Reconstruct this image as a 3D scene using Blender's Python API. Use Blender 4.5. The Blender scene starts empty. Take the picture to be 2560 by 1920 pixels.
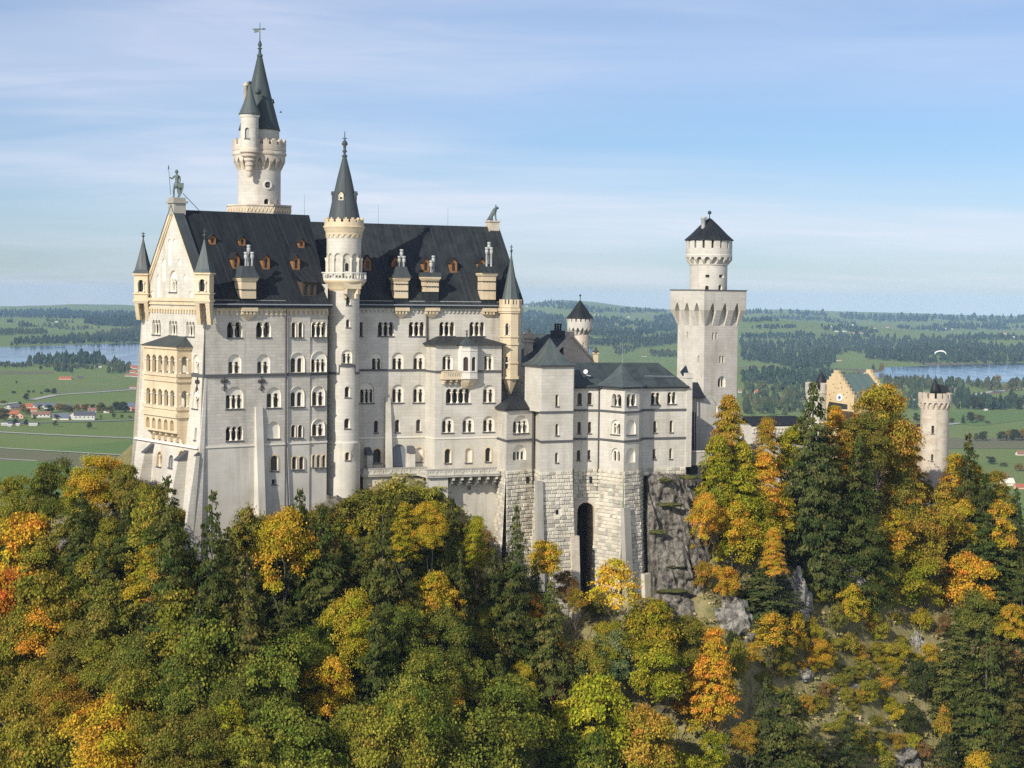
import bpy, bmesh, math, random
import numpy as np
from mathutils import Vector, Matrix
from mathutils.geometry import delaunay_2d_cdt
rad, sin, cos, pi = math.radians, math.sin, math.cos, math.pi
SC = bpy.context.scene
COL = SC.collection

# ------------------------------------------------------------------ camera
F_PX, HX, HY, ROLL, YH = 4500.0, 1280.0, 960.0, 0.0115, 738.0   # focal length etc. in pixels of the 2560 px photograph
PITCH = math.atan((HY - YH) / F_PX)
FW = Vector((0, cos(PITCH), -sin(PITCH)))
R0 = Vector((1, 0, 0)); U0 = Vector((0, sin(PITCH), cos(PITCH)))
RT = R0 * cos(ROLL) + U0 * sin(ROLL)
UP = U0 * cos(ROLL) - R0 * sin(ROLL)
cam_d = bpy.data.cameras.new('camera'); cam = bpy.data.objects.new('camera', cam_d); COL.objects.link(cam)
cam_d.sensor_width = 36; cam_d.sensor_fit = 'HORIZONTAL'; cam_d.lens = F_PX / 2560 * 36
cam_d.clip_start = 1.0; cam_d.clip_end = 90000
cam.matrix_world = Matrix(((RT.x, UP.x, -FW.x, 0), (RT.y, UP.y, -FW.y, 0), (RT.z, UP.z, -FW.z, 0), (0, 0, 0, 1)))
SC.camera = cam

# ------------------------------------------------------------------ sun, sky, exposure
SUN_EL, SUN_AZ = rad(29), rad(212)          # azimuth clockwise from +Y: behind the camera, to the left
SUN_DIR = Vector((sin(SUN_AZ) * cos(SUN_EL), cos(SUN_AZ) * cos(SUN_EL), sin(SUN_EL)))
sl = bpy.data.lights.new('sun', 'SUN'); sl.energy = 5.0; sl.angle = rad(0.5); sl.color = (1.0, 0.94, 0.82)
so = bpy.data.objects.new('sun', sl); COL.objects.link(so); so.location = SUN_DIR * 500
so.rotation_euler = SUN_DIR.to_track_quat('Z', 'Y').to_euler()

W = bpy.data.worlds.new('World'); SC.world = W; W.use_nodes = True
nt = W.node_tree; nt.nodes.clear()
def N(t, **kw):
    n = nt.nodes.new(t)
    for k, v in kw.items():
        if k == 'inp':
            for a, b in v.items(): n.inputs[a].default_value = b
        else: setattr(n, k, v)
    return n
def L(a, b): nt.links.new(a, b)
sky = N('ShaderNodeTexSky', sky_type='NISHITA', sun_disc=False, sun_elevation=SUN_EL, sun_rotation=SUN_AZ, altitude=900, air_density=1.0, dust_density=0.6, ozone_density=2.0)
tc = N('ShaderNodeTexCoord')
sep = N('ShaderNodeSeparateXYZ'); L(tc.outputs['Generated'], sep.inputs[0])
zc = N('ShaderNodeMath', operation='MAXIMUM', inp={1: 0.002}); L(sep.outputs['Z'], zc.inputs[0])
zz = N('ShaderNodeMath', operation='ADD', inp={1: 0.10}); L(zc.outputs[0], zz.inputs[0])
zs_ = N('ShaderNodeMath', operation='MAXIMUM', inp={1: 0.004}); L(sep.outputs['Z'], zs_.inputs[0])
sv = N('ShaderNodeCombineXYZ'); L(sep.outputs['X'], sv.inputs[0]); L(sep.outputs['Y'], sv.inputs[1]); L(zs_.outputs[0], sv.inputs[2]); L(sv.outputs[0], sky.inputs[0])
dx = N('ShaderNodeMath', operation='DIVIDE'); L(sep.outputs['X'], dx.inputs[0]); L(zz.outputs[0], dx.inputs[1])
dy = N('ShaderNodeMath', operation='DIVIDE'); L(sep.outputs['Y'], dy.inputs[0]); L(zz.outputs[0], dy.inputs[1])
cmb = N('ShaderNodeCombineXYZ'); L(dx.outputs[0], cmb.inputs[0]); L(dy.outputs[0], cmb.inputs[1])
mp = N('ShaderNodeMapping'); mp.inputs['Rotation'].default_value = (0, 0, rad(-24)); mp.inputs['Scale'].default_value = (0.5, 0.85, 1); mp.inputs['Location'].default_value = (0.35, 0.2, 0)
L(cmb.outputs[0], mp.inputs[0])
n1 = N('ShaderNodeTexNoise', inp={'Scale': 0.85, 'Detail': 4.5, 'Roughness': 0.5, 'Distortion': 0.5}); L(mp.outputs[0], n1.inputs['Vector'])
n2 = N('ShaderNodeTexNoise', inp={'Scale': 0.42, 'Detail': 2.0, 'Roughness': 0.5}); L(mp.outputs[0], n2.inputs['Vector'])
cr = N('ShaderNodeMapRange', interpolation_type='SMOOTHSTEP', inp={1: 0.24, 2: 0.66}); L(n1.outputs[0], cr.inputs[0])
cr2 = N('ShaderNodeMapRange', interpolation_type='SMOOTHSTEP', inp={1: 0.26, 2: 0.62}); L(n2.outputs[0], cr2.inputs[0])
cov = N('ShaderNodeMath', operation='MULTIPLY'); L(cr.outputs[0], cov.inputs[0]); L(cr2.outputs[0], cov.inputs[1])
mp3 = N('ShaderNodeMapping'); mp3.inputs['Rotation'].default_value = (0, 0, rad(-32)); mp3.inputs['Scale'].default_value = (0.9, 2.2, 1); L(cmb.outputs[0], mp3.inputs[0])
n3 = N('ShaderNodeTexNoise', inp={'Scale': 1.0, 'Detail': 6.0, 'Roughness': 0.62, 'Distortion': 1.2}); L(mp3.outputs[0], n3.inputs['Vector'])
c3 = N('ShaderNodeMapRange', interpolation_type='SMOOTHSTEP', inp={1: 0.32, 2: 0.72, 3: 0.7, 4: 1.15}); L(n3.outputs[0], c3.inputs[0])
cov0 = cov; cov = N('ShaderNodeMath', operation='MULTIPLY', use_clamp=True); L(cov0.outputs[0], cov.inputs[0]); L(c3.outputs[0], cov.inputs[1])
cfz = N('ShaderNodeMapRange', inp={1: 0.0, 2: 0.075, 3: 0.35, 4: 0.88}); L(sep.outputs['Z'], cfz.inputs[0])
covs = N('ShaderNodeMath', operation='MULTIPLY'); L(cov.outputs[0], covs.inputs[0]); L(cfz.outputs[0], covs.inputs[1])
tint = N('ShaderNodeMix', data_type='RGBA', blend_type='MULTIPLY', inp={0: 1.0}); tint.inputs[7].default_value = (0.90, 1.0, 1.22, 1)
L(sky.outputs[0], tint.inputs[6])
hzf = N('ShaderNodeMapRange', inp={1: 0.0, 2: 0.15, 3: 0.0, 4: 1.0}); L(sep.outputs['Z'], hzf.inputs[0])
hzc = N('ShaderNodeMix', data_type='RGBA'); hzc.inputs[6].default_value = (0.83, 0.92, 1.04, 1); hzc.inputs[7].default_value = (1, 1, 1, 1); L(hzf.outputs[0], hzc.inputs[0])
hzm = N('ShaderNodeMix', data_type='RGBA', blend_type='MULTIPLY', inp={0: 1.0}); L(hzc.outputs[2], hzm.inputs[7])
cl = N('ShaderNodeMix', data_type='RGBA'); cl.inputs[7].default_value = (9.8, 10.0, 11.3, 1)
L(covs.outputs[0], cl.inputs[0]); L(tint.outputs[2], hzm.inputs[6]); L(hzm.outputs[2], cl.inputs[6])
bg = N('ShaderNodeBackground', inp={'Strength': 0.082}); L(cl.outputs[2], bg.inputs[0])
wo = N('ShaderNodeOutputWorld'); L(bg.outputs[0], wo.inputs[0])

SC.view_settings.view_transform = 'Standard'; SC.view_settings.look = 'None'
SC.view_settings.exposure = 0.08; SC.view_settings.gamma = 1.0; SC.view_settings.use_curve_mapping = False
SC.render.engine = 'CYCLES'
SC.cycles.use_denoising = False
SC.cycles.max_bounces = 6; SC.cycles.diffuse_bounces = 3; SC.cycles.volume_bounces = 0; SC.cycles.transparent_max_bounces = 8
SC.cycles.caustics_reflective = False; SC.cycles.caustics_refractive = False
random.seed(7); rng = np.random.default_rng(7)

# ------------------------------------------------------------------ pixel of the photograph -> ray / point
def ray(px, py): return FW * F_PX + RT * (px - HX) - UP * (py - HY)
def at(px, py, Y):
    d = ray(px, py); return d * (Y / d.y)
def proj(p):
    q = p.dot(FW); return (HX + F_PX * p.dot(RT) / q, HY - F_PX * p.dot(UP) / q)
def zoomer(ox, oy, sc): return lambda x, y: (ox + x / sc, oy + y / sc)
Z1 = zoomer(320, 480, 3.1907); Z2 = zoomer(320, 900, 3.1907); Z3 = zoomer(780, 300, 3.318); Z4 = zoomer(780, 750, 3.016)
Z5 = zoomer(1200, 750, 3.016); Z6 = zoomer(1640, 480, 2.675); Z7 = zoomer(540, 40, 3.1917); ZL = zoomer(330, 840, 6.382)
ZG = zoomer(1960, 900, 3.687); ZT = zoomer(1700, 900, 4.1475); ZK = zoomer(1280, 720, 5.927)

# ------------------------------------------------------------------ scene graph helpers
def tag(o, label=None, cat=None, group=None, kind=None):
    if label: o['label'] = label
    if cat: o['category'] = cat
    if group: o['group'] = group
    if kind: o['kind'] = kind
    return o
def thing(name, label, cat, loc, group=None):
    o = bpy.data.objects.new(name, None); COL.objects.link(o); o.location = loc; o.empty_display_size = 0.5
    return tag(o, label, cat, group)
def root_loc(p):
    while p.parent: p = p.parent
    return p.location.copy()

class MB:
    def __init__(s): s.v = []; s.f = []; s.uv = []; s.sm = []
    def add(s, vs, fs, uv=None, smooth=False):
        b = len(s.v); s.v += [tuple(p) for p in vs]
        for f in fs:
            s.f.append(tuple(i + b for i in f)); s.uv.append([uv[i] for i in f] if uv else None); s.sm.append(smooth)
        return s
    def quad(s, a, b, c, d): return s.add([a, b, c, d], [(0, 1, 2, 3)])
    def hexa(s, p):   # p[0..3] bottom ring, p[4..7] top ring
        return s.add(p, [(3, 2, 1, 0), (4, 5, 6, 7), (0, 1, 5, 4), (1, 2, 6, 5), (2, 3, 7, 6), (3, 0, 4, 7)])
    def box(s, o, ax, ay, az): # corner + three edge vectors
        o = Vector(o); return s.hexa([o, o + ax, o + ax + ay, o + ay, o + az, o + ax + az, o + ax + ay + az, o + ay + az])
    def prism(s, base, top, cap=True):
        n = len(base); vs = list(base) + list(top)
        fs = [(i, (i + 1) % n, n + (i + 1) % n, n + i) for i in range(n)]
        if cap: fs += [tuple(range(n, 2 * n)), tuple(range(n - 1, -1, -1))]
        return s.add(vs, fs)
    def lathe(s, c, prof, n=24, a0=0.0, smooth=True, sq=None):
        # prof: list of (radius, z world); c centre
        vs = []; uv = []
        for r, z in prof:
            for i in range(n + 1):
                a = a0 + 2 * pi * i / n
                vs.append((c[0] + r * cos(a), c[1] + r * sin(a), z)); uv.append((a * max(r, .3) if False else a * prof[0][0], z))
        fs = []
        for j in range(len(prof) - 1):
            for i in range(n):
                k = j * (n + 1) + i; fs.append((k, k + 1, k + n + 2, k + n + 1))
        s.add(vs, fs, uv, smooth); return s
    def tube(s, a, b, r0, r1=None, n=6):
        a = Vector(a); b = Vector(b); r1 = r0 if r1 is None else r1
        d = (b - a).normalized(); x = d.orthogonal().normalized(); y = d.cross(x)
        vs = [a + (x * cos(t) + y * sin(t)) * r0 for t in [2 * pi * i / n for i in range(n)]] + [b + (x * cos(t) + y * sin(t)) * r1 for t in [2 * pi * i / n for i in range(n)]]
        s.add(vs, [(i, (i + 1) % n, n + (i + 1) % n, n + i) for i in range(n)] + [tuple(range(n - 1, -1, -1)), tuple(range(n, 2 * n))]); return s
    def ball(s, c, r, n=8, sz=1.0):
        return s.lathe((c[0], c[1]), [(r * sin(pi * k / n) + 1e-4, c[2] - r * sz * cos(pi * k / n)) for k in range(n + 1)], n=10)
    def build(s, name, m, parent=None, label=None):
        me = bpy.data.meshes.new(name)
        off = root_loc(parent) if parent else Vector((0, 0, 0))
        me.from_pydata([(x - off.x, y - off.y, z - off.z) for x, y, z in s.v], [], s.f)
        me.polygons.foreach_set('use_smooth', s.sm)
        uvl = me.uv_layers.new(name='UVMap'); data = np.zeros((len(me.loops), 2), dtype=np.float32); k = 0
        for f, u in zip(s.f, s.uv):
            if u is None:
                p = [Vector(s.v[i]) for i in f]
                nn = Vector((0, 0, 0))
                for i in range(len(p)):
                    a, b = p[i], p[(i + 1) % len(p)]
                    nn += Vector(((a.y - b.y) * (a.z + b.z), (a.z - b.z) * (a.x + b.x), (a.x - b.x) * (a.y + b.y)))
                if nn.length < 1e-12: nn = Vector((0, 0, 1))
                nn.normalize()
                if abs(nn.z) > .97: t = Vector((1, 0, 0)); w = Vector((0, 1, 0))
                else:
                    t = Vector((0, 0, 1)).cross(nn).normalized(); w = nn.cross(t)
                u = [(q.dot(t), q.z if abs(nn.z) < .3 else q.dot(w)) for q in p]
            for c in u: data[k] = c; k += 1
        uvl.data.foreach_set('uv', data.ravel())
        me.materials.append(m); me.validate(); me.update()
        o = bpy.data.objects.new(name, me); COL.objects.link(o)
        if parent: o.parent = parent
        if label: o['label'] = label
        return o

# ------------------------------------------------------------------ wall surfaces
class Plane:
    """vertical wall: s metres along u, world z, d metres inward (negative = proud of the wall)"""
    def __init__(s, o, ang, bat=None):
        s.o = Vector((o.x, o.y, 0)); s.u = Vector((sin(rad(ang)), cos(rad(ang)), 0)); s.n = Vector((-s.u.y, s.u.x, 0))  # n: inward (to the left of u)
        s.bat = bat or (lambda z: 0.0)
    def P(s, a, z, d=0.0):
        q = s.o + s.u * a + s.n * (d + s.bat(z)); return Vector((q.x, q.y, z))
    def hit(s, px, py, d=0.0):
        r = ray(px, py); t = (s.o + s.n * d).dot(s.n) / r.dot(s.n); p = r * t
        for _ in range(4):
            b = s.bat(p.z)
            if abs(b) < 1e-6: break
            t = (s.o + s.n * (d + b)).dot(s.n) / r.dot(s.n); p = r * t
        return ((p - s.o).dot(s.u), p.z)
    def rect(s, x0, y0, x1, y1):
        ym, xm = (y0 + y1) / 2, (x0 + x1) / 2
        return s.hit(x0, ym)[0], s.hit(xm, y1)[1], s.hit(x1, ym)[0], s.hit(xm, y0)[1]
    grid = None
class Cyl:
    def __init__(s, c, R, prof=None):
        s.c = Vector((c[0], c[1], 0)); s.R = R; s.prof = prof or (lambda z: R); s.a0 = pi / 2
    def P(s, a, z, d=0.0):
        t = s.a0 + a / s.R; r = s.prof(z) - d
        return Vector((s.c.x + r * cos(t), s.c.y + r * sin(t), z))
    def hit(s, px, py, d=0.0):
        r = ray(px, py); R = s.R
        for _ in range(4):
            A = r.x ** 2 + r.y ** 2; B = -2 * (r.x * s.c.x + r.y * s.c.y); C = s.c.x ** 2 + s.c.y ** 2 - R * R
            q = max(B * B - 4 * A * C, 0); t = (-B - math.sqrt(q)) / (2 * A); p = r * t; R = s.prof(p.z)
        a = (math.atan2(p.y - s.c.y, p.x - s.c.x) - s.a0) % (2 * pi)
        return a * s.R, p.z
    rect = Plane.rect

def in_poly(x, y, poly):
    c = False; j = len(poly) - 1
    for i in range(len(poly)):
        xi, yi = poly[i]; xj, yj = poly[j]
        if (yi > y) != (yj > y) and x < (xj - xi) * (y - yi) / (yj - yi) + xi: c = not c
        j = i
    return c
def sheet(mb, surf, poly, holes=(), steiner=(), smooth=False, d=0.0):
    pts = []; edges = []
    for lp in [poly] + list(holes):
        b = len(pts); pts += [Vector(p) for p in lp]; edges += [(b + i, b + (i + 1) % len(lp)) for i in range(len(lp))]
    hb = [(min(p[0] for p in h), max(p[0] for p in h), min(p[1] for p in h), max(p[1] for p in h)) for h in holes]
    for q in steiner:
        if in_poly(q[0], q[1], poly) and not any(b[0] - .05 < q[0] < b[1] + .05 and b[2] - .05 < q[1] < b[3] + .05 for b in hb): pts.append(Vector(q))
    vs, es, fs, *_ = delaunay_2d_cdt(pts, edges, [], 0, 1e-5)
    keep = []
    for f in fs:
        cx = sum(vs[i][0] for i in f) / 3; cy = sum(vs[i][1] for i in f) / 3
        if not in_poly(cx, cy, poly): continue
        if any(b[0] <= cx <= b[1] and b[2] <= cy <= b[3] and in_poly(cx, cy, h) for h, b in zip(holes, hb)): continue
        keep.append(tuple(f))
    mb.add([surf.P(v[0], v[1], d) for v in vs], keep, [(v[0], v[1]) for v in vs], smooth)
def sbox(mb, surf, s0, s1, z0, z1, d0, d1):
    P = surf.P
    return mb.hexa([P(s0, z0, d0), P(s1, z0, d0), P(s1, z0, d1), P(s0, z0, d1), P(s0, z1, d0), P(s1, z1, d0), P(s1, z1, d1), P(s0, z1, d1)])
def band(mb, surf, s0, s1, z0, z1, proud, step=1e9):
    n = max(1, int((s1 - s0) / step)) if step < 1e8 else 1
    for i in range(n): sbox(mb, surf, s0 + (s1 - s0) * i / n, s0 + (s1 - s0) * (i + 1) / n, z0, z1, -proud, 0.05)
def arch(s0, s1, z0, z1, n=8, pointed=False):
    r = (s1 - s0) / 2; c = (s0 + s1) / 2
    if pointed:
        h = min(r * 2.0, (z1 - z0) * .6); zs = z1 - h; out = [(s0, z0), (s1, z0)]
        for i in range(n + 1):
            t = i / n; out.append((s1 - r * t, zs + h * sin(t * pi / 2) ** .9)) if False else out.append((s1 - r * (1 - math.sqrt(max(0, 1 - t * t))) if False else c + r * (1 - t) ** .75, zs + h * t))
        for i in range(n - 1, -1, -1):
            t = i / n; out.append((c - r * (1 - t) ** .75, zs + h * t))
        return out
    r2 = min(r, (z1 - z0) * .8); zs = z1 - r2
    return [(s0, z0), (s1, z0)] + [(c + r * cos(pi * i / n), zs + r2 * sin(pi * i / n)) for i in range(n + 1)]
def scallop(s0, s1, z0, z1, n, m=6):
    w = (s1 - s0) / n; r = w * .42; zs = z1 - r; out = [(s0, z0), (s1, z0)]
    for k in range(n - 1, -1, -1):
        c = s0 + w * (k + .5)
        rr = r if 0 < k < n - 1 or n == 1 else r
        if k == n - 1: out.append((s1, zs - r * .4)); 
        out += [(c + rr * cos(pi * i / m), zs + rr * sin(pi * i / m)) for i in range(m + 1)]
        if k == 0: out.append((s0, zs - r * .4))
        else: out.append((s0 + w * k, zs - r * .25))
    return out
def reveal(mb, surf, loop, d0, d1):
    n = len(loop)
    for i in range(n):
        a, b = loop[i], loop[(i + 1) % n]
        mb.add([surf.P(a[0], a[1], d0), surf.P(b[0], b[1], d0), surf.P(b[0], b[1], d1), surf.P(a[0], a[1], d1)], [(0, 1, 2, 3)])
def fill(mb, surf, loop, d, holes=()): sheet(mb, surf, loop, holes, d=d)
def ring(mb, surf, inner, outer, d0, d1):   # flat moulding round an opening, open at the bottom edge
    n = len(inner)
    for i in range(1, n):
        j = (i + 1) % n
        a, b, c, e = inner[i], inner[j], outer[j], outer[i]
        mb.add([surf.P(*a, d0), surf.P(*b, d0), surf.P(*c, d0), surf.P(*e, d0)], [(3, 2, 1, 0)])
        mb.add([surf.P(*e, d0), surf.P(*c, d0), surf.P(*c, d1), surf.P(*e, d1)], [(0, 1, 2, 3)])
def column(surf, s, z0, z1, d, r=.13):
    p = surf.P(s, z0, d); h = z1 - z0; mb = MB()
    mb.lathe((p.x, p.y), [(r * 1.9, z0), (r * 1.9, z0 + .12), (r * 1.1, z0 + .3), (r, z0 + .35), (r * .92, z1 - .5), (r * 1.2, z1 - .45), (r * 2.0, z1 - .18), (r * 2.3, z1 - .15), (r * 2.3, z1)], n=8)
    return mb

# window kinds: 'arch' one opening; 'multi' n openings on columns; 'under' n openings inside one big arch; 'blind' shallow niche; 'rect'
def window(th, surf, rect, kind='arch', n=1, dep=.62, frame=None, sill=True, low=.62, pane=None, trim=None, holes=None, name='window', cols=True):
    s0, z0, s1, z1 = rect; trim = trim or M['trim']; w = MB(); subs = []
    if s1 < s0: s0, s1 = s1, s0
    pane = pane or M['pane']
    if kind == 'rect': lp = [(s0, z0), (s1, z0), (s1, z1), (s0, z1)]
    elif kind == 'multi' and n > 1: lp = scallop(s0, s1, z0, z1, n)
    elif kind == 'pointed': lp = arch(s0, s1, z0, z1, pointed=True)
    else: lp = arch(s0, s1, z0, z1, 10)
    if holes is not None: holes.append(lp)
    if kind == 'blind':
        reveal(w, surf, lp, 0, .3); fill(w, surf, lp, .3)
    elif kind == 'under':
        reveal(w, surf, lp, 0, .3); hs = []; ww = (s1 - s0 - .24) / n; zt = z0 + (z1 - z0) * low
        for k in range(n):
            c = s0 + .12 + ww * (k + .5); hs.append(arch(c - ww * .36, c + ww * .36, z0 + .04, zt, 6))
        fill(w, surf, lp, .3, hs); pm = MB()
        for h in hs: reveal(w, surf, h, .3, dep); fill(pm, surf, h, dep)
        subs.append(('pane', pm, pane))
        if cols:
            for k in range(1, n): subs.append(('column', column(surf, s0 + .12 + ww * k, z0, zt - ww * .36 + .05, .2, .11), M['column']))
    else:
        reveal(w, surf, lp, 0, dep); pm = MB(); fill(pm, surf, lp, dep); subs.append(('pane', pm, pane))
        if kind == 'multi' and n > 1:
            ww = (s1 - s0) / n; zc = z1 - ww * .42 * 1.2
            for k in range(1, n): subs.append(('column', column(surf, s0 + ww * k, z0, zc, .24, .12), M['column']))
    if frame:
        g = frame[1]; outer = [(s0 - g, z0), (s1 + g, z0)] + arch(s0 - g, s1 + g, z0, z1 + g, 10)[2:]
        inner = arch(s0, s1, z0, z1, 10) if kind != 'rect' else lp
        fm = MB()
        if len(inner) == len(outer): ring(fm, surf, inner, outer, -.05, .03); subs.append(('surround', fm, frame[0]))
    if sill:
        sm = MB(); sbox(sm, surf, s0 - .06, s1 + .06, z0 - .17, z0 - .005, -.13, .08); subs.append(('sill', sm, M['sill']))
    o = w.build(name, trim, th)
    for nm, mb, mt in subs: mb.build(nm, mt, o)
    return o
# ------------------------------------------------------------------ materials
M = {}
def mat(name, color, rough=.85, spec=.2):
    m = bpy.data.materials.new(name); m.use_nodes = True; b = m.node_tree.nodes['Principled BSDF']
    b.inputs['Base Color'].default_value = (*color, 1); b.inputs['Roughness'].default_value = rough
    b.inputs['Specular IOR Level'].default_value = spec
    M[name] = m; return m, m.node_tree, b
def nd(t, typ, **kw):
    n = t.nodes.new(typ)
    for k, v in kw.items():
        if k == 'inp':
            for a, c in v.items(): n.inputs[a].default_value = c
        else: setattr(n, k, v)
    return n
def mixc(t, fac, a, b, blend='MIX'):
    m = nd(t, 'ShaderNodeMix', data_type='RGBA', blend_type=blend)
    for i, v in ((0, fac), (6, a), (7, b)):
        if isinstance(v, (int, float)): m.inputs[i].default_value = v
        elif isinstance(v, tuple): m.inputs[i].default_value = (*v, 1)
        else: t.links.new(v, m.inputs[i])
    return m.outputs[2]
def rng_node(t, src, a, b, c=0, d=1):
    r = nd(t, 'ShaderNodeMapRange', inp={1: a, 2: b, 3: c, 4: d}); t.links.new(src, r.inputs[0]); return r.outputs[0]
def stone(name, c1, c2, mortar, bw, bh, msize=.02, stain=(.5, .47, .42), stain_amt=.45, bump=.25, contrast=1.0):
    m, t, b = mat(name, c1, .9, .15)
    uv = nd(t, 'ShaderNodeUVMap', uv_map='UVMap')
    br = nd(t, 'ShaderNodeTexBrick', inp={'Scale': 1.0, 'Mortar Size': msize, 'Mortar Smooth': .3, 'Bias': 0.0, 'Brick Width': bw, 'Row Height': bh})
    br.inputs['Color1'].default_value = (*c1, 1); br.inputs['Color2'].default_value = (*c2, 1); br.inputs['Mortar'].default_value = (*mortar, 1)
    br.offset = .43; br.offset_frequency = 2; br.squash = 1.35; br.squash_frequency = 3
    t.links.new(uv.outputs[0], br.inputs['Vector'])
    geo = nd(t, 'ShaderNodeNewGeometry')
    ns = nd(t, 'ShaderNodeTexNoise', inp={'Scale': .22, 'Detail': 6.0, 'Roughness': .62}); t.links.new(geo.outputs['Position'], ns.inputs['Vector'])
    mp = nd(t, 'ShaderNodeMapping'); mp.inputs['Scale'].default_value = (1.1, 1.1, .07); t.links.new(geo.outputs['Position'], mp.inputs[0])
    st = nd(t, 'ShaderNodeTexNoise', inp={'Scale': 1.0, 'Detail': 5.0, 'Roughness': .6}); t.links.new(mp.outputs[0], st.inputs['Vector'])
    f1 = rng_node(t, ns.outputs[0], .42, .72, 0, stain_amt); f2 = rng_node(t, st.outputs[0], .52, .75, 0, stain_amt)
    c = mixc(t, f1, br.outputs[0], stain, 'MULTIPLY'); c = mixc(t, f2, c, stain, 'MULTIPLY')
    t.links.new(c, b.inputs['Base Color'])
    fn = nd(t, 'ShaderNodeTexNoise', inp={'Scale': 3.0, 'Detail': 4.0}); t.links.new(geo.outputs['Position'], fn.inputs['Vector'])
    ad = nd(t, 'ShaderNodeMath', operation='SUBTRACT'); t.links.new(fn.outputs[0], ad.inputs[0]); t.links.new(br.outputs[1], ad.inputs[1])
    bp = nd(t, 'ShaderNodeBump', inp={'Strength': bump, 'Distance': .06}); t.links.new(ad.outputs[0], bp.inputs['Height']); t.links.new(bp.outputs[0], b.inputs['Normal'])
    return m
stone('ashlar', (.55, .515, .455), (.48, .45, .40), (.38, .355, .315), 1.05, .46, .018, (.66, .63, .575), .6)
stone('ashlar_light', (.575, .54, .48), (.515, .485, .43), (.43, .405, .36), 1.15, .5, .015, (.68, .65, .59), .62)
stone('render_wall', (.59, .555, .49), (.57, .535, .475), (.54, .51, .455), 2.4, .9, .008, (.66, .65, .60), .6, .12)
stone('base_wall', (.57, .535, .465), (.55, .515, .45), (.51, .48, .42), 2.0, .8, .008, (.62, .60, .52), .7, .15)
stone('sandstone', (.62, .51, .355), (.58, .48, .335), (.52, .43, .30), 1.0, .5, .012, (.66, .60, .52), .5, .12)
m = stone('rustic', (.60, .56, .47), (.58, .54, .45), (.58, .54, .45), 3, 3, .0, (.60, .58, .50), .6, .4)
t = m.node_tree; br = next(n for n in t.nodes if n.type == 'TEX_BRICK'); tgt = [l.to_socket for l in br.outputs[0].links]; g = nd(t, 'ShaderNodeNewGeometry')
cr = nd(t, 'ShaderNodeValToRGB'); cr.color_ramp.elements[0].color = (.37, .345, .30, 1); cr.color_ramp.elements[1].color = (.64, .59, .49, 1); e = cr.color_ramp.elements.new(.22); e.color = (.43, .405, .35, 1); e = cr.color_ramp.elements.new(.45); e.color = (.54, .50, .42, 1)
t.links.new(g.outputs['Random Per Island'], cr.inputs[0]); [t.links.new(cr.outputs[0], q) for q in tgt]
stone('brick_yellow', (.60, .475, .295), (.56, .44, .27), (.50, .40, .26), .6, .25, .015, (.72, .66, .58), .5, .15)
stone('gate_stone', (.58, .53, .44), (.50, .42, .34), (.46, .42, .36), .9, .4, .02, (.68, .60, .52), .6, .2)
stone('trim', (.70, .65, .565), (.69, .64, .555), (.66, .61, .53), 1.2, .8, .006, (.8, .78, .74), .3, .05)
stone('column', (.72, .66, .55), (.70, .64, .53), (.70, .64, .53), 3, 3, .0, (.8, .76, .7), .25, .03)
stone('plaster_blind', (.46, .44, .41), (.45, .43, .40), (.40, .38, .36), 3, 1.5, .01, (.8, .78, .76), .4, .05)
stone('marble', (.63, .60, .54), (.62, .59, .53), (.60, .57, .51), 2, 1, .004, (.85, .83, .8), .3, .04)
stone('lead_stone', (.37, .35, .31), (.35, .33, .295), (.31, .295, .265), 1.2, .6, .01, (.6, .62, .58), .6, .1)
stone('arch_shade', (.20, .22, .25), (.20, .22, .25), (.19, .21, .24), 3, 1.5, .01, (.8, .8, .8), .4, .05)
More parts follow.
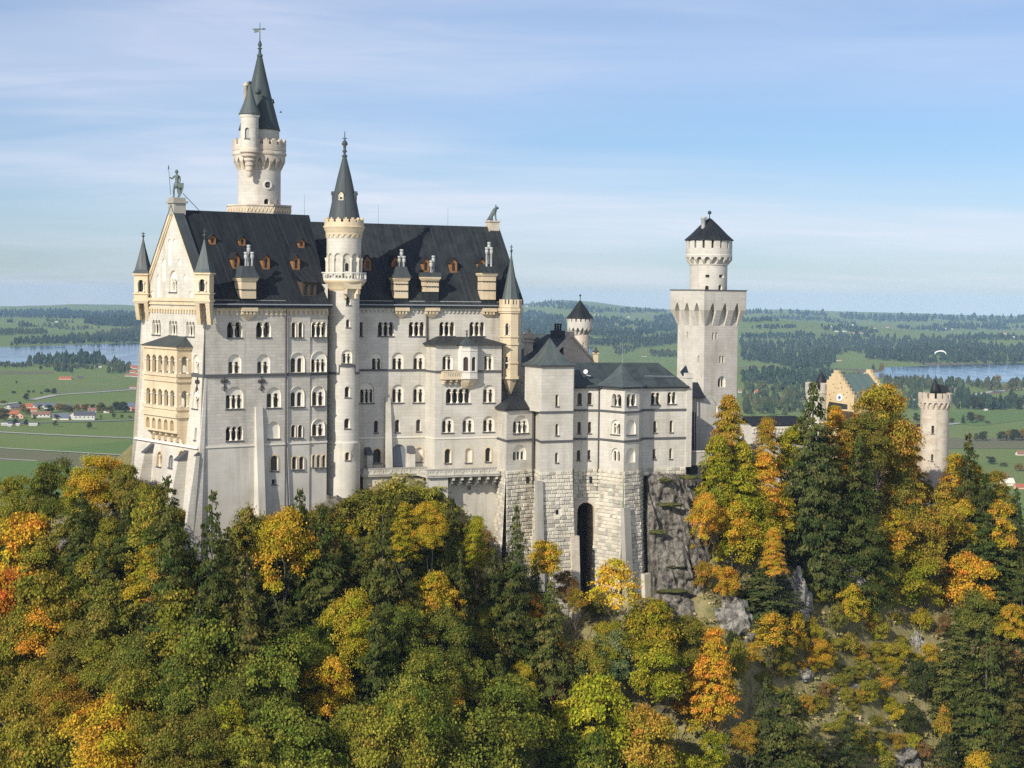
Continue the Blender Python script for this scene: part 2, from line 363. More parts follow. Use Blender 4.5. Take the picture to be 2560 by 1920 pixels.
def seam(name, c1, c2, line, width, patina=None, pat_amt=.5, rough=.5, lamt=.5):
    m, t, b = mat(name, c1, rough, .2)
    uv = nd(t, 'ShaderNodeUVMap', uv_map='UVMap'); sp = nd(t, 'ShaderNodeSeparateXYZ'); t.links.new(uv.outputs[0], sp.inputs[0])
    dv = nd(t, 'ShaderNodeMath', operation='DIVIDE', inp={1: width}); t.links.new(sp.outputs[0], dv.inputs[0])
    fl = nd(t, 'ShaderNodeMath', operation='FLOOR'); t.links.new(dv.outputs[0], fl.inputs[0])
    wn = nd(t, 'ShaderNodeTexWhiteNoise', noise_dimensions='1D'); t.links.new(fl.outputs[0], wn.inputs['W'])
    fr = nd(t, 'ShaderNodeMath', operation='FRACT'); t.links.new(dv.outputs[0], fr.inputs[0])
    geo = nd(t, 'ShaderNodeNewGeometry')
    mp = nd(t, 'ShaderNodeMapping'); mp.inputs['Scale'].default_value = (.8, .8, .05); t.links.new(geo.outputs['Position'], mp.inputs[0])
    st = nd(t, 'ShaderNodeTexNoise', inp={'Scale': .9, 'Detail': 5.0, 'Roughness': .65}); t.links.new(mp.outputs[0], st.inputs['Vector'])
    l = nd(t, 'ShaderNodeMath', operation='LESS_THAN', inp={1: .14}); t.links.new(fr.outputs[0], l.inputs[0])
    ln = nd(t, 'ShaderNodeMath', operation='MULTIPLY'); t.links.new(l.outputs[0], ln.inputs[0])
    mq = nd(t, 'ShaderNodeMapping'); mq.inputs['Scale'].default_value = (.7, .035, 1); t.links.new(uv.outputs[0], mq.inputs[0])
    sq = nd(t, 'ShaderNodeTexNoise', inp={'Scale': 1.3, 'Detail': 3.0}); t.links.new(mq.outputs[0], sq.inputs['Vector']); g = rng_node(t, sq.outputs[0], .42, .60, 0, lamt); t.links.new(g, ln.inputs[1])
    c = mixc(t, wn.outputs[0], c1, c2)
    if patina: c = mixc(t, rng_node(t, st.outputs[0], .40, .68, 0, pat_amt), c, patina)
    c = mixc(t, ln.outputs[0], c, line)
    t.links.new(c, b.inputs['Base Color'])
    t.links.new(rng_node(t, st.outputs[0], .3, .7, rough - .12, rough + .2), b.inputs['Roughness'])
    bp = nd(t, 'ShaderNodeBump', inp={'Strength': .5, 'Distance': .05}); t.links.new(l.outputs[0], bp.inputs['Height']); t.links.new(bp.outputs[0], b.inputs['Normal'])
    return m
seam('slate_roof', (.015, .017, .021), (.022, .024, .029), (.07, .074, .082), .85, (.026, .031, .033), .7, .5, .45)
seam('slate_roof_pale', (.020, .023, .027), (.030, .034, .037), (.07, .077, .08), .85, (.036, .044, .045), .8, .5, .6)
seam('patina_roof', (.034, .043, .046), (.050, .061, .063), (.10, .125, .122), .55, (.075, .098, .094), .6, .5, .4)
seam('patina_spire', (.058, .071, .073), (.078, .094, .094), (.045, .056, .057), .62, (.125, .152, .144), .6, .5, .6)
seam('spire_grey', (.048, .056, .061), (.060, .070, .074), (.030, .036, .040), .62, (.075, .088, .090), .5, .5, .8)
seam('green_roof', (.10, .155, .145), (.12, .175, .165), (.16, .22, .20), .6, (.15, .20, .185), .5, .5, .4)
m, t, b = mat('pane', (.018, .018, .022), .15, .5); g = nd(t, 'ShaderNodeObjectInfo'); t.links.new(mixc(t, rng_node(t, g.outputs['Random'], .55, 1.0, 0, 1), (.012, .012, .015), (.055, .05, .048)), b.inputs['Base Color']); mat('pane_brown', (.055, .035, .028), .3, .4); mat('pane_blue', (.16, .18, .30), .35, .4)
mat('pane_light', (.30, .29, .28), .4, .4)
mat('sill', (.09, .09, .095), .7); mat('iron', (.03, .03, .034), .6); mat('gutter', (.25, .27, .29), .45, .5); mat('pipe', (.075, .07, .072), .6)
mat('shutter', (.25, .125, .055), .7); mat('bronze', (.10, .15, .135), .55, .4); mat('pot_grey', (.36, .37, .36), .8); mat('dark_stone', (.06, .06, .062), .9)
mat('white_paint', (.75, .75, .74), .5); mat('dish', (.62, .63, .64), .5); mat('wood_dark', (.07, .05, .035), .8); mat('blue_paint', (.10, .14, .30), .5)
for nm, sc, a, bcol in (('bronze', 1.5, (.045, .062, .058), (.11, .145, .125)), ('shutter', 3, (.20, .095, .04), (.32, .165, .075)), ('pot_grey', 2, (.30, .31, .31), (.46, .46, .44))):
    m = M[nm]; t = m.node_tree; g = nd(t, 'ShaderNodeNewGeometry'); ns = nd(t, 'ShaderNodeTexNoise', inp={'Scale': sc, 'Detail': 4.0}); t.links.new(g.outputs['Position'], ns.inputs['Vector'])
    t.links.new(mixc(t, rng_node(t, ns.outputs[0], .3, .7), a, bcol), t.nodes['Principled BSDF'].inputs['Base Color'])
# leaves: the tree's own colour (object colour) varied leaf by leaf
def leaf_mat(name, var=.55, trans=.3):
    m = bpy.data.materials.new(name); m.use_nodes = True; t = m.node_tree; t.nodes.clear(); M[name] = m
    oi = nd(t, 'ShaderNodeObjectInfo'); geo = nd(t, 'ShaderNodeNewGeometry')
    at_ = nd(t, 'ShaderNodeAttribute', attribute_name='clump', attribute_type='GEOMETRY')
    hsv = nd(t, 'ShaderNodeHueSaturation')
    t.links.new(oi.outputs['Color'], hsv.inputs['Color'])
    t.links.new(rng_node(t, geo.outputs['Random Per Island'], 0, 1, 1 - var, 1 + var), hsv.inputs['Value'])
    h2 = nd(t, 'ShaderNodeHueSaturation'); t.links.new(hsv.outputs[0], h2.inputs['Color'])
    t.links.new(rng_node(t, at_.outputs['Fac'], 0, 1, .468, .538), h2.inputs['Hue']); t.links.new(rng_node(t, at_.outputs['Fac'], 0, 1, 1.3, .7), h2.inputs['Value'])
    d = nd(t, 'ShaderNodeBsdfDiffuse'); tr = nd(t, 'ShaderNodeBsdfTranslucent'); mx = nd(t, 'ShaderNodeMixShader', inp={0: trans}); o = nd(t, 'ShaderNodeOutputMaterial')
    t.links.new(h2.outputs[0], d.inputs[0]); t.links.new(h2.outputs[0], tr.inputs[0]); t.links.new(d.outputs[0], mx.inputs[1]); t.links.new(tr.outputs[0], mx.inputs[2]); t.links.new(mx.outputs[0], o.inputs[0])
    return m
leaf_mat('leaf', .5, .22); leaf_mat('needle', .45, .1)
m, t, b = mat('bark', (.10, .075, .055), .95, .1)
g = nd(t, 'ShaderNodeTexCoord'); mp = nd(t, 'ShaderNodeMapping'); mp.inputs['Scale'].default_value = (6, 6, .8); t.links.new(g.outputs['Object'], mp.inputs[0])
ns = nd(t, 'ShaderNodeTexNoise', inp={'Scale': 1.5, 'Detail': 5.0}); t.links.new(mp.outputs[0], ns.inputs['Vector']); t.links.new(mixc(t, ns.outputs[0], (.07, .055, .045), (.20, .17, .14)), b.inputs['Base Color'])
# vertex coloured (far trees, houses)
m, t, b = mat('far_tree', (.05, .07, .04), .95, .05); a = nd(t, 'ShaderNodeAttribute', attribute_name='tint'); t.links.new(a.outputs['Color'], b.inputs['Base Color'])
def ground_mat(name, cols, sc, rough=.95, bump=.0, bscale=1):
    m, t, b = mat(name, cols[0], rough, .05); g = nd(t, 'ShaderNodeNewGeometry')
    n1 = nd(t, 'ShaderNodeTexNoise', inp={'Scale': sc[0], 'Detail': 7.0, 'Roughness': .65}); t.links.new(g.outputs['Position'], n1.inputs['Vector'])
    n2 = nd(t, 'ShaderNodeTexNoise', inp={'Scale': sc[1], 'Detail': 5.0, 'Roughness': .6}); t.links.new(g.outputs['Position'], n2.inputs['Vector'])
    c = mixc(t, rng_node(t, n1.outputs[0], .35, .65), cols[0], cols[1]); c = mixc(t, rng_node(t, n2.outputs[0], .45, .7), c, cols[2])
    if 'rock' in name:
        mc = nd(t, 'ShaderNodeMapping'); mc.inputs['Scale'].default_value = (1, 1, .45); t.links.new(g.outputs['Position'], mc.inputs[0]); ad = nd(t, 'ShaderNodeVectorMath', operation='ADD'); t.links.new(mc.outputs[0], ad.inputs[0]); t.links.new(n2.outputs['Color'], ad.inputs[1])
        vo = nd(t, 'ShaderNodeTexVoronoi', feature='DISTANCE_TO_EDGE', inp={'Scale': .55}); t.links.new(ad.outputs[0], vo.inputs['Vector']); c = mixc(t, rng_node(t, vo.outputs['Distance'], .0, .05, .75, 0), c, (.035, .03, .026))
        ms = nd(t, 'ShaderNodeMapping'); ms.inputs['Scale'].default_value = (.9, .9, .06); t.links.new(g.outputs['Position'], ms.inputs[0]); ss = nd(t, 'ShaderNodeTexNoise', inp={'Scale': 1.0, 'Detail': 5.0}); t.links.new(ms.outputs[0], ss.inputs['Vector']); c = mixc(t, rng_node(t, ss.outputs[0], .5, .7, 0, .6), c, (.06, .054, .046))
    t.links.new(c, b.inputs['Base Color'])
    if bump:
        n3 = nd(t, 'ShaderNodeTexNoise', inp={'Scale': bscale, 'Detail': 8.0, 'Roughness': .7}); t.links.new(g.outputs['Position'], n3.inputs['Vector'])
        bp = nd(t, 'ShaderNodeBump', inp={'Strength': bump, 'Distance': .6}); t.links.new(n3.outputs[0], bp.inputs['Height']); t.links.new(bp.outputs[0], b.inputs['Normal'])
    return m, t, b
ground_mat('hill_ground', [(.23, .205, .085), (.30, .25, .135), (.15, .145, .05)], (.25, .9), bump=.8, bscale=1.2)
ground_mat('rock', [(.31, .283, .24), (.19, .172, .146), (.075, .068, .058)], (.35, 1.3), bump=1.0, bscale=.9)
ground_mat('rock_pale', [(.42, .39, .34), (.28, .265, .24), (.13, .125, .10)], (.6, 1.6), bump=1.0, bscale=1.2)
ground_mat('moss', [(.085, .095, .03), (.12, .115, .045), (.06, .065, .02)], (1.2, 3), bump=.6, bscale=3)
ground_mat('meadow', [(.145, .198, .050), (.160, .212, .056), (.180, .208, .068)], (.0009, .0045))
ground_mat('field_brown', [(0.163, 0.15, 0.081), (0.15, 0.153, 0.075), (0.176, 0.156, 0.091)], (.002, .01))
ground_mat('field_bright', [(.118, .190, .046), (.126, .196, .05), (.132, .186, .054)], (.002, .01))
ground_mat('field_dry', [(0.163, 0.189, 0.072), (0.15, 0.195, 0.068), (0.176, 0.182, 0.081)], (.002, .01))
ground_mat('moor', [(.165, .125, .080), (.135, .115, .070), (.19, .15, .095)], (.004, .02))
ground_mat('hills_ground', [(.060, .098, .036), (.080, .120, .042), (.040, .062, .030)], (.0006, .0022))
mat('track', (.40, .38, .33), .95); mat('asphalt', (.22, .22, .22), .9)
m, t, b = mat('water', (.02, .04, .06), .04, .5)
g = nd(t, 'ShaderNodeNewGeometry'); mp = nd(t, 'ShaderNodeMapping'); mp.inputs['Scale'].default_value = (.02, .004, 1); t.links.new(g.outputs['Position'], mp.inputs[0])
ns = nd(t, 'ShaderNodeTexNoise', inp={'Scale': 1.0, 'Detail': 4.0}); t.links.new(mp.outputs[0], ns.inputs['Vector']); t.links.new(rng_node(t, ns.outputs[0], .4, .7, .10, .2), b.inputs['Roughness'])
# ------------------------------------------------------------------ the palace
KA = at(513, 930, 250.0)                       # south-west corner of the palace
def zst(z0, z1, zs): return [z0 + (z1 - z0) * i / max(1, round((z1 - z0) / zs)) for i in range(1, max(1, round((z1 - z0) / zs)))]
SW = Plane(KA, 53.13)                          # long front, western half (faces the camera's right)
Wd = Vector((-.6, .8, 0)); Ud = Vector((.8, .6, 0))
GW = 20.0
KB = KA + Wd * GW
ZSTR = SW.hit(650, 937)[1]; ZLOW = SW.hit(700, 1110)[1]; ZEAV = SW.hit(650, 761)[1]; ZBASE = -60.0
def wbat(z): return 0.0 if z > ZSTR else -(ZSTR - z) * .085 - (.25 if z < ZLOW else 0)
GF = Plane(KB, 143.13, wbat)                   # gable front: s runs from the far corner (0) to the near corner (20)
ridge_w = at(430, 521, (KA + Wd * 10).y + .0)
ZR = ridge_w.z                                 # ridge height of the western roof
palace = thing('palace', 'long white limestone palace with dark roof, lit gable front and round-arched windows', 'palace', (KA.x, KA.y, -45))
holes = []
win = lambda zf, r, *a, surf=SW, hl=holes, **k: window(palace, surf, surf.rect(*zf(r[0], r[1]), *zf(r[2], r[3])), *a, holes=hl, **k)
dk, lt = M['pane'], M['trim']
sand = (M['sandstone'], .22)
for r in ((790, 1035, 912, 1160), (1022, 1035, 1140, 1158)): win(Z1, r, 'multi', 2, dep=.9)
for r in ((1303, 1038, 1341, 1158), (1359, 1038, 1396, 1158)): win(Z1, r, 'arch', dep=.6)
win(Z1, (1464, 1037, 1585, 1156), 'multi', 3, dep=.9)
for r in ((797, 1295, 903, 1447), (1028, 1295, 1133, 1447)): win(Z1, r, 'under', 2)
win(Z1, (1293, 1280, 1410, 1440), 'under', 2, low=.72, cols=False); win(Z1, (1460, 1270, 1585, 1437), 'under', 3)
win(Z2, (778, 212, 920, 388), 'under', 3); win(Z2, (1103, 217, 1220, 380), 'under', 2, low=.7); win(Z2, (1293, 212, 1407, 373), 'under', 2, low=.72, cols=False); win(Z2, (1467, 208, 1572, 365), 'under', 2, low=.7)
win(Z2, (780, 530, 917, 643), 'multi', 3, dep=.8); win(Z2, (1112, 492, 1210, 627), 'blind')
for r in ((1300, 517, 1337, 618), (1356, 517, 1394, 618)): win(Z2, r, 'arch')
win(Z2, (1467, 472, 1570, 606), 'under', 2, low=.7)
win(Z2, (1137, 762, 1197, 883), 'arch', frame=sand)
for r in ((1308, 770, 1346, 873), (1365, 770, 1403, 873)): win(Z2, r, 'arch', frame=(M['sandstone'], .14))
for r in ((1470, 758, 1493, 857), (1507, 758, 1534, 857), (1549, 758, 1577, 857)): win(Z2, r, 'arch', frame=(M['sandstone'], .12))
win(Z2, (1148, 953, 1182, 990), 'rect')
LW = SW.hit(821, 940)[0]                                       # length of the western half
s_a, s_b = SW.hit(713, 937)[0], SW.hit(776, 937)[0]
wl = MB()
WDF = [0.0, .14, .34]
def SWs(d): return Plane(SW.o + SW.n * d, 53.13)
class Step(Plane):
    def __init__(s): Plane.__init__(s, KA, 53.13)
    def P(s, a, z, d=0.0): return Plane.P(s, a, z, d + (0 if a < s_a + 1e-6 else .14 if a < s_b + 1e-6 else .34))
SWX = Step()
lo = MB()
for (a, b, d) in ((0, s_a, 0), (s_a, s_b, .14), (s_b, LW, .34)):
    S_ = SWs(d)
    for zb, zt, mb in ((ZLOW, ZEAV + .6, wl), (ZBASE, ZLOW, lo)):
        hs = [h for h in holes if a - .01 < sum(p[0] for p in h) / len(h) < b and zb < sum(p[1] for p in h) / len(h) < zt]
        left = [(a, zb), (b, zb), (b, zt), (a, zt)]
        if a == 0:
            left = [(wbat(zb), zb), (b, zb), (b, zt), (a, zt), (a, ZSTR)] if zb == ZLOW else [(wbat(zb), zb), (b, zb), (b, zt), (wbat(zt - .01), zt)]
        sheet(mb, S_, left, hs)
# returns at the two steps, east return and rear shell
for s_, d0, d1 in ((s_a, 0, .14), (s_b, .14, .34)): sbox(wl, SW, s_ - .02, s_, ZBASE, ZEAV + .6, d0 + .001, d1 + .02)
wl.quad(SW.P(LW, ZBASE, .34), SW.P(LW, ZBASE, GW), SW.P(LW, ZEAV + 3, GW), SW.P(LW, ZEAV + 3, .34))
wl.quad(SW.P(0, ZBASE, GW), SW.P(LW, ZBASE, GW), SW.P(LW, ZEAV + .6, GW), SW.P(0, ZEAV + .6, GW))
w1 = wl.build('wall', M['ashlar'], palace); lo.build('base_wall', M['render_wall'], palace)

# gable front with its windows and stepped blind arches
gh = []
gwin = lambda zf, r, *a, **k: window(palace, GF, GF.rect(*zf(r[0], r[1]), *zf(r[2], r[3])), *a, holes=gh, **k)
for r in ((193, 1018, 260, 1137), (326, 1026, 393, 1142), (462, 1033, 532, 1151)): gwin(Z1, r, 'multi', 3, dep=.5)
gwin(Z1, (519, 1298, 565, 1443), 'under', 2); gwin(Z2, (517, 233, 566, 388), 'under', 2); gwin(Z2, (530, 540, 548, 638), 'arch')
gwin(Z1, (329, 626, 392, 797), 'under', 3, low=.6)
def niche(x0, y0, x1, y1, nm='blind_arch'):
    s0, z0, s1, z1 = GF.rect(*Z1(x0, y0), *Z1(x1, y1)); lp = arch(s0, s1, z0, z1, 8); gh.append(lp)
    mb = MB(); reveal(mb, GF, lp, 0, .16); fill(mb, GF, lp, .16); mb.build(nm, M['trim'], palace)
for r in ((316, 374, 349, 588), (357, 372, 385, 430), (270, 531, 302, 712), (394, 530, 427, 585), (226, 659, 256, 842), (440, 657, 469, 713), (178, 787, 208, 862), (486, 790, 516, 843)): niche(*r)
for r in ((140, 712, 178, 822), (233, 730, 271, 850)): gwin(Z2, r, 'under', 2, low=.85, frame=(M['sandstone'], .25), pane=M['sandstone'], trim=M['sandstone'])
gwin(Z2, (324, 757, 360, 860), 'under', 2, low=.93, pane=M['blue_paint'], trim=M['pane_light'], cols=False)
gwin(Z2, (398, 722, 446, 930), 'under', 2, low=.75, frame=(M['sandstone'], .3), pane=M['sandstone'], trim=M['sandstone'])
gm = MB(); gl = MB()
zG = lambda s: ZEAV + .6 + (ZR + .3 - ZEAV - .6) * (1 - abs(s - GW / 2) / (GW / 2))
for zb, zt, mb in ((ZLOW, ZR, gm), (ZBASE, ZLOW, gl)):
    poly = [(0, zb), (GW, zb), (GW, ZEAV + .6), (GW / 2, ZR + .3), (0, ZEAV + .6)] if zb == ZLOW else [(0, zb), (GW, zb), (GW, zt), (0, zt)]
    hs = [h for h in gh if zb < sum(p[1] for p in h) / len(h) < (zt if zb == ZBASE else 99)]
    st = [(s, z) for z in [ZSTR - .01, ZSTR + .01] + zst(zb, min(zt, ZSTR), 3) for s in np.linspace(.2, GW - .2, 14)]
    sheet(mb, GF, poly, hs, st)
gm.quad(GF.P(0, ZBASE), GF.P(0, ZBASE, 1), GF.P(0, ZEAV, 1), GF.P(0, ZEAV))
gm.build('gable_wall', M['ashlar_light'], palace); gl.build('base_wall', M['ashlar_light'], palace)
def slab(mb, surf, s0, s1, z0, z1, pr): sbox(mb, surf, s0, s1, z0, z1, -pr, .02)

# roof of the western half
OV = .75
zo = ZEAV - .05
def roof_slope(mb, surf, s0, s1, ov, half, z_e, z_r, th=.28, s0r=None, s1r=None):
    s0r = s0 if s0r is None else s0r; s1r = s1 if s1r is None else s1r
    slope = (z_r - z_e) / half
    a0, b0 = surf.P(s0, z_e - ov * slope * .55, -ov), surf.P(s1, z_e - ov * slope * .55, -ov)
    m0, m1 = surf.P(s0, z_e + .6 * slope, .6), surf.P(s1, z_e + .6 * slope, .6)
    r0, r1 = surf.P(s0r, z_r, half), surf.P(s1r, z_r, half)
    n = Vector((0, 0, -th))
    mb.add([a0, b0, m1, m0, r1, r0] + [p + n for p in (a0, b0, m1, m0, r1, r0)], [(0, 1, 2, 3), (3, 2, 4, 5), (7, 6, 9, 8), (6, 7, 1, 0), (8, 10, 4, 2), (7, 8, 2, 1), (11, 9, 3, 5), (9, 6, 0, 3)])
rf = MB(); RTOP = ZR - .15
SRE, SRR = SW.hit(831, 761, -.8)[0], SW.hit(773, 534, 10)[0]
roof_slope(rf, SW, .55, SRE, OV, GW / 2, ZEAV + .35, RTOP, s1r=SRR)
bk = Plane(SW.o + SW.n * GW, 53.13); bk.n = -bk.n
roof_slope(rf, bk, .55, SRE, OV, GW / 2, ZEAV + .35, RTOP, s1r=SRR)
rw = rf.build('roof', M['slate_roof'], palace)
# closing gable of the taller western half towards the lower eastern roof
gb = MB(); e0 = SW.P(LW + .1, ZEAV + .3, .3); e1 = SW.P(LW + .1, ZEAV + .3, GW - .3); e2 = SW.P(SRR - .1, RTOP - .2, GW / 2)
gb.add([e0, e1, e2], [(0, 1, 2)]); gb.build('rear_gable', M['slate_roof'], palace)
# coping of the gable
cp = MB(); cm = MB()
for sgn in (-1, 1):
    ends = [(GW / 2 + sgn * (GW / 2 + .1), ZEAV + .55), (GW / 2, ZR + .35)]
    for mb, d0, d1, h0, h1 in ((cp, -.32, .08, -.75, .05), (cp, -.18, .1, -1.15, -.75), (cm, -.4, 1.25, .05, .22), (cm, .1, 1.2, -.5, .05)):
        p = [GF.P(ends[0][0], ends[0][1] + h0, d0), GF.P(ends[1][0], ends[1][1] + h0, d0), GF.P(ends[1][0], ends[1][1] + h0, d1), GF.P(ends[0][0], ends[0][1] + h0, d1)]
        q = [GF.P(ends[0][0], ends[0][1] + h1, d0), GF.P(ends[1][0], ends[1][1] + h1, d0), GF.P(ends[1][0], ends[1][1] + h1, d1), GF.P(ends[0][0], ends[0][1] + h1, d1)]
        mb.hexa(p + q)
cp.build('gable_coping', M['sandstone'], palace); cm.build('coping_cover', M['spire_grey'], palace)
pd = MB(); sbox(pd, GF, GW / 2 - .95, GW / 2 + .95, ZR - .9, ZR + .75, -.35, 1.5); sbox(pd, GF, GW / 2 - 1.2, GW / 2 + 1.2, ZR + .75, ZR + 1.05, -.6, 1.75); sbox(pd, GF, GW / 2 - .95, GW / 2 + .95, ZR + 1.05, ZR + 1.55, -.4, 1.5)
pd.build('statue_pedestal', M['lead_stone'], palace)
STATUE_FOOT = GF.P(GW / 2, ZR + 1.55, .55)

# cornices, string courses, arcade friezes
def frieze(surf, s0, s1, ztop, m, name='arcade_frieze', step=1.0, h=.95, pr=.22):
    mb = MB(); n = max(1, round((s1 - s0) / step)); w = (s1 - s0) / n; hs = []
    for i in range(n): hs.append(arch(s0 + w * i + w * .2, s0 + w * (i + 1) - w * .2, ztop - h - .001, ztop - h * .35, 5))
    poly = [(s0, ztop - h)]
    for hh in hs: poly += [hh[0], (hh[0][0], hh[0][1] + .02)] + hh[2:][::-1] + [hh[1]]
    poly += [(s1, ztop - h), (s1, ztop), (s0, ztop)]
    sheet(mb, surf, poly, (), d=-pr); reveal(mb, surf, poly, -pr, .02); return mb.build(name, m, palace)
def cornice(surf, s0, s1, z, m, name='cornice', h=.5, pr=.45):
    mb = MB(); sbox(mb, surf, s0, s1, z - h * .45, z, -pr, .02); sbox(mb, surf, s0, s1, z - h, z - h * .45, -pr * .55, .02); return mb.build(name, m, palace)
SWd = [SWs(0), SWs(.14), SWs(.34)]
for S_, a, b in ((SWd[0], 1.6, s_a), (SWd[1], s_a + .06, s_b), (SWd[2], s_b + .06, LW)):
    cornice(S_, a, b, ZEAV + .1, M['sandstone']); frieze(S_, a, b, ZEAV - .55, M['sandstone'], step=.82)
mb = MB()
for S_, a, b in ((SWd[0], -.1, s_a), (SWd[1], s_a + .03, s_b), (SWd[2], s_b + .03, LW)): sbox(mb, S_, a, b, ZSTR - .22, ZSTR + .16, -.2, .02); 
sbox(mb, GF, 1.5, GW + .1, ZSTR - .2, ZSTR + .16, -.2, .02); mb.build('string_course', M['sill'], palace)
mb = MB()
for S_, a, b in ((SWd[0], -.2, s_a), (SWd[1], s_a + .03, s_b), (SWd[2], s_b + .03, LW)): sbox(mb, S_, a, b, ZLOW - .12, ZLOW + .14, -.14, .02)
sbox(mb, GF, 0, GW + .1, ZLOW - .15, ZLOW + .14, -.3, .3); mb.build('string_course', M['trim'], palace)
cornice(GF, .5, GW - .6, ZEAV + .75, M['sandstone'], h=.95, pr=.5); frieze(GF, .8, GW - 1.3, ZEAV - .55, M['sandstone'], step=.86, h=.85)
mb = MB(); mb.tube(SW.P(.6, ZEAV - .02, -OV - .08), SW.P(SRE, ZEAV - .02, -OV - .08), .1); mb.build('gutter', M['gutter'], palace)
def pipe(pts, surf, r=.09, m='pipe', p=palace):
    mb = MB(); q = [surf.P(*surf.hit(x, y), -.16) for x, y in pts]
    for a, b in zip(q, q[1:]): mb.tube(a, b, r)
    return mb.build('downpipe', M[m], p)
pipe([(713.5, 775), (713.5, 1110), (720, 1270)], SWd[0], .13)
# wall anchors (wrought iron lilies)
def anchor(surf, cx, cy, sc=1.0):
    mb = MB(); s, z = surf.hit(cx, cy); P = lambda a, b: surf.P(s + a * sc, z + b * sc, -.12)
    mb.tube(P(0, 1.0), P(0, -1.15), .075); 
    for k in (-1, 1):
        ring_ = [P(k * (.36 + .22 * cos(t)), .28 + .22 * sin(t)) for t in [2 * pi * i / 8 for i in range(9)]]
        for a, b in zip(ring_, ring_[1:]): mb.tube(a, b, .07, n=4)
        for a, b in ((P(0, -.25), P(k * .2, -.6)), (P(k * .2, -.6), P(k * .48, -.85))): mb.tube(a, b, .05, n=4)
    mb.build('wall_anchor', M['iron'], palace)
anchor(SW, *Z2(767, 185)); anchor(SW, *Z2(1063, 185)); anchor(GF, *Z2(556, 190))
# buttresses
def buttress(surf, px, ytop, ybot, p_top, p_bot, cap=True, m='render_wall', name='buttress', smax=1e9):
    s0, s1 = surf.hit(px[0], ytop)[0], surf.hit(px[1], ytop)[0]; z1 = surf.hit((px[0] + px[1]) / 2, ytop)[1]; z0 = surf.hit((px[0] + px[1]) / 2, ybot)[1] - 14
    s1 = min(s1, smax)
    k = (p_bot - p_top) / max(.1, z1 - z0 - 14); pb = p_top + k * (z1 - z0)
    mb = MB(); P = surf.P
    mb.hexa([P(s0, z0, -pb), P(s1, z0, -pb), P(s1, z0, .1), P(s0, z0, .1), P(s0, z1, -p_top), P(s1, z1, -p_top), P(s1, z1, .1), P(s0, z1, .1)])
    o = mb.build(name, M[m], palace)
    if cap:
        c = MB(); c.hexa([P(s0 - .08, z1, -p_top - .12), P(s1 + .08, z1, -p_top - .12), P(s1 + .08, z1, .05), P(s0 - .08, z1, .05), P(s0 - .08, z1 + .12, -p_top - .12), P(s1 + .08, z1 + .12, -p_top - .12), P(s1 + .08, z1 + p_top * .9 + .15, .05), P(s0 - .08, z1 + p_top * .9 + .15, .05)]); c.build('buttress_cap', M['sill'], o)
    return o
mid = Z2(1010, 373), Z2(1066, 373)
buttress(SW, (mid[0][0], mid[1][0]), mid[0][1], 1275, .3, 1.35, cap=False)
mb = MB(); P = SW.P   # sloping fin on the corner
zt, zb = ZSTR - .25, ZBASE; hh = zt - zb
a0 = lambda z: wbat(z) - .02
mb.hexa([P(a0(zb), zb, -1.1), P(.6 + a0(zb) * .6, zb, -1.1), P(1.2, zb, .1), P(a0(zb), zb, .1), P(a0(zt), zt, -.03), P(.25, zt, -.03), P(.25, zt, .1), P(a0(zt), zt, .1)])
mb.build('buttress', M['ashlar_light'], palace)
for (x0, x1, yt, yb, pt, pb) in ((177, 199, 738, 950, 1.3, 1.8), (443, 471, 800, 1200, 1.4, 2.2), (566, 628, 772, 1430, .45, 1.2)):
    buttress(GF, (Z2(x0, yt)[0], Z2(x1, yt)[0]), Z2(x0, yt)[1], Z2(x0, yb)[1], pt, pb, m='ashlar_light', smax=GW - .04)

# diagonal corner turrets of the gable
def spire4(mb, c, ang, r, z0, z1, n=4, flare=.18):
    prof = [(r * (1 + flare), z0), (r * .93, z0 + (z1 - z0) * .10), (r * .60, z0 + (z1 - z0) * .42), (r * .27, z0 + (z1 - z0) * .75), (.07, z1)]
    vs = []; fs = []
    for q, z in prof:
        for i in range(n):
            a = ang + 2 * pi * (i + .5) / n; vs.append((c[0] + q / cos(pi / n) * cos(a), c[1] + q / cos(pi / n) * sin(a), z))
    for j in range(len(prof) - 1):
        for i in range(n): fs.append((j * n + i, j * n + (i + 1) % n, (j + 1) * n + (i + 1) % n, (j + 1) * n + i))
    mb.add(vs, fs)
def finial(mb, c, z, h, r=.28):
    mb.lathe(c, [(.09, z - .2), (.09, z + .3), (r * .6, z + .35), (.1, z + .45), (.1, z + h * .28), (r, z + h * .38), (r * .9, z + h * .45), (.09, z + h * .52), (.05, z + h)], n=8)
    mb.tube((c[0] - .3, c[1], z + h * .78), (c[0] + .3, c[1], z + h * .78), .05); mb.tube((c[0], c[1] - .3, z + h * .78), (c[0], c[1] + .3, z + h * .78), .05)
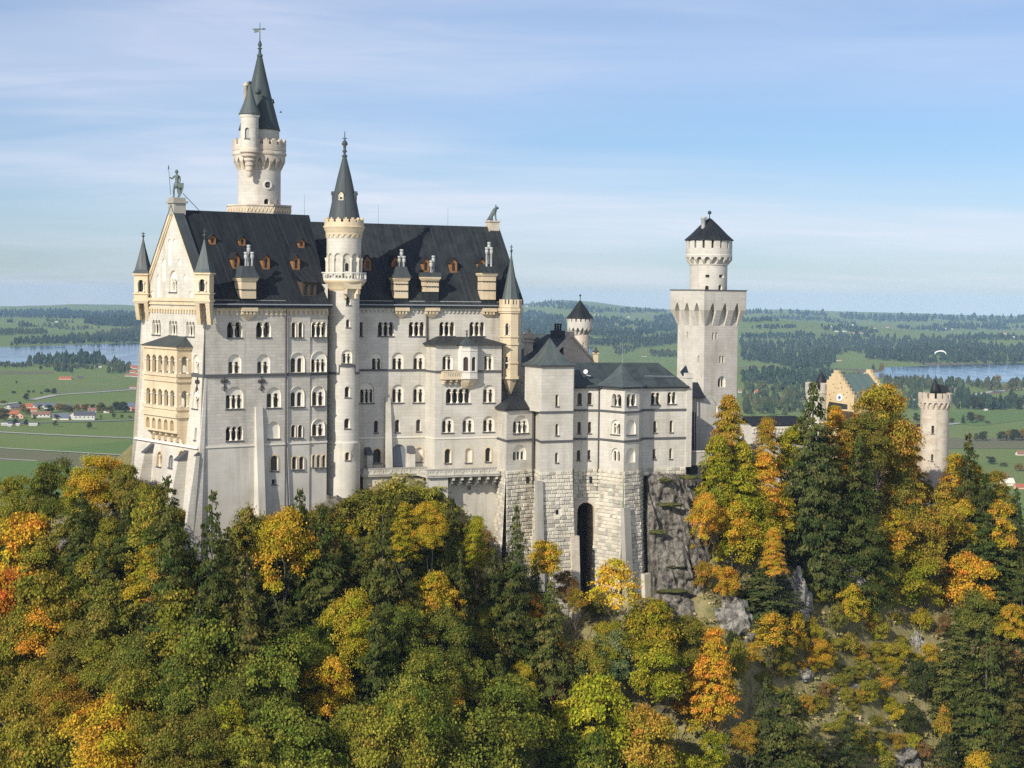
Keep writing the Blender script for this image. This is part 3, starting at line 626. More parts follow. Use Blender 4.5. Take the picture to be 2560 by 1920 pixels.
def turret(pc, Y, half, yb, yt, yap, yfin, ycorb, name, spm, label=None):
    c = at(pc, yt, Y); zt = c.z; zb = at(pc, yb, Y).z; za = at(pc, yap, Y).z; zf = at(pc, yfin, Y).z; zc = at(pc, ycorb, Y).z
    T = Plane(Vector((c.x, c.y, 0)) - Vector((half * .99, -half * .14, 0)) * 1 + Vector((-.14 * half * -0, 0, 0)), 98.0)
    T.o = Vector((c.x, c.y, 0)) - T.u * half - T.n * half
    P = T.P; w = 2 * half; body = MB()
    s0, s1, wz0, wz1 = half - .38, half + .38, zb + (zt - zb) * .38, zb + (zt - zb) * .78
    lp = arch(s0, s1, wz0, wz1, 8)
    sheet(body, T, [(0, zb), (w, zb), (w, zt), (0, zt)], [lp]); reveal(body, T, lp, 0, .5)
    for a, b in ((P(w, zb), P(w, zb, w)), (P(w, zb, w), P(0, zb, w)), (P(0, zb, w), P(0, zb))):
        q = Vector((0, 0, zt - zb)); body.quad(a, b, b + q, a + q)
    body.quad(P(0, zb), P(0, zb, w), P(w, zb, w), P(w, zb))
    tr = body.build(name, M['sandstone'], palace, label)
    pm = MB(); fill(pm, T, lp, .5); pm.build('pane', M['pane'], tr)
    for s in (s0 - .12, s1 + .12):
        column(T, s, wz0, wz1 - .3, -.05, .09).build('column', M['column'], tr)
    mb = MB()
    for z, h, pr in ((zt - .05, .22, .2), (zb + (zt - zb) * .34, .2, .16), (zb + (zt - zb) * .12, .3, .14), (zt - .4, .08, .05)): mb.hexa([P(-pr, z - h, -pr), P(w + pr, z - h, -pr), P(w + pr, z - h, w + pr), P(-pr, z - h, w + pr), P(-pr, z, -pr), P(w + pr, z, -pr), P(w + pr, z, w + pr), P(-pr, z, w + pr)])
    mb.build('turret_cornice', M['sandstone'], tr)
    mb = MB()
    for k, (z1, z0, ins) in enumerate(((zb, zb - (zb - zc) * .35, .05), (zb - (zb - zc) * .35, zb - (zb - zc) * .7, .32), (zb - (zb - zc) * .7, zc, .62))):
        for a in (0.0, w - .62):
            mb.hexa([P(a + .06, z0, ins + .35), P(a + .56, z0, ins + .35), P(a + .56, z0, w - .2), P(a + .06, z0, w - .2), P(a, z1, ins), P(a + .62, z1, ins), P(a + .62, z1, w - .1), P(a, z1, w - .1)])
    mb.build('corbel', M['sandstone'], tr)
    mb = MB(); spire4(mb, (c.x, c.y) if False else tuple(P(half, 0, half))[:2], rad(8) * -1 if False else math.atan2(T.u.y, T.u.x), half, zt, za); mb.build('spire', M[spm], tr)
    mb = MB(); finial(mb, tuple(P(half, 0, half))[:2], za, zf - za); mb.build('finial', M['spire_grey'], tr)
kc = (KA + Wd * .2 + Ud * .2)
turret(511, 249.0, 1.03, 758, 681, 599, 572, 812, 'corner_turret', 'patina_spire')
turret(358, 264.6, 1.03, 758, 683, 597, 580, 800, 'corner_turret', 'spire_grey')

# loggia on the gable front
lg_s0, lg_s1 = GF.hit(358, 950, -2.3)[0], GF.hit(441, 950, -2.3)[0]; LP = 2.3
LF = Plane(GF.P(lg_s0, 0, 0) - Vector((0, 0, 0)), 143.13); LF.o = Vector((GF.P(lg_s0, ZSTR + 5).x, GF.P(lg_s0, ZSTR + 5).y, 0)) - GF.n * LP
lw = lg_s1 - lg_s0
LS = Plane(LF.P(lw, 0), 53.13)
zl = lambda y: LF.hit(400, y)[1]
lz_top = zl(865); lz = [zl(y) for y in (932, 945, 957, 1015, 1027, 1037)]
loggia = MB().lathe((0, 0), [(.01, 0), (.01, .01)], 3)
lf = MB(); lh = []
arows = [(zl(931), zl(887)), (zl(1013), zl(972))]
for z0, z1 in arows:
    for k in range(5):
        w = lw / 5.6; c = lw / 2 + (k - 2) * w * 1.02; lh.append(arch(c - w * .36, c + w * .36, z0, z1, 8))
zlb = zl(1040)
sheet(lf, LF, [(0, zlb), (lw, zlb), (lw, lz_top), (0, lz_top)], lh)
for h in lh: reveal(lf, LF, h, 0, .45)
sh = []
for z0, z1 in arows: sh.append(arch(LP * .32, LP * .72, z0, z1 - .05, 8))
sheet(lf, LS, [(0, zlb), (LP, zlb), (LP, lz_top), (0, lz_top)], sh)
for h in sh: reveal(lf, LS, h, 0, .45)
lf.quad(LF.P(0, zlb), LF.P(0, lz_top), LF.P(0, lz_top, LP), LF.P(0, zlb, LP))
for z in (lz_top, zlb, zl(935), zl(1017)): lf.quad(LF.P(.02, z, .05), LF.P(lw - .02, z, .05), LF.P(lw - .02, z, LP), LF.P(.02, z, LP))
lo_ = lf.build('loggia', M['sandstone'], palace)
for z0, z1 in arows:
    w = lw / 5.6; r = w * .36
    for k in range(6):
        column(LF, lw / 2 + (k - 2.5) * w * 1.02, z0, z1 - r * .9, .16, .15).build('column', M['column'], lo_)
    for s in (LP * .26, LP * .78): column(LS, s, z0, z1 - .4, .16, .12).build('column', M['column'], lo_)
mb = MB()
for z, h, pr in ((lz_top, .35, .25), (zl(932), .4, .22), (zl(945), .4, .22), (zl(1014), .4, .2), (zl(1030), .55, .3)):
    sbox(mb, LF, -pr, lw + pr, z - h, z, -pr, LP - .05)
mb.build('ledge', M['sandstone'], lo_)
mb = MB(); a, b, c, d = LF.P(-.45, lz_top + .02, -.45), LF.P(lw + .45, lz_top + .02, -.45), LF.P(lw + .45, lz_top + .02, LP), LF.P(-.45, lz_top + .02, LP)
e, f = LF.P(1.5 + 1.6, zl(840), LP), LF.P(lw - 1.9, zl(840), LP)
mb.add([a, b, c, d, e, f], [(0, 1, 5, 4), (1, 2, 5), (3, 0, 4), (0, 3, 2, 1), (2, 3, 4, 5)]); mb.build('roof', M['patina_roof'], lo_)
mb = MB()                                        # corbel table under the loggia
zc1 = zl(1062); n = 6
for k in range(n):
    s = .35 + (lw - .9) * k / (n - 1)
    for j in range(5):
        z1_ = zlb - 1.0 - j * .85; d = .15 + j * .45
        sbox(mb, LF, s - .22, s + .22, z1_ - .6, z1_, d, LP + .6)
        sbox(mb, LF, s - .27, s + .27, z1_ - .85, z1_ - .6, d - .1, LP + .6)
mb.build('corbel', M['sandstone'], lo_)
mb = MB(); hs = []
for k in range(n - 1):
    c = .35 + (lw - .9) * (k + .5) / (n - 1); hs.append(arch(c - .62, c + .62, zlb - 1.9, zlb - .35, 6))
sheet(mb, LF, [(0, zlb - 2.2), (lw, zlb - 2.2), (lw, zlb), (0, zlb)], hs)
for h in hs: reveal(mb, LF, h, 0, .6)
sheet(mb, LS, [(0, zlb - 2.0), (LP, zlb - 5.5), (LP, zlb), (0, zlb)], ())
mb.add([LF.P(0, zlb - 1.6, .65), LF.P(lw, zlb - 1.6, .65), LF.P(lw, zlb - 5.2, LP + .3), LF.P(0, zlb - 5.2, LP + .3), LF.P(0, zlb, .65), LF.P(lw, zlb, .65)], [(0, 1, 2, 3), (0, 1, 5, 4)]); mb.build('corbel_arcade', M['sandstone'], lo_)
# ------------------------------------------------------------------ palace, eastern half
EA = at(905, 925, 270.0)
SE = Plane(EA, 66.0)
sE0, sE1 = SE.hit(835, 925)[0], SE.hit(1303, 925)[0]
ZE_ST = SE.hit(905, 925.3)[1]; ZE_LOW = SE.hit(905, 1095.2)[1]; ZE_EAV = SE.hit(1000, 762)[1]
eh = []; rh = []
ewin = lambda zf, r, *a, **k: window(palace, SE, SE.rect(*zf(r[0], r[1]), *zf(r[2], r[3])), *a, holes=eh, **k)
ewin(Z4, (361, 165, 383, 272), 'arch')
for r in ((497, 165, 617, 271), (730, 165, 850, 271), (960, 165, 1077, 270), (1187, 165, 1303, 270)): ewin(Z4, r, 'multi', 3, dep=.8)
for r in ((447, 395, 530, 527), (603, 395, 690, 527), (762, 393, 848, 525)): ewin(Z4, r, 'under', 2, low=.66)
ewin(Z4, (358, 620, 470, 777), 'under', 3, low=.66)
for r in ((601, 637, 690, 773), (760, 637, 848, 773)): ewin(Z4, r, 'under', 2, low=.74)
for r in ((467, 910, 500, 1000), (627, 902, 662, 997), (785, 900, 822, 990)): ewin(Z4, r, 'arch')
ewin(Z4, (460, 1122, 522, 1230), 'arch', frame=sand)
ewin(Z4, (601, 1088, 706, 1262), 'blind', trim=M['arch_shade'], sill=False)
ewin(Z4, (777, 1112, 833, 1220), 'blind', frame=sand)
we = MB(); le = MB(); ZEB = -62
sB = SE.hit(1087, 1000)[0]
for zb, zt, mb in ((ZE_LOW, ZE_EAV + .6, we), (ZEB, ZE_LOW, le)):
    hs = [h for h in eh if zb < sum(p[1] for p in h) / len(h) < zt]
    sheet(mb, SE, [(sE0, zb), (sE1, zb), (sE1, zt), (sE0, zt)], hs)
EW = 20.0
we.quad(SE.P(sE1, ZEB, 0), SE.P(sE1, ZEB, EW), SE.P(sE1, ZE_EAV + .6, EW), SE.P(sE1, ZE_EAV + .6, 0))
we.build('wall', M['ashlar_light'], palace); le.build('base_wall', M['base_wall'], palace)
# roof of the eastern half
ER = at(1060, 561.5, SE.P((sE0 + sE1) / 2, 0, EW / 2).y).z
rf = MB(); roof_slope(rf, SE, sE0 - 4, sE1 - .5, .75, EW / 2, ZE_EAV + .35, ER)
be = Plane(SE.o + SE.n * EW, 66.0); be.n = -be.n
roof_slope(rf, be, sE0 - 4, sE1 - .5, .75, EW / 2, ZE_EAV + .35, ER); rf.build('roof', M['slate_roof_pale'], palace)
mb = MB(); mb.add([SE.P(sE1, ZE_EAV + .5, 0), SE.P(sE1, ZE_EAV + .5, EW), SE.P(sE1, ER + .2, EW / 2)], [(0, 1, 2)]); mb.build('gable_wall', M['ashlar_light'], palace)
mb = MB()
for d0, d1 in ((-.2, EW / 2), (EW + .2, EW / 2)):
    mb.hexa([SE.P(sE1 - 1.7, ZE_EAV + .2, d0), SE.P(sE1 + .15, ZE_EAV + .2, d0), SE.P(sE1 + .15, ER - .2, d1), SE.P(sE1 - 1.7, ER - .2, d1), SE.P(sE1 - 1.7, ZE_EAV + .85, d0), SE.P(sE1 + .15, ZE_EAV + .85, d0), SE.P(sE1 + .15, ER + .42, d1), SE.P(sE1 - 1.7, ER + .42, d1)])
mb.build('coping_cover', M['slate_roof_pale'], palace)
lsE = SE.hit(1231, 560, EW / 2)[0]
mb = MB(); sbox(mb, SE, lsE - .85, lsE + .85, ER - .8, ER + .75, EW / 2 - .9, EW / 2 + .9); sbox(mb, SE, lsE - 1.0, lsE + 1.0, ER + .75, ER + .95, EW / 2 - 1.05, EW / 2 + 1.05); mb.build('statue_pedestal', M['gate_stone'], palace)
LION_FOOT = SE.P(lsE, ER + .95, EW / 2)
cornice(SE, sE0 + 3, sE1 - .8, ZE_EAV + .1, M['sandstone']); frieze(SE, sE0 + 3.2, sE1 - 1, ZE_EAV - .55, M['ashlar_light'], step=.66, h=.62)
mb = MB(); mb.tube(SE.P(sE0, ZE_EAV - .02, -.85), SE.P(sE1 - .5, ZE_EAV - .02, -.85), .1); mb.build('gutter', M['gutter'], palace)
sR0 = SE.hit(1067, 930)[0]
mb = MB(); sbox(mb, SE, sE0, sR0, ZE_ST - .16, ZE_ST + .12, -.16, .02); mb.build('string_course', M['sill'], palace)
mb = MB(); sbox(mb, SE, sE0, sR0, ZE_LOW - .12, ZE_LOW + .14, -.12, .02); mb.build('string_course', M['trim'], palace)
pipe([(1066, 765), (1066, 1095), (1068, 1165)], SE, .12)
# projecting bay (risalit)
RPJ = 3.6
RA = at(1087.5, 1000, 270.6); RF = Plane(RA, 65.0); rs1 = RF.hit(1253, 1000)[0]
RW = Plane(RA - RF.u * 0 + RF.n * RPJ, 155.0)    # its west side
ZRT = RF.hit(1150, 860)[1]
rwin = lambda zf, r, *a, **k: window(palace, RF, RF.rect(*zf(r[0], r[1]), *zf(r[2], r[3])), *a, holes=rh, **k)
for r in ((982, 410, 1060, 527), (1295, 405, 1368, 528)): rwin(Z4, r, 'under', 2, low=.86)
rwin(Z4, (1010, 668, 1195, 778), 'multi', 4, dep=.8); rwin(Z4, (1288, 640, 1377, 773), 'under', 2, low=.74)
for r in ((978, 880, 1067, 1000), (1133, 878, 1220, 998), (1288, 875, 1375, 993)): rwin(Z4, r, 'under', 2, low=.74)
rwin(Z4, (1000, 1122, 1048, 1230), 'arch', frame=sand); rwin(Z4, (1155, 1118, 1204, 1226), 'blind', frame=sand); rwin(Z4, (1306, 1114, 1350, 1220), 'arch', frame=sand)
wr = MB(); lr = MB()
for zb, zt, mb in ((ZE_LOW, ZRT, wr), (ZEB, ZE_LOW, lr)):
    sheet(mb, RF, [(0, zb), (rs1, zb), (rs1, zt), (0, zt)], [h for h in rh if zb < sum(p[1] for p in h) / len(h) < zt])
    mb.quad(RF.P(0, zb), RF.P(0, zt), RF.P(0, zt, RPJ + 1), RF.P(0, zb, RPJ + 1)); mb.quad(RF.P(rs1, zb), RF.P(rs1, zb, RPJ + 2), RF.P(rs1, zt, RPJ + 2), RF.P(rs1, zt))
bay = wr.build('projecting_bay', M['ashlar_light'], palace); lr.build('bay_base', M['base_wall'], bay)
mb = MB(); sbox(mb, RF, -.08, rs1, ZE_ST - .3, ZE_ST + .0, -.14, RPJ); mb.build('string_course', M['sill'], bay)
mb = MB(); sbox(mb, RF, -.06, rs1, ZE_LOW - .12, ZE_LOW + .12, -.1, RPJ); mb.build('string_course', M['trim'], bay)
mb = MB(); zt = ZRT; o_ = .55
mb.add([RF.P(-o_, zt, -o_), RF.P(rs1 + o_, zt, -o_), RF.P(rs1 + o_, zt, RPJ + 1), RF.P(-o_, zt, RPJ + .3), RF.P(2.0, zt + 1.15, RPJ + .6), RF.P(rs1 - 2.2, zt + 1.15, RPJ + 1.0), RF.P(-o_, zt - .18, -o_), RF.P(rs1 + o_, zt - .18, -o_), RF.P(-o_, zt - .18, RPJ)],
       [(0, 1, 5, 4), (1, 2, 5), (3, 0, 4), (6, 7, 1, 0), (8, 6, 0, 3)]); mb.build('roof', M['slate_roof_pale'], bay)
mb = MB(); mb.tube(RF.P(-.6, zt - .05, -.62), RF.P(rs1 + .5, zt - .05, -.62), .08); mb.build('gutter', M['pipe'], bay)
# marble oriel
oc0, oc1 = RF.hit(*Z4(1103, 450))[0], RF.hit(*Z4(1232, 450))[0]; ow = oc1 - oc0
zo0, zo1 = RF.hit(*Z4(1165, 585))[1], RF.hit(*Z4(1165, 345))[1]
OPr = 1.35
pl = [(oc0, .0), (oc0 + .05, -OPr * .75), (oc0 + ow * .48, -OPr), (oc1 - .1, -OPr * .75), (oc1, 0)]
mb = MB(); segs = []
for (a, da), (b, db) in zip(pl, pl[1:]):
    p, q = RF.P(a, 0, da), RF.P(b, 0, db); ang = math.degrees(math.atan2((q - p).x, (q - p).y)); S_ = Plane(p, ang); segs.append((S_, (q - p).length))
oh = []
pm = MB()
for i, (S_, w) in enumerate(segs):
    hs = []
    if i in (1, 2): lp = arch(w * .24, w * .80, zo0 + (zo1 - zo0) * .22, zo0 + (zo1 - zo0) * .66, 6); hs = [lp]; reveal(mb, S_, lp, 0, .2); fill(pm, S_, lp, .2)
    sheet(mb, S_, [(0, zo0), (w, zo0), (w, zo1), (0, zo1)], hs)
ori = mb.build('oriel', M['marble'], bay if False else palace); pm.build('pane', M['pane_brown'], ori)
mb = MB()
for z, h, pr in ((zo1, .22, .12), (zo0 + (zo1 - zo0) * .2, .12, .08), (zo0 + .15, .3, .12), (zo0 + (zo1 - zo0) * .86, .1, .06)):
    b = [RF.P(a + (pr if k == 4 else -pr if k == 0 else 0), z - h, d - (pr if d < 0 else 0)) for k, (a, d) in enumerate(pl)]; mb.prism(b, [v + Vector((0, 0, h)) for v in b])
mb.build('oriel_moulding', M['marble'], ori)
mb = MB(); b = [RF.P(a + (.35 if k == 4 else -.35 if k == 0 else 0), zo1 + .02, d - (.35 if d < 0 else 0)) for k, (a, d) in enumerate(pl)]; ap = RF.P(oc0 + ow * .5, zo1 + 1.35, .1)
mb.add(b + [ap], [(k, (k + 1) % 5, 5) for k in range(5)] + [(4, 3, 2, 1, 0)]); mb.build('oriel_roof', M['spire_grey'], ori)
mb = MB(); finial(mb, (ap.x, ap.y), ap.z, 1.1, .14); mb.build('finial', M['iron'], ori)
mb = MB()
for k, (h0, h1, q0, q1) in enumerate(((0, .55, 1.0, .82), (.55, 1.1, .82, .55), (1.1, 1.6, .55, .25))):
    f = lambda q, z: [RF.P(oc0 + ow * .5 + (a - oc0 - ow * .5) * (.5 + q / 2), z, d * q) for a, d in pl]
    mb.prism(f(q1, zo0 - h1), f(q0, zo0 - h0))
mb.build('oriel_corbel', M['sandstone'], ori)
# small balcony left of the oriel
bs0, bs1 = RF.hit(*Z4(972, 555))[0], RF.hit(*Z4(1118, 555))[0]; bz1, bz0 = RF.hit(*Z4(1040, 540))[1], RF.hit(*Z4(1040, 588))[1]
mb = MB(); sbox(mb, RF, bs0, bs1, bz0, bz1, -1.05, -.85); sbox(mb, RF, bs0, bs0 + .2, bz0, bz1, -.85, .0); sbox(mb, RF, bs0 - .08, bs1 + .05, bz0 - .18, bz0, -1.12, .0); sbox(mb, RF, bs0 - .06, bs1 + .02, bz1, bz1 + .14, -1.12, -.8)
bal = mb.build('balcony', M['sandstone'], palace)
mb = MB()
for k in range(5):
    s = bs0 + .75 + k * (bs1 - bs0 - 1.2) / 5; lp = arch(s, s + .24, bz0 + .3, bz1 - .15, 4); ring(mb, RF, lp, [(a + (a - s - .12) * .35, z) for a, z in lp], -1.09, -1.04)
mb.build('balcony_panel', M['lead_stone'], bal)
mb = MB()
for s in (bs0 + .2, bs0 + 1.15, bs0 + 2.1): sbox(mb, RF, s, s + .3, bz0 - .55, bz0 - .18, -.9, 0); sbox(mb, RF, s, s + .3, bz0 - .95, bz0 - .55, -.5, 0)
mb.build('corbel', M['sandstone'], bal)

# eastern corner turret (octagonal)
tc_ = at(1276, 850, 277.8); TR = 26 / 4500 * 277.8
zt = at(1276, 769, 277.8).z; zb = at(1276, 944, 277.8).z; zcr = at(1276, 748, 277.8).z
mb = MB(); oct_ = lambda r, z: [Vector((tc_.x + r / cos(pi / 8) * cos(a), tc_.y + r / cos(pi / 8) * sin(a), z)) for a in [rad(24) + pi / 8 + 2 * pi * i / 8 for i in range(8)]]
mb.prism(oct_(TR * .93, zb), oct_(TR * .93, zt))
for k in range(5): mb.prism(oct_(TR * (.93 - .17 * (k + 1)), zb - .55 * (k + 1)), oct_(TR * (.93 - .17 * k), zb - .55 * k))
et = mb.build('corner_turret', M['sandstone'], palace)
for y, h, q in ((770, .5, 1.14), (776, .4, 1.06), (840, .2, 1.03), (857, .3, 1.04), (905, .2, 1.03), (940, .4, 1.06)):
    z = at(1276, y, 277.8).z; MB().prism(oct_(TR * q, z - h), oct_(TR * q, z)).build('turret_cornice', M['sandstone'], et)
mb = MB()
for i in range(8):
    a, b = oct_(TR * 1.02, zt)[i], oct_(TR * 1.02, zt)[(i + 1) % 8]; ai, bi = oct_(TR * .84, zt)[i], oct_(TR * .84, zt)[(i + 1) % 8]
    h1, h2 = Vector((0, 0, .5)), Vector((0, 0, 1.25)); mb.hexa([a, b, bi, ai, a + h1, b + h1, bi + h1, ai + h1])
    for t0, t1 in ((0.0, .22), (.4, .62), (.8, 1.0)):
        l = lambda p, q, t: p.lerp(q, t); v = [l(a, b, t0), l(a, b, t1), l(ai, bi, t1), l(ai, bi, t0)]; mb.hexa([p + h1 for p in v] + [p + h2 for p in v])
mb.build('battlement', M['sandstone'], et)
mb = MB(); spire4(mb, (tc_.x, tc_.y), rad(24), TR * .86, zt + .3, at(1276, 637, 277.8).z, n=8, flare=.02); mb.build('spire', M['patina_spire'], et)
mb = MB(); finial(mb, (tc_.x, tc_.y), at(1276, 637, 277.8).z, 1.55, .22); mb.build('finial', M['spire_grey'], et)
TF = Plane(Vector((tc_.x, tc_.y, 0)), 92.0); TF.o = Vector((tc_.x, tc_.y, 0)) - TF.n * (TR * .93) 
for y0, y1 in ((808, 838), (892, 922)):
    s, z0 = TF.hit(1268, y1, -.02); z1 = TF.hit(1268, y0)[1]
    window(et, TF, (s - .3, z0, s + .3, z1), 'arch', dep=.02, sill=False) if False else None
    pm = MB(); o5 = [o for o in range(8)]
    a, b = sorted([oct_(TR * .935, 0)[i] for i in range(8)], key=lambda p: p.y)[:2]
    if a.x > b.x: a, b = b, a
    S_ = Plane(a, math.degrees(math.atan2((b - a).x, (b - a).y))); w = (b - a).length
    lp = arch(w * .32, w * .68, z0, z1, 6); fill(pm, S_, lp, -.012); pn = pm.build('pane', M['pane'], et)
    for s_ in (w * .24, w * .76): column(S_, s_, z0, z1 - .25, -.04, .07).build('column', M['column'], et)

# buttresses and terrace of the eastern half
b0 = buttress(SE, (Z4(549, 735)[0], Z4(589, 735)[0]), Z4(570, 735)[1], 1180, .25, 1.5, cap=False, m='base_wall')
for x0, x1, yt in ((398, 436, 1165), (718, 758, 1152)): buttress(SE, (Z4(x0, yt)[0], Z4(x1, yt)[0]), Z4(x0, yt)[1], 1180, 1.1, 1.25, m='base_wall')
TP = Plane(SE.o - SE.n * 3.0, 66.0); TQ = Plane(at(1068, 1180, 266.6), 65.0)
tz1 = TP.hit(950, 1171)[1]; tz0 = TP.hit(950, 1186)[1]
terr = MB()
def parapet(surf, s0, s1, nb):
    sbox(terr, surf, s0, s1, tz0, tz1 - .15, 0, .3); cap_.append((surf, s0, s1))
cap_ = []
q0, q1 = TP.hit(*Z4(392, 1285))[0], TP.hit(*Z4(866, 1285))[0]; r0, r1 = TQ.hit(*Z4(866, 1285))[0], TQ.hit(*Z4(1392, 1285))[0]
parapet(TP, q0, q1, 7); parapet(TQ, r0, r1, 7)
sbox(terr, TP, q0 - .3, q1 + .3, tz0 - .3, tz0, -.15, 3.2); sbox(terr, TQ, r0, r1 + .5, tz0 - .3, tz0, -.15, 4.2)
te = terr.build('terrace', M['base_wall'], palace)
mb = MB()
for S_, a, b in cap_: sbox(mb, S_, a - .05, b + .05, tz1 - .15, tz1 + .03, -.12, .4)
sbox(mb, TP, q0 - .3, q1 + .3, tz0 - .12, tz0 + .02, -.22, -.15); sbox(mb, TQ, r0, r1 + .5, tz0 - .12, tz0 + .02, -.22, -.15); mb.build('coping', M['lead_stone'], te)
pq = MB(); [frieze(S_, a, b, tz1 - .17, M['base_wall'], step=.42, h=.3, pr=.07) for S_, a, b in cap_]
for S_, a, b, n in ((TP, q0, q1, 7), (TQ, r0, r1, 8)):
    for k in range(n + 1):
        s = a + (b - a) * k / n; sbox(pq, S_, s - .12, s + .12, tz0, tz1 - .15, -.09, .02)
    sbox(pq, S_, a, b, tz0, tz0 + .16, -.06, .02)
pq.build('pilaster', M['base_wall'], te)
mb = MB()
for k in range(6):
    s = TQ.hit(*Z4(1062 + 65 * k, 1340))[0]
    sbox(mb, TQ, s, s + .38, tz0 - .85, tz0 - .3, .1, 3.4); sbox(mb, TQ, s, s + .38, tz0 - 1.35, tz0 - .85, .8, 3.4); sbox(mb, TQ, s, s + .38, tz0 - 1.85, tz0 - 1.35, 1.5, 3.4)
mb.build('corbel', M['base_wall'], te)
sub = MB(); sub.quad(TP.P(q0, ZEB, .4), TP.P(q1 + 4, ZEB, .4), TP.P(q1 + 4, tz0, .4), TP.P(q0, tz0, .4)) ; s2 = TQ.hit(1122, 1230)[0]
sub.quad(TQ.P(r0, ZEB, .35), TQ.P(s2, ZEB, .35), TQ.P(s2, tz0, .35), TQ.P(r0, tz0, .35)); sub.quad(TQ.P(s2, ZEB, .35), TQ.P(s2, ZEB, 4), TQ.P(s2, tz0, 4), TQ.P(s2, tz0, .35))
rc = MB(); a, zz0, b, zz1 = TQ.rect(*Z4(1170, 1400), *Z4(1198, 1432)); hs = [[(a + .3, zz0), (b + .3, zz0), (b + .3, zz1), (a + .3, zz1)]]
sub2 = Plane(TQ.o + TQ.n * 2.6, 65.0); a, zz0, b, zz1 = sub2.rect(*Z4(1170, 1400), *Z4(1198, 1432)); hs = [[(a, zz0), (b, zz0), (b, zz1), (a, zz1)]]
sheet(sub, sub2, [(s2, ZEB), (r1 + 3, ZEB), (r1 + 3, tz0), (s2, tz0)], hs); reveal(sub, sub2, hs[0], 0, .5); fill(sub, sub2, hs[0], .5)
sub.build('substructure_wall', M['base_wall'], te)

# dormers, chimneys, lightning rods
def roof_pt(surf, px, py, half, z_e, z_r):      # point on a roof slope under a pixel
    sl_ = (z_r - z_e) / half; r = ray(px, py); n = surf.n * sl_ - Vector((0, 0, 1)); o = Vector((surf.o.x, surf.o.y, z_e)); t = o.dot(n) / r.dot(n); return r * t
def dormer(surf, px, py, w, h, z_e, z_r, half=10, hw=.55):
    p = roof_pt(surf, px, py, half, z_e, z_r); D = Plane(p - surf.u * (w / 2), math.degrees(math.atan2(surf.u.x, surf.u.y))); z0 = p.z; P = D.P
    dpt = (h * .75) / ((z_r - z_e) / half) + .5; he = h * .68
    mb = MB(); lp = arch(w * .27, w * .73, z0 + .2, z0 + he * 1.0, 6)
    sheet(mb, D, [(0, z0 - .1), (w, z0 - .1), (w, z0 + he), (w / 2, z0 + h), (0, z0 + he)], [lp]); reveal(mb, D, lp, 0, .18)
    for s in (0.02, w - .02): mb.quad(P(s, z0 - .1, .03), P(s, z0 - .1, dpt), P(s, z0 + he, dpt), P(s, z0 + he, .03))
    d = mb.build('dormer', M['shutter'], palace)
    pm = MB(); fill(pm, D, lp, .15); pm.build('pane', M['pane'], d)
    gm_ = MB()
    for k in range(-2, 4): gm_.tube(P(w * .27, z0 + .2 + k * .28, .1), P(w * .73, z0 + .55 + k * .28, .1), .02, n=3)
    gm_.build('lattice', M['shutter'], d)
    rm = MB(); ov = .16
    for a in (0, 1):
        e = -ov if a == 0 else w + ov; ze = z0 + he - ov * .9
        q = [P(e, ze, -.22), P(w / 2, z0 + h + .1, -.22), P(w / 2, z0 + h + .1, dpt + 1.2), P(e, ze, dpt)]; rm.add(q + [v + Vector((0, 0, .09)) for v in q], [(0, 1, 2, 3), (7, 6, 5, 4), (0, 4, 5, 1), (3, 7, 4, 0), (1, 5, 6, 2)])
    rm.build('dormer_roof', M['slate_roof'], d)
ze_w, zr_w = ZEAV + .35, RTOP
for x, y in ((675, 418), (912, 428), (1384, 446)): dormer(SW, *Z1(x, y), 1.0, 1.35, ze_w, zr_w)
for x, y in ((862, 612), (1102, 617), (1343, 622)): dormer(SW, *Z1(x, y), 1.15, 2.2, ze_w, zr_w)
ze_e, zr_e = ZE_EAV + .35, ER
for x, y in ((460, 1248), (692, 1252), (945, 1260), (1175, 1265), (1408, 1262)): dormer(SE, *Z3(x, y), 1.15, 2.2, ze_e, zr_e)
# wide shed dormer
p = roof_pt(SW, *Z1(1446, 828), 10, ze_w, zr_w); D = Plane(p - SW.u * .0, 53.13); s0, s1 = D.hit(*Z1(1392, 770))[0], D.hit(*Z1(1503, 770))[0]; z0 = p.z; h = 1.9
mb = MB(); hs = [arch(s0 + (s1 - s0) * a, s0 + (s1 - s0) * b, z0 + .15, z0 + 1.55, 6) for a, b in ((.1, .42), (.56, .86))]
sheet(mb, D, [(s0, z0 - .2), (s1, z0 - .2), (s1, z0 + h), (s0, z0 + h)], hs); [reveal(mb, D, q, 0, .25) for q in hs]
for s in (s0, s1): mb.quad(D.P(s, z0 - .2), D.P(s, z0 + h), D.P(s, z0 + h + .3, 2.2), D.P(s, z0, 2.0))
d = mb.build('dormer', M['wood_dark'], palace); pm = MB(); [fill(pm, D, q, .22) for q in hs]; pm.build('pane', M['pane'], d)
mb = MB(); q = [D.P(s0 - .15, z0 + h, -.25), D.P(s1 + .15, z0 + h, -.25), D.P(s1 + .15, z0 + h + 1.9, 3.1), D.P(s0 - .15, z0 + h + 1.9, 3.1)]; mb.prism(q, [v + Vector((0, 0, .12)) for v in q]); mb.build('dormer_roof', M['slate_roof'], d)

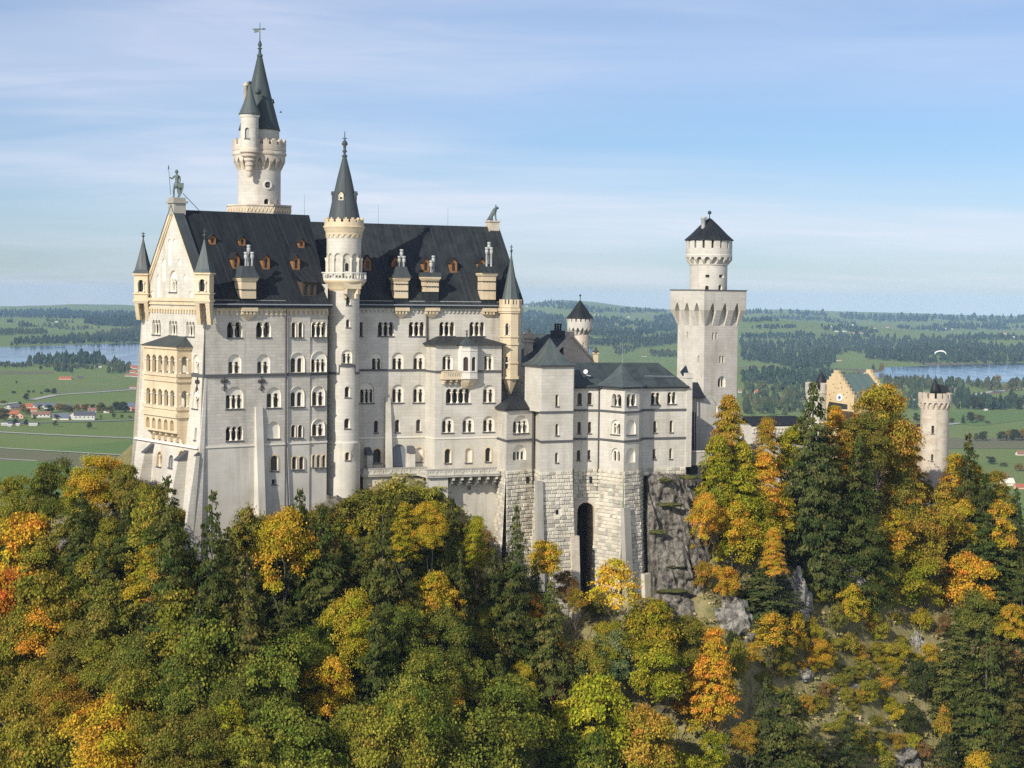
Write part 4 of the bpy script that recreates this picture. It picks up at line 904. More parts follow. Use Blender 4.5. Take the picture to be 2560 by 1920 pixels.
def chimney(surf, zf, xb0, xb1, yb, yt, ycap, pots, style, ybr, nm='chimney'):
    """body xb0..xb1 between yb (eaves) and yt, hooded cap up to ycap, pots = [(x, ytop, ybottom)]"""
    d0, d1 = -.35, 1.6
    s0, s1 = surf.hit(*zf(xb0, (yb + yt) / 2), d0)[0], surf.hit(*zf(xb1, (yb + yt) / 2), d0)[0]; xm = (xb0 + xb1) / 2
    zb, zt, zc = (surf.hit(*zf(xm, y), d0)[1] for y in (yb, yt, ycap)); w = s1 - s0
    mb = MB(); P = surf.P; sbox(mb, surf, s0, s1, zb, zt - .5, d0, d1)
    sbox(mb, surf, s0 - .14, s1 + .14, zt - .5, zt - .32, d0 - .14, d1 + .14); sbox(mb, surf, s0 - .24, s1 + .24, zt - .32, zt, d0 - .24, d1 + .24)
    c = mb.build(nm, M['sandstone'], palace)
    mb = MB(); sbox(mb, surf, s0 - .05, s1 + .05, zb - 1.4, zb - .02, d0 + .15, d1); mb.build('chimney_foot', M['slate_roof'], c)
    k = MB(); e = .42
    if style == 'hood':
        f = lambda q, z: [P((s0 + s1) / 2 - (w / 2 + e) * q, z, (d0 + d1) / 2 - (1.0 + e) * q), P((s0 + s1) / 2 + (w / 2 + e) * q, z, (d0 + d1) / 2 - (1.0 + e) * q), P((s0 + s1) / 2 + (w / 2 + e) * q, z, (d0 + d1) / 2 + (1.0 + e) * q), P((s0 + s1) / 2 - (w / 2 + e) * q, z, (d0 + d1) / 2 + (1.0 + e) * q)]
        k.prism(f(1, zt), f(.78, zt + (zc - zt) * .35)); k.prism(f(.78, zt + (zc - zt) * .35), f(.58, zc))
    elif style == 'gabled':
        a, b = s0 - .3, s1 + .3; k.add([P(a, zt, d0 - .5), P(b, zt, d0 - .5), P(b, zc, .6), P(a, zc, .6), P(b, zt, d1 + .5), P(a, zt, d1 + .5)], [(0, 1, 2, 3), (2, 4, 5, 3), (1, 4, 2), (5, 0, 3), (0, 5, 4, 1)])
    else: sbox(k, surf, s0 - .3, s1 + .3, zt, zc, d0 - .3, d1 + .3)
    k.build('chimney_cap', M['spire_grey'] if style != 'gabled' else M['slate_roof_pale'], c)
    for i, (x, y1, y0) in enumerate(pots):
        dd = .35 + (.55 if i == 0 else 0); s, z1 = surf.hit(*zf(x, y1), dd); z0 = surf.hit(*zf(x, y0), dd)[1] - .4; q = P(s, 0, dd); r = .17
        m2 = MB(); m2.lathe((q.x, q.y), [(r, z0), (r * .9, z1 - 1.0), (r * 1.5, z1 - .9), (r * 1.6, z1 - .45), (r * 1.2, z1 - .4), (r * 1.2, z1 - .3), (r * 1.65, z1 - .28), (r * 1.6, z1), (.02, z1)], n=8); m2.build('chimney_pot', M['pot_grey'], c)
    im = MB()
    for fz in ((.42,) if style == 'hood' and zf is Z1 else (.35, .68)):
        z = zb + (zt - zb) * fz; im.tube(P(s0 - .12, z, d0 - .05), P(s1 + .12, z, d0 - .05), .05); im.tube(P(s0 - .05, z, d0 - .1), P(s0 - .05, z, d1), .05)
        for j in range(5): im.tube(P(s0 + w * j / 5, z, d0 - .04), P(s0 + w * (j + .5) / 5, z - .16, d0 - .04), .03, n=4); im.tube(P(s0 + w * (j + .5) / 5, z - .16, d0 - .04), P(s0 + w * (j + 1) / 5, z, d0 - .04), .03, n=4)
    im.build('iron_band', M['iron'], c)
    b = MB(); z1, z0 = surf.hit(*zf(xm, ybr[0]))[1], surf.hit(*zf(xm, ybr[1]))[1]
    sbox(b, surf, s0 - .12, s1 + .12, z1 - .55, z1, -.75, 0)
    for j in range(4): t = s0 + w * j / 4; sbox(b, surf, t, t + w * .15, z1 - .95, z1 - .55, -.62, 0)
    cx = (s0 + s1) / 2; b.add([P(s0, z1 - .95, -.6), P(s1, z1 - .95, -.6), P(s1, z1 - .95, 0), P(s0, z1 - .95, 0), P(cx, z0, -.02)], [(1, 0, 4), (2, 1, 4), (0, 3, 4), (0, 1, 2, 3)]); b.build('chimney_corbel', M['sandstone'], c)
chimney(SW, Z1, 905, 1022, 850, 682, 590, [(962, 422, 590), (940, 478, 590), (990, 478, 590)], 'hood', (920, 1030))
chimney(SE, Z3, 690, 798, 1478, 1305, 1215, [(743, 1073, 1215), (724, 1128, 1215), (762, 1128, 1215)], 'hood', (1555, 1650))
chimney(SE, Z3, 943, 1052, 1425, 1300, 1265, [(1007, 1125, 1262), (988, 1165, 1262)], 'flat', (1555, 1655))
chimney(SE, Z3, 1415, 1525, 1490, 1268, 1195, [(1469, 1013, 1195), (1450, 1056, 1195), (1488, 1056, 1195)], 'gabled', (1560, 1640))
def rod(surf, px, y0, y1, half, r=.045):
    s, z0 = surf.hit(px, y0, half); z1 = surf.hit(px, y1, half)[1]; mb = MB(); mb.tube(surf.P(s, z0 - .4, half), surf.P(s, z1, half), r, r * .5, 5); mb.build('lightning_rod', M['gutter'], palace)
rod(SW, 761, 533, 484, 10); rod(SE, 945.5, 559, 512, 10); rod(SE, 1119.5, 564, 518, 10)
mb = MB(); mb.tube(GF.P(GW / 2 + .2, ZR + 2.2, 1.4), SW.P(4.1, RTOP, 10), .05); mb.build('stay_cable', M['iron'], palace)
# ------------------------------------------------------------------ round towers
def zat(y, x, Y): return at(x, y, Y).z
def cyl_wall(mb, C, z0, z1, holes=(), zs=1.2, nz=None):
    c = 2 * pi * C.R; n = 48; st = [(c * i / n, z) for z in ([z0, z1] + list(nz if nz is not None else zst(z0, z1, zs))) for i in range(1, n)]
    poly = [(c * i / n, z0) for i in range(n + 1)] + [(c * i / n, z1) for i in range(n, -1, -1)]
    sheet(mb, C, poly, holes, [q for q in st if z0 < q[1] < z1], True)
def merlons(mb, c, R, z0, zlow, z1, n, frac=.6, th=.35, ph=0.0, rounded=False, seg=3):
    m = 64
    mb.lathe(c, [(R, z0), (R, zlow), (R - th, zlow), (R - th, z0)], m, smooth=False)
    for k in range(n):
        a0 = ph + 2 * pi * k / n; a1 = a0 + 2 * pi * frac / n
        for j in range(seg):
            t0, t1 = a0 + (a1 - a0) * j / seg, a0 + (a1 - a0) * (j + 1) / seg
            zz = z1 if not rounded or j == seg // 2 else z1 - .22
            pt = lambda r, t, z: Vector((c[0] + r * cos(t), c[1] + r * sin(t), z))
            mb.hexa([pt(R, t0, zlow - .02), pt(R, t1, zlow - .02), pt(R - th, t1, zlow - .02), pt(R - th, t0, zlow - .02), pt(R, t0, zz), pt(R, t1, zz), pt(R - th, t1, zz), pt(R - th, t0, zz)])
def machicolation(th, c, R0_, R1, z0, z1, z2, n, m, pointed=False, name='machicolation', frac=.62, dp=.0):
    """band flaring from radius R0_ (z0) to R1 (z1..z2) cut by n arched niches"""
    pf = lambda z: R1 if z >= z1 else R0_ + (R1 - R0_) * max(0, (z - z0) / (z1 - z0)) ** .8
    C = Cyl(c, R1, pf); cc = 2 * pi * R1; hs = []
    for k in range(n):
        s = cc * (k + .5) / n; w = cc / n * frac; hs.append(arch(s - w / 2, s + w / 2, z0 + .02, z1 + (z2 - z1) * .62, 6, pointed))
    mb = MB(); n_ = 8 * n; poly = [(cc * i / n_, z0) for i in range(n_ + 1)] + [(cc * i / n_, z2) for i in range(n_, -1, -1)]
    sheet(mb, C, poly, hs, [(cc * (k + f) / n, z0 + (z1 - z0) * g) for k in range(n) for f in (0.0, .06, .94) for g in (.25, .5, .75, 1.0)])
    inner = Cyl(c, R1, lambda z: R0_ + dp)
    for h in hs:
        for i in range(len(h)):
            a, b = h[i], h[(i + 1) % len(h)]; mb.add([C.P(*a), C.P(*b), inner.P(*b), inner.P(*a)], [(0, 1, 2, 3)])
        fill(mb, inner, h, 0)
    o = mb.build(name, m, th); return o
def cone_roof(mb, c, prof, n=24): return mb.lathe(c, prof, n)

# ---- stair tower in the corner of the long front
CY = 266.0; tc2 = at(858, 900, CY); cx2 = (tc2.x, tc2.y); pxm = CY / 4500
stair = thing('stair_tower', 'slender round stair tower with dark spire rising along the long palace front', 'tower', (tc2.x, tc2.y, -45))
sr = 39.5 * pxm; z_ = lambda y: at(858, y, CY).z
zlow2 = z_(1105)
C1 = Cyl(cx2, sr); hh = []
swin = lambda r, zf=Z4, *a, **k: window(stair, C1, C1.rect(*zf(r[0], r[1]), *zf(r[2], r[3])), *a, holes=hh, **k)
swin((257, 145, 287, 205)); swin((222, 375, 302, 478), Z4, 'under', 2, low=.72)
swin((247, 652, 287, 733)); swin((243, 893, 287, 968)); window(stair, C1, C1.rect(*Z3(283, 1465), *Z3(320, 1533)), holes=hh)
mb = MB(); cyl_wall(mb, C1, zlow2, z_(706), hh)
mb.build('shaft', M['ashlar_light'], stair)
prf = lambda z: sr * (1.085 + (zlow2 - z) * .006)
C0 = Cyl(cx2, sr, prf); h0 = []
window(stair, C0, C0.rect(*Z4(250, 1148), *Z4(285, 1208)), holes=h0, frame=(M['sandstone'], .16))
mb = MB(); cyl_wall(mb, C0, -60, zlow2, h0, 3); mb.lathe(cx2, [(sr * 1.085, zlow2), (sr * 1.0, zlow2 + .25)], 48); mb.build('base_wall', M['base_wall'], stair)
mb = MB(); C1b = Cyl(cx2, sr); c_ = 2 * pi * sr
sA = C1.hit(*Z4(205, 540))[0]; sB_ = C1.hit(*Z4(322, 540))[0]; zs_ = z_(931)
for a, b, zz in ((c_ * .25, sA, zs_), (sA, sB_, z_(912)), (sB_, c_ * .75, zs_)):
    n = 10
    for i in range(n): t0, t1 = a + (b - a) * i / n, a + (b - a) * (i + 1) / n; sbox(mb, C1, t0, t1, zz - .2, zz + .1, -.14, .02)
for t in (sA, sB_): sbox(mb, C1, t - .06, t + .06, zs_, z_(912), -.12, .02)
mb.build('string_course', M['sill'], stair)
# gallery with balustrade
gr = 56 * pxm; zg = z_(700)
mb = MB(); mb.lathe(cx2, [(sr, z_(727)), (sr * 1.12, z_(720)), (sr * 1.12, z_(716)), (gr * .9, z_(711)), (gr * .92, z_(708)), (gr, z_(704)), (gr, zg), (sr * .9, zg)], 40); mb.build('gallery_corbel', M['sandstone'], stair)
mb = MB(); nb = 40
mb.lathe(cx2, [(gr - .02, zg), (gr - .02, zg + .18), (gr - .22, zg + .18)], 48, smooth=False); zt_ = z_(681)
mb.lathe(cx2, [(gr - .2, zt_ - .16), (gr + .05, zt_ - .16), (gr + .05, zt_), (gr - .22, zt_), (gr - .22, zt_ - .16)], 48, smooth=False)
for k in range(nb):
    a = 2 * pi * k / nb; p = (cx2[0] + (gr - .1) * cos(a), cx2[1] + (gr - .1) * sin(a)); r = .13 if k % 4 == 0 else .07
    mb.tube((*p, zg + .15), (*p, zt_ - .12), r, r, 5)
mb.build('balustrade', M['marble'], stair)
# upper drum with blind arcade
ur = 43 * pxm; C2 = Cyl(cx2, ur); h2 = []; z2a, z2b = zg, z_(588); cc = 2 * pi * ur; na = 12
mb = MB(); dd = MB()
sw0, zw0, sw1, zw1 = C2.rect(*Z3(275, 1185), *Z3(305, 1252)); pm = MB()
off = (C2.hit(*Z3(213, 1180))[0] / cc * na) % 1.0
for k in range(na):
    s = (k + off) * cc / na; lp = arch(s - cc / na * .40, s + cc / na * .40, zg + .3, z_(634), 8)
    if lp[0][0] < 0 or lp[1][0] > cc: continue
    h2.append(lp); reveal(mb, C2, lp, 0, .24)
    sheet(mb, C2, lp, [], [], True, .24)
cyl_wall(mb, C2, z2a, z2b, h2)
fill(pm, C2, arch(sw0, sw1, zw0, zw1, 6), .225); dr = mb.build('drum', M['ashlar_light'], stair); pm.build('pane', M['pane'], dr)
for k in range(na):
    s = (k + off + .5) * cc / na; p = C2.P(s, 0, -.05); mb = MB(); mb.lathe((p.x, p.y), [(.14, zg), (.11, zg + .3), (.10, z_(655)), (.2, z_(650)), (.24, z_(645))], 6); mb.build('column', M['column'], dr)
machicolation(stair, cx2, ur, ur * 1.06, z_(597), z_(592), z_(584), 20, M['sandstone'], name='arcade_frieze', frac=.6)
cr_ = 52 * pxm
mb = MB(); mb.lathe(cx2, [(ur * 1.06, z_(584)), (ur * 1.08, z_(580)), (cr_ * .95, z_(575)), (cr_ * .96, z_(571)), (cr_, z_(569)), (cr_, z_(566)), (cr_ * .93, z_(565))], 40); mb.build('cornice', M['sandstone'], stair)
mb = MB(); merlons(mb, cx2, 49 * pxm, z_(566), z_(556), z_(545), 16, .68, .4, .05, True, 3); mb.build('battlement', M['sandstone'], stair)
mb = MB(); cone_roof(mb, cx2, [(ur * .6, z_(560)), (41 * pxm, z_(552)), (39.5 * pxm, z_(546)), (30 * pxm, z_(500)), (17 * pxm, z_(441)), (5 * pxm, z_(393)), (.1, z_(388))], 28); spst = mb.build('spire', M['spire_grey'], stair)
mb = MB(); P0 = lambda r, y: (r * pxm, z_(y))
mb.lathe(cx2, [P0(4, 394), P0(7.5, 391), P0(7, 389), P0(3, 386), P0(3, 382), P0(6, 379), P0(5, 376), P0(2.5, 373), P0(4, 369), P0(3, 366), P0(8, 361), P0(6, 355), P0(2, 350), P0(1.2, 345), P0(1, 330), (.01, z_(328))], 10)
mb.tube((cx2[0] - .35, cx2[1], z_(346)), (cx2[0] + .35, cx2[1], z_(346)), .07); mb.build('finial', M['spire_grey'], stair)
# lucarnes on the spire
def lucarne(th, c, ang, zb, r, w, h, m_face, m_roof, dep=.5, parent=None, open_=None):
    u = Vector((-sin(ang), cos(ang), 0)); o = Vector((cos(ang), sin(ang), 0)); q = Vector((c[0], c[1], 0)) + o * r
    S_ = Plane(q - u * (w / 2), math.degrees(math.atan2(u.x, u.y)))
    if S_.n.dot(o) > 0: u = -u; S_ = Plane(q - u * (w / 2), math.degrees(math.atan2(u.x, u.y)))
    mb = MB(); lp = arch(w * .2, w * .8, zb + .12, zb + h * .72, 6); sheet(mb, S_, [(0, zb), (w, zb), (w, zb + h * .7), (w / 2, zb + h), (0, zb + h * .7)], [lp]); reveal(mb, S_, lp, 0, .15)
    for s in (0, w): mb.quad(S_.P(s, zb), S_.P(s, zb, dep), S_.P(s, zb + h * .7, dep + .3), S_.P(s, zb + h * .7))
    l = mb.build('lucarne', m_face, parent); pm = MB(); fill(pm, S_, lp, .13); pm.build('pane', open_ or M['pane'], l)
    rm = MB(); e = .1
    for s in (-e, w + e): rm.add([S_.P(s, zb + h * .66, -.15), S_.P(w / 2, zb + h + .1, -.15), S_.P(w / 2, zb + h + .1, dep + .9), S_.P(s, zb + h * .66, dep + .5)], [(0, 1, 2, 3)])
    rm.build('lucarne_roof', m_roof, l)
zl_ = z_(502)
for k, a in enumerate((-100, -10, 80, 170)): lucarne(stair, cx2, rad(a), zl_, 30.5 * pxm, .72, 1.3, M['sandstone'] if k == 0 else M['spire_grey'], M['spire_grey'], .5, spst, M['white_paint'] if k == 0 else None)
# little bartizan under the gallery
Cb = Cyl(cx2, sr); s0, s1 = Cb.hit(*Z3(262, 1350))[0], Cb.hit(*Z3(366, 1350))[0]
mb = MB(); zc0, zc1 = z_(719), z_(698); w = s1 - s0
lp = arch(s0 + w * .12, s1 - w * .12, z_(745), z_(722), 6)
b = MB(); sbox(b, Cb, s0, s1, z_(722), z_(699), -.95, .05)
for a in (s0, s1 - w * .2): sbox(b, Cb, a, a + w * .2, z_(735), z_(722), -.8, .05); sbox(b, Cb, a + .03, a + w * .17, z_(746), z_(735), -.42, .05)
b.build('bartizan', M['sandstone'], stair)

# ---- great round tower behind the western roof
TY = 281.0; tc3 = at(648, 480, TY); cx3 = (tc3.x, tc3.y); px3 = TY / 4500; y3 = lambda y: at(648, y, TY).z; q3 = lambda yz: y3(Z7(0, yz)[1])
great = thing('great_tower', 'tall round main tower with battlements, side turret and weathervane above the palace roof', 'tower', (tc3.x, tc3.y, -30))
r3 = 53 * px3; C3 = Cyl(cx3, r3); h3 = []
s0, z0, s1, z1 = C3.rect(*Z7(384, 1457), *Z7(426, 1507)); window(great, C3, (s0, z0, s1, z1), 'arch', holes=h3, sill=False)
s0, z0, s1, z1 = C3.rect(*Z7(484, 1462), *Z7(505, 1507)); window(great, C3, (s0, z0, s1, z1), 'arch', holes=h3, sill=False)
mb = MB(); cyl_wall(mb, C3, -20, q3(1235), h3, 2.0); mb.build('shaft', M['ashlar_light'], great)
sc_, zc_ = C3.hit(*Z7(411, 1348)); mb = MB(); rr = 36 / 3.19 * px3
circ = lambda r, d: [C3.P(sc_ + r * cos(2 * pi * i / 20), zc_ + r * sin(2 * pi * i / 20), d) for i in range(20)]
a, b, c = circ(rr, -.16), circ(rr * .72, -.16), circ(rr * .72, -.02); a2 = circ(rr, .05)
mb.add(a + b + c + a2, [f for i in range(20) for j in [(i + 1) % 20] for f in ((i, j, 20 + j, 20 + i), (20 + i, 20 + j, 40 + j, 40 + i), (60 + i, 60 + j, j, i))]); ow = mb.build('round_window', M['trim'], great)
mb = MB(); mb.add(circ(rr * .73, -.03), [tuple(range(20))]); pn = mb.build('pane', M['pane_light'], ow)
mb = MB()
for k in (-1, 1):
    for j in (-1, 1): 
        s_, z__ = sc_ + k * .17, zc_ + j * .22; sbox(mb, C3, s_ - .12, s_ + .12, z__ - .18, z__ + .18, -.06, -.035)
mb.build('glazing', M['pane'], ow)
# octagonal foot platform
mb = MB(); zp0, zp1 = q3(1600), q3(1512); oc3 = lambda r, z: [Vector((cx3[0] + r * cos(a), cx3[1] + r * sin(a), z)) for a in [rad(-90 + 10 + 22.5) + 2 * pi * i / 8 for i in range(8)]]
R8 = 83 * px3; mb.prism(oc3(R8, zp0 - 3), oc3(R8, zp1 - .25)); mb.prism(oc3(R8 * 1.03, zp1 - .25), oc3(R8 * 1.03, zp1)); plat = mb.build('tower_platform', M['gate_stone'], great)
mb = MB(); v = oc3(R8 * 1.005, 0)
for i in range(8):
    a, b = v[i], v[(i + 1) % 8]
    for k in range(7):
        for (t0, zz0), (t1, zz1) in (((k / 7, zp1 - 1.15), ((k + .5) / 7, zp1 - .4)), (((k + .5) / 7, zp1 - .4), ((k + 1) / 7, zp1 - 1.15))):
            p, q = a.lerp(b, t0), a.lerp(b, t1); mb.tube((p.x, p.y, zz0), (q.x, q.y, zz1), .1, n=4)
mb.build('lattice_parapet', M['sandstone'], plat)
# machicolated crown
R1 = 64 * px3
machicolation(great, cx3, r3, R1, q3(1238), q3(1165), q3(1122), 20, M['gate_stone'], True)
mb = MB(); mb.lathe(cx3, [(R1, q3(1124)), (R1 * 1.05, q3(1112)), (R1 * 1.05, q3(1098)), (R1 * 1.02, q3(1090)), (R1 * 1.02, q3(1075)), (R1 * .8, q3(1075))], 48); mb.build('cornice', M['gate_stone'], great)
mb = MB(); merlons(mb, cx3, 66 * px3, q3(1080), q3(1035), q3(988), 18, .66, .5, .1, True, 3); mb.build('battlement', M['gate_stone'], great)
# upper drum and spire
r4 = 49 * px3; mb = MB(); C4 = Cyl(cx3, r4); cyl_wall(mb, C4, q3(1090), q3(895), zs=2); mb.build('drum', M['ashlar_light'], great)
mb = MB(); cone_roof(mb, cx3, [(r4, q3(905)), (52 * px3, q3(915)), (51 * px3, q3(905)), (47 * px3, q3(860)), (34 * px3, q3(700)), (29 * px3, q3(640)), (17 * px3, q3(480)), (6.5 * px3, q3(330)), (.2, q3(318))], 32)
sp3 = mb.build('spire', M['patina_roof'], great)
g3 = lambda r, y: (r * px3, q3(y)); mb = MB()
mb.lathe(cx3, [g3(7, 325), g3(7.5, 312), g3(4, 300), g3(3, 268), g3(6, 262), g3(6, 258), g3(2.5, 252), g3(5, 235), g3(4.5, 215), g3(2, 206), g3(3, 203), g3(1.5, 198), g3(1.2, 185), g3(.7, 60), (.01, q3(48))], 12); mb.build('finial', M['spire_grey'], great)
mb = MB(); V = lambda x, y: at(*Z7(x, y), TY)
for a, b, r in ((V(300, 104), V(395, 104), .09), (V(378, 96), V(395, 104), .05), (V(378, 112), V(395, 104), .05)): mb.tube(a, b, r, n=5)
fl = [(288, 94), (300, 108), (322, 104), (340, 100), (340, 126), (322, 132), (310, 132), (304, 136), (308, 120), (294, 110)]
nrm = Vector((0, .08, 0)); p = [V(*q) for q in fl]; mb.prism([a - nrm for a in p], [a + nrm for a in p]); mb.build('weathervane', M['bronze'], great)
lucarne(great, cx3, rad(-5), q3(745), 33 * px3, 1.2, 1.5, M['wood_dark'], M['patina_roof'], .9, sp3)
lucarne(great, cx3, rad(175), q3(745), 33 * px3, 1.2, 1.5, M['wood_dark'], M['patina_roof'], .9, sp3)
mb = MB(); mb.ball((V(343, 610).x, V(343, 610).y - 1.75, q3(612)), .45); mb.build('spire_knob', M['patina_roof'], sp3)
# slim chimney beside the side turret
p = at(*Z7(240, 600), TY + 1); mb = MB(); mb.lathe((p.x, p.y), [(.36, q3(800)), (.34, q3(556)), (.48, q3(552)), (.48, q3(540)), (.26, q3(535)), (.26, q3(522)), (.02, q3(520))], 8); mb.build('chimney', M['gate_stone'], great)
# corbelled side turret
SY = TY - 4.6; tp = at(*Z7(268, 950), SY); ct = (tp.x, tp.y); ps = SY / 4500; qs = lambda yz: at(625, Z7(0, yz)[1], SY).z
rt = 22 * ps; Ct = Cyl(ct, rt); ht = []; window(great, Ct, Ct.rect(*Z7(230, 890), *Z7(266, 975)), 'blind', holes=ht, trim=M['pane_light'], sill=True)
mb = MB(); cyl_wall(mb, Ct, qs(1050), qs(795), ht); st_ = mb.build('side_turret', M['ashlar_light'], great)
mb = MB(); G = lambda r, y: (r * ps, qs(y))
mb.lathe(ct, [(.05, qs(1288)), G(5, 1284), G(7, 1262), G(6, 1250), G(7, 1238), G(9, 1232), G(9, 1208), G(7.5, 1206), G(9, 1196), G(11, 1190), G(11, 1172), G(9.5, 1170), G(12, 1158), G(14, 1150), G(14, 1138), G(13, 1136), G(17, 1126), G(20, 1118), G(20, 1104), G(19, 1102), G(24.5, 1088), G(24.5, 1068), G(22, 1050)], 24, smooth=False); mb.build('corbel', M['gate_stone'], st_)
mb = MB(); mb.lathe(ct, [G(22.5, 812), G(25, 800), G(26, 793), (22 * ps, qs(790))], 28); mb.build('cornice', M['trim'], st_)
mb = MB(); cone_roof(mb, ct, [G(22, 800), G(28, 790), G(25, 770), G(16, 700), G(9, 630), G(3.5, 560), (.12, qs(548))], 24); mb.build('spire', M['patina_spire'], st_)
mb = MB(); mb.ball((ct[0], ct[1], qs(533)), .28); mb.tube((ct[0], ct[1], qs(560)), (ct[0], ct[1], qs(520)), .07); mb.build('finial', M['spire_grey'], st_)

# ---- square keep with the round turret
KY = 330.0; kc0 = at(1760, 900, KY)
keep = thing('square_keep', 'pale square keep with flared pointed-arch crown and round turret on top', 'tower', (kc0.x, kc0.y, -45))
KS = 7.9; KF = Plane(kc0, 57.0); KG = Plane(kc0 + KF.n * KS, 147.0)
zt = KF.hit(1805, 727)[1]; za = KF.hit(1805, 775)[1]; zb = KF.hit(1805, 815)[1]; FL = 1.05
kb = lambda z: 0 if z < zb else -FL * min(1, (z - zb) / (za - zb)) ** 1.0
kz0 = KF.hit(1805, 1010)[1]
fm = MB(); kh = {0: [], 1: []}
kw = lambda S_, i, r, kind='arch', **k: window(keep, S_, S_.rect(*Z6(r[0], r[1]), *Z6(r[2], r[3])), kind, holes=kh[i], sill=False, **k)
for r in ((377, 940, 389, 986), (398, 940, 410, 986), (424, 1097, 437, 1143), (443, 1097, 456, 1143)): kw(KF, 0, r, 'rect', dep=.5)
kw(KF, 0, (414, 1232, 464, 1305), 'under', n=2, low=.8, cols=False); 
for r in ((205, 935, 215, 980), (277, 1095, 289, 1142)): kw(KG, 1, r, 'rect', dep=.5)
for i, S_ in ((0, KF), (1, KG)):
    sheet(fm, S_, [(0, kz0), (KS, kz0), (KS, zb), (0, zb)], kh[i])
ko = Plane(KF.o + KF.n * KS, 57.0)
fm.quad(KF.P(KS, kz0, 0), KF.P(KS, kz0, KS), KF.P(KS, zb, KS), KF.P(KS, zb, 0)); fm.quad(KG.P(0, kz0), KG.P(0, zb), KF.P(KS, zb, KS), KF.P(KS, kz0, KS))
fm.build('shaft', M['ashlar_light'], keep)
lb = MB(); e = .28; p = [KF.P(-e, -60, -e), KF.P(KS + e, -60, -e), KF.P(KS + e, -60, KS + e), KF.P(-e, -60, KS + e)]
KL = Plane(KF.P(-e, 0, -e), 57.0); kh2 = []
window(keep, KL, KL.rect(*Z6(360, 1408), *Z6(412, 1500)), 'under', n=2, low=.8, holes=kh2)
sheet(lb, KL, [(0, -60), (KS + 2 * e, -60), (KS + 2 * e, kz0), (0, kz0)], kh2)
h_ = Vector((0, 0, kz0 + 60))
for a, b in ((1, 2), (2, 3), (3, 0)): lb.quad(p[a], p[b], p[b] + h_, p[a] + h_)
q = [v + h_ for v in p]; lb.add(q, [(0, 1, 2, 3)]); lb.build('base_wall', M['render_wall'], keep)
cm_ = MB()
for S_, L_ in ((KF, KS), (KG, KS), (Plane(KF.P(KS, 0, 0), -33.0), KS), (Plane(KF.P(KS, 0, KS), 237.0), KS)):
    F = Plane(S_.o, math.degrees(math.atan2(S_.u.x, S_.u.y)), kb)
    if F.n.dot(S_.n) < 0: F.n = -F.n
    hs = []
    for k in range(3):
        c = L_ * (k + .5) / 3 + (k - 1) * .25; w = L_ / 3 * .60; hs.append(arch(c - w / 2, c + w / 2, zb + .02, zb + (zt - zb) * .66, 6, True))
    poly = [(0, zb), (L_, zb), (L_ + FL, za), (L_ + FL, zt), (-FL, zt), (-FL, za)]
    sheet(cm_, F, poly, hs, [(L_ * j / 9 - .3 + .6 * j / 9, za) for j in range(10)])
    for h in hs:
        for i in range(len(h)): a, b = h[i], h[(i + 1) % len(h)]; cm_.add([F.P(*a), F.P(*b), S_.P(b[0], b[1], .12), S_.P(a[0], a[1], .12)], [(0, 1, 2, 3)])
        sheet(cm_, S_, h, (), d=.12)
cm_.build('flared_crown', M['ashlar_light'], keep)
mb = MB(); e = FL + .12; mb.prism([KF.P(-e, zt, -e), KF.P(KS + e, zt, -e), KF.P(KS + e, zt, KS + e), KF.P(-e, zt, KS + e)], [KF.P(-e, zt + .18, -e), KF.P(KS + e, zt + .18, -e), KF.P(KS + e, zt + .18, KS + e), KF.P(-e, zt + .18, KS + e)]); mb.build('crown_slab', M['sill'], keep)
mb = MB(); s, z = KF.hit(*Z6(443, 812)); sbox(mb, KF, s - .12, s + .12, z - .55, z + .55, -.5, .1) if False else None
kc = KF.P(KS / 2, 0, KS / 2); ck = (kc.x, kc.y); KYc = kc.y; pk = KYc / 4500; zk = lambda yz: at(1779, Z6(0, yz)[1], KYc).z
rk = 46.5 * pk; CK = Cyl(ck, rk); hk = []
for r, kd in (((328, 626, 352, 664), 'arch'), ((417, 619, 442, 664), 'arch'), ((330, 553, 358, 572), 'rect'), ((422, 553, 451, 574), 'rect')): window(keep, CK, CK.rect(*Z6(r[0], r[1]), *Z6(r[2], r[3])), kd, holes=hk, sill=False, dep=.5)
mb = MB(); cyl_wall(mb, CK, zk(690), zk(485), hk); tu = mb.build('turret', M['ashlar_light'], keep)
machicolation(keep, ck, rk * 1.02, 58 * pk, zk(487), zk(455), zk(425), 18, M['ashlar_light'], name='machicolation', frac=.66)
mb = MB(); mb.lathe(ck, [(rk * 1.03, zk(490)), (rk * 1.06, zk(488)), (rk * 1.06, zk(484))], 40); R_ = 57.5 * pk; mb.lathe(ck, [(R_, zk(426)), (R_ * 1.01, zk(424)), (R_ * 1.01, zk(420)), (R_ * .99, zk(419))], 40); mb.build('moulding', M['trim'], keep)
mb = MB(); merlons(mb, ck, R_, zk(426), zk(378), zk(322), 16, .74, .5, .1); mb.build('battlement', M['ashlar_light'], keep)
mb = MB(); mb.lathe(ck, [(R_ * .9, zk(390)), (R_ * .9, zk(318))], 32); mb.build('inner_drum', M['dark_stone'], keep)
mb = MB(); cone_roof(mb, ck, [(R_ * .9, zk(326)), (62 * pk, zk(326)), (61 * pk, zk(320)), (46 * pk, zk(285)), (25 * pk, zk(228)), (7 * pk, zk(183)), (.1, zk(174))], 12); mb.build('roof', M['slate_roof'], keep)
mb = MB(); mb.tube((*ck, zk(190)), (*ck, zk(145)), .12, .08); mb.ball((*ck, zk(138)), .36); mb.build('finial', M['spire_grey'], keep)
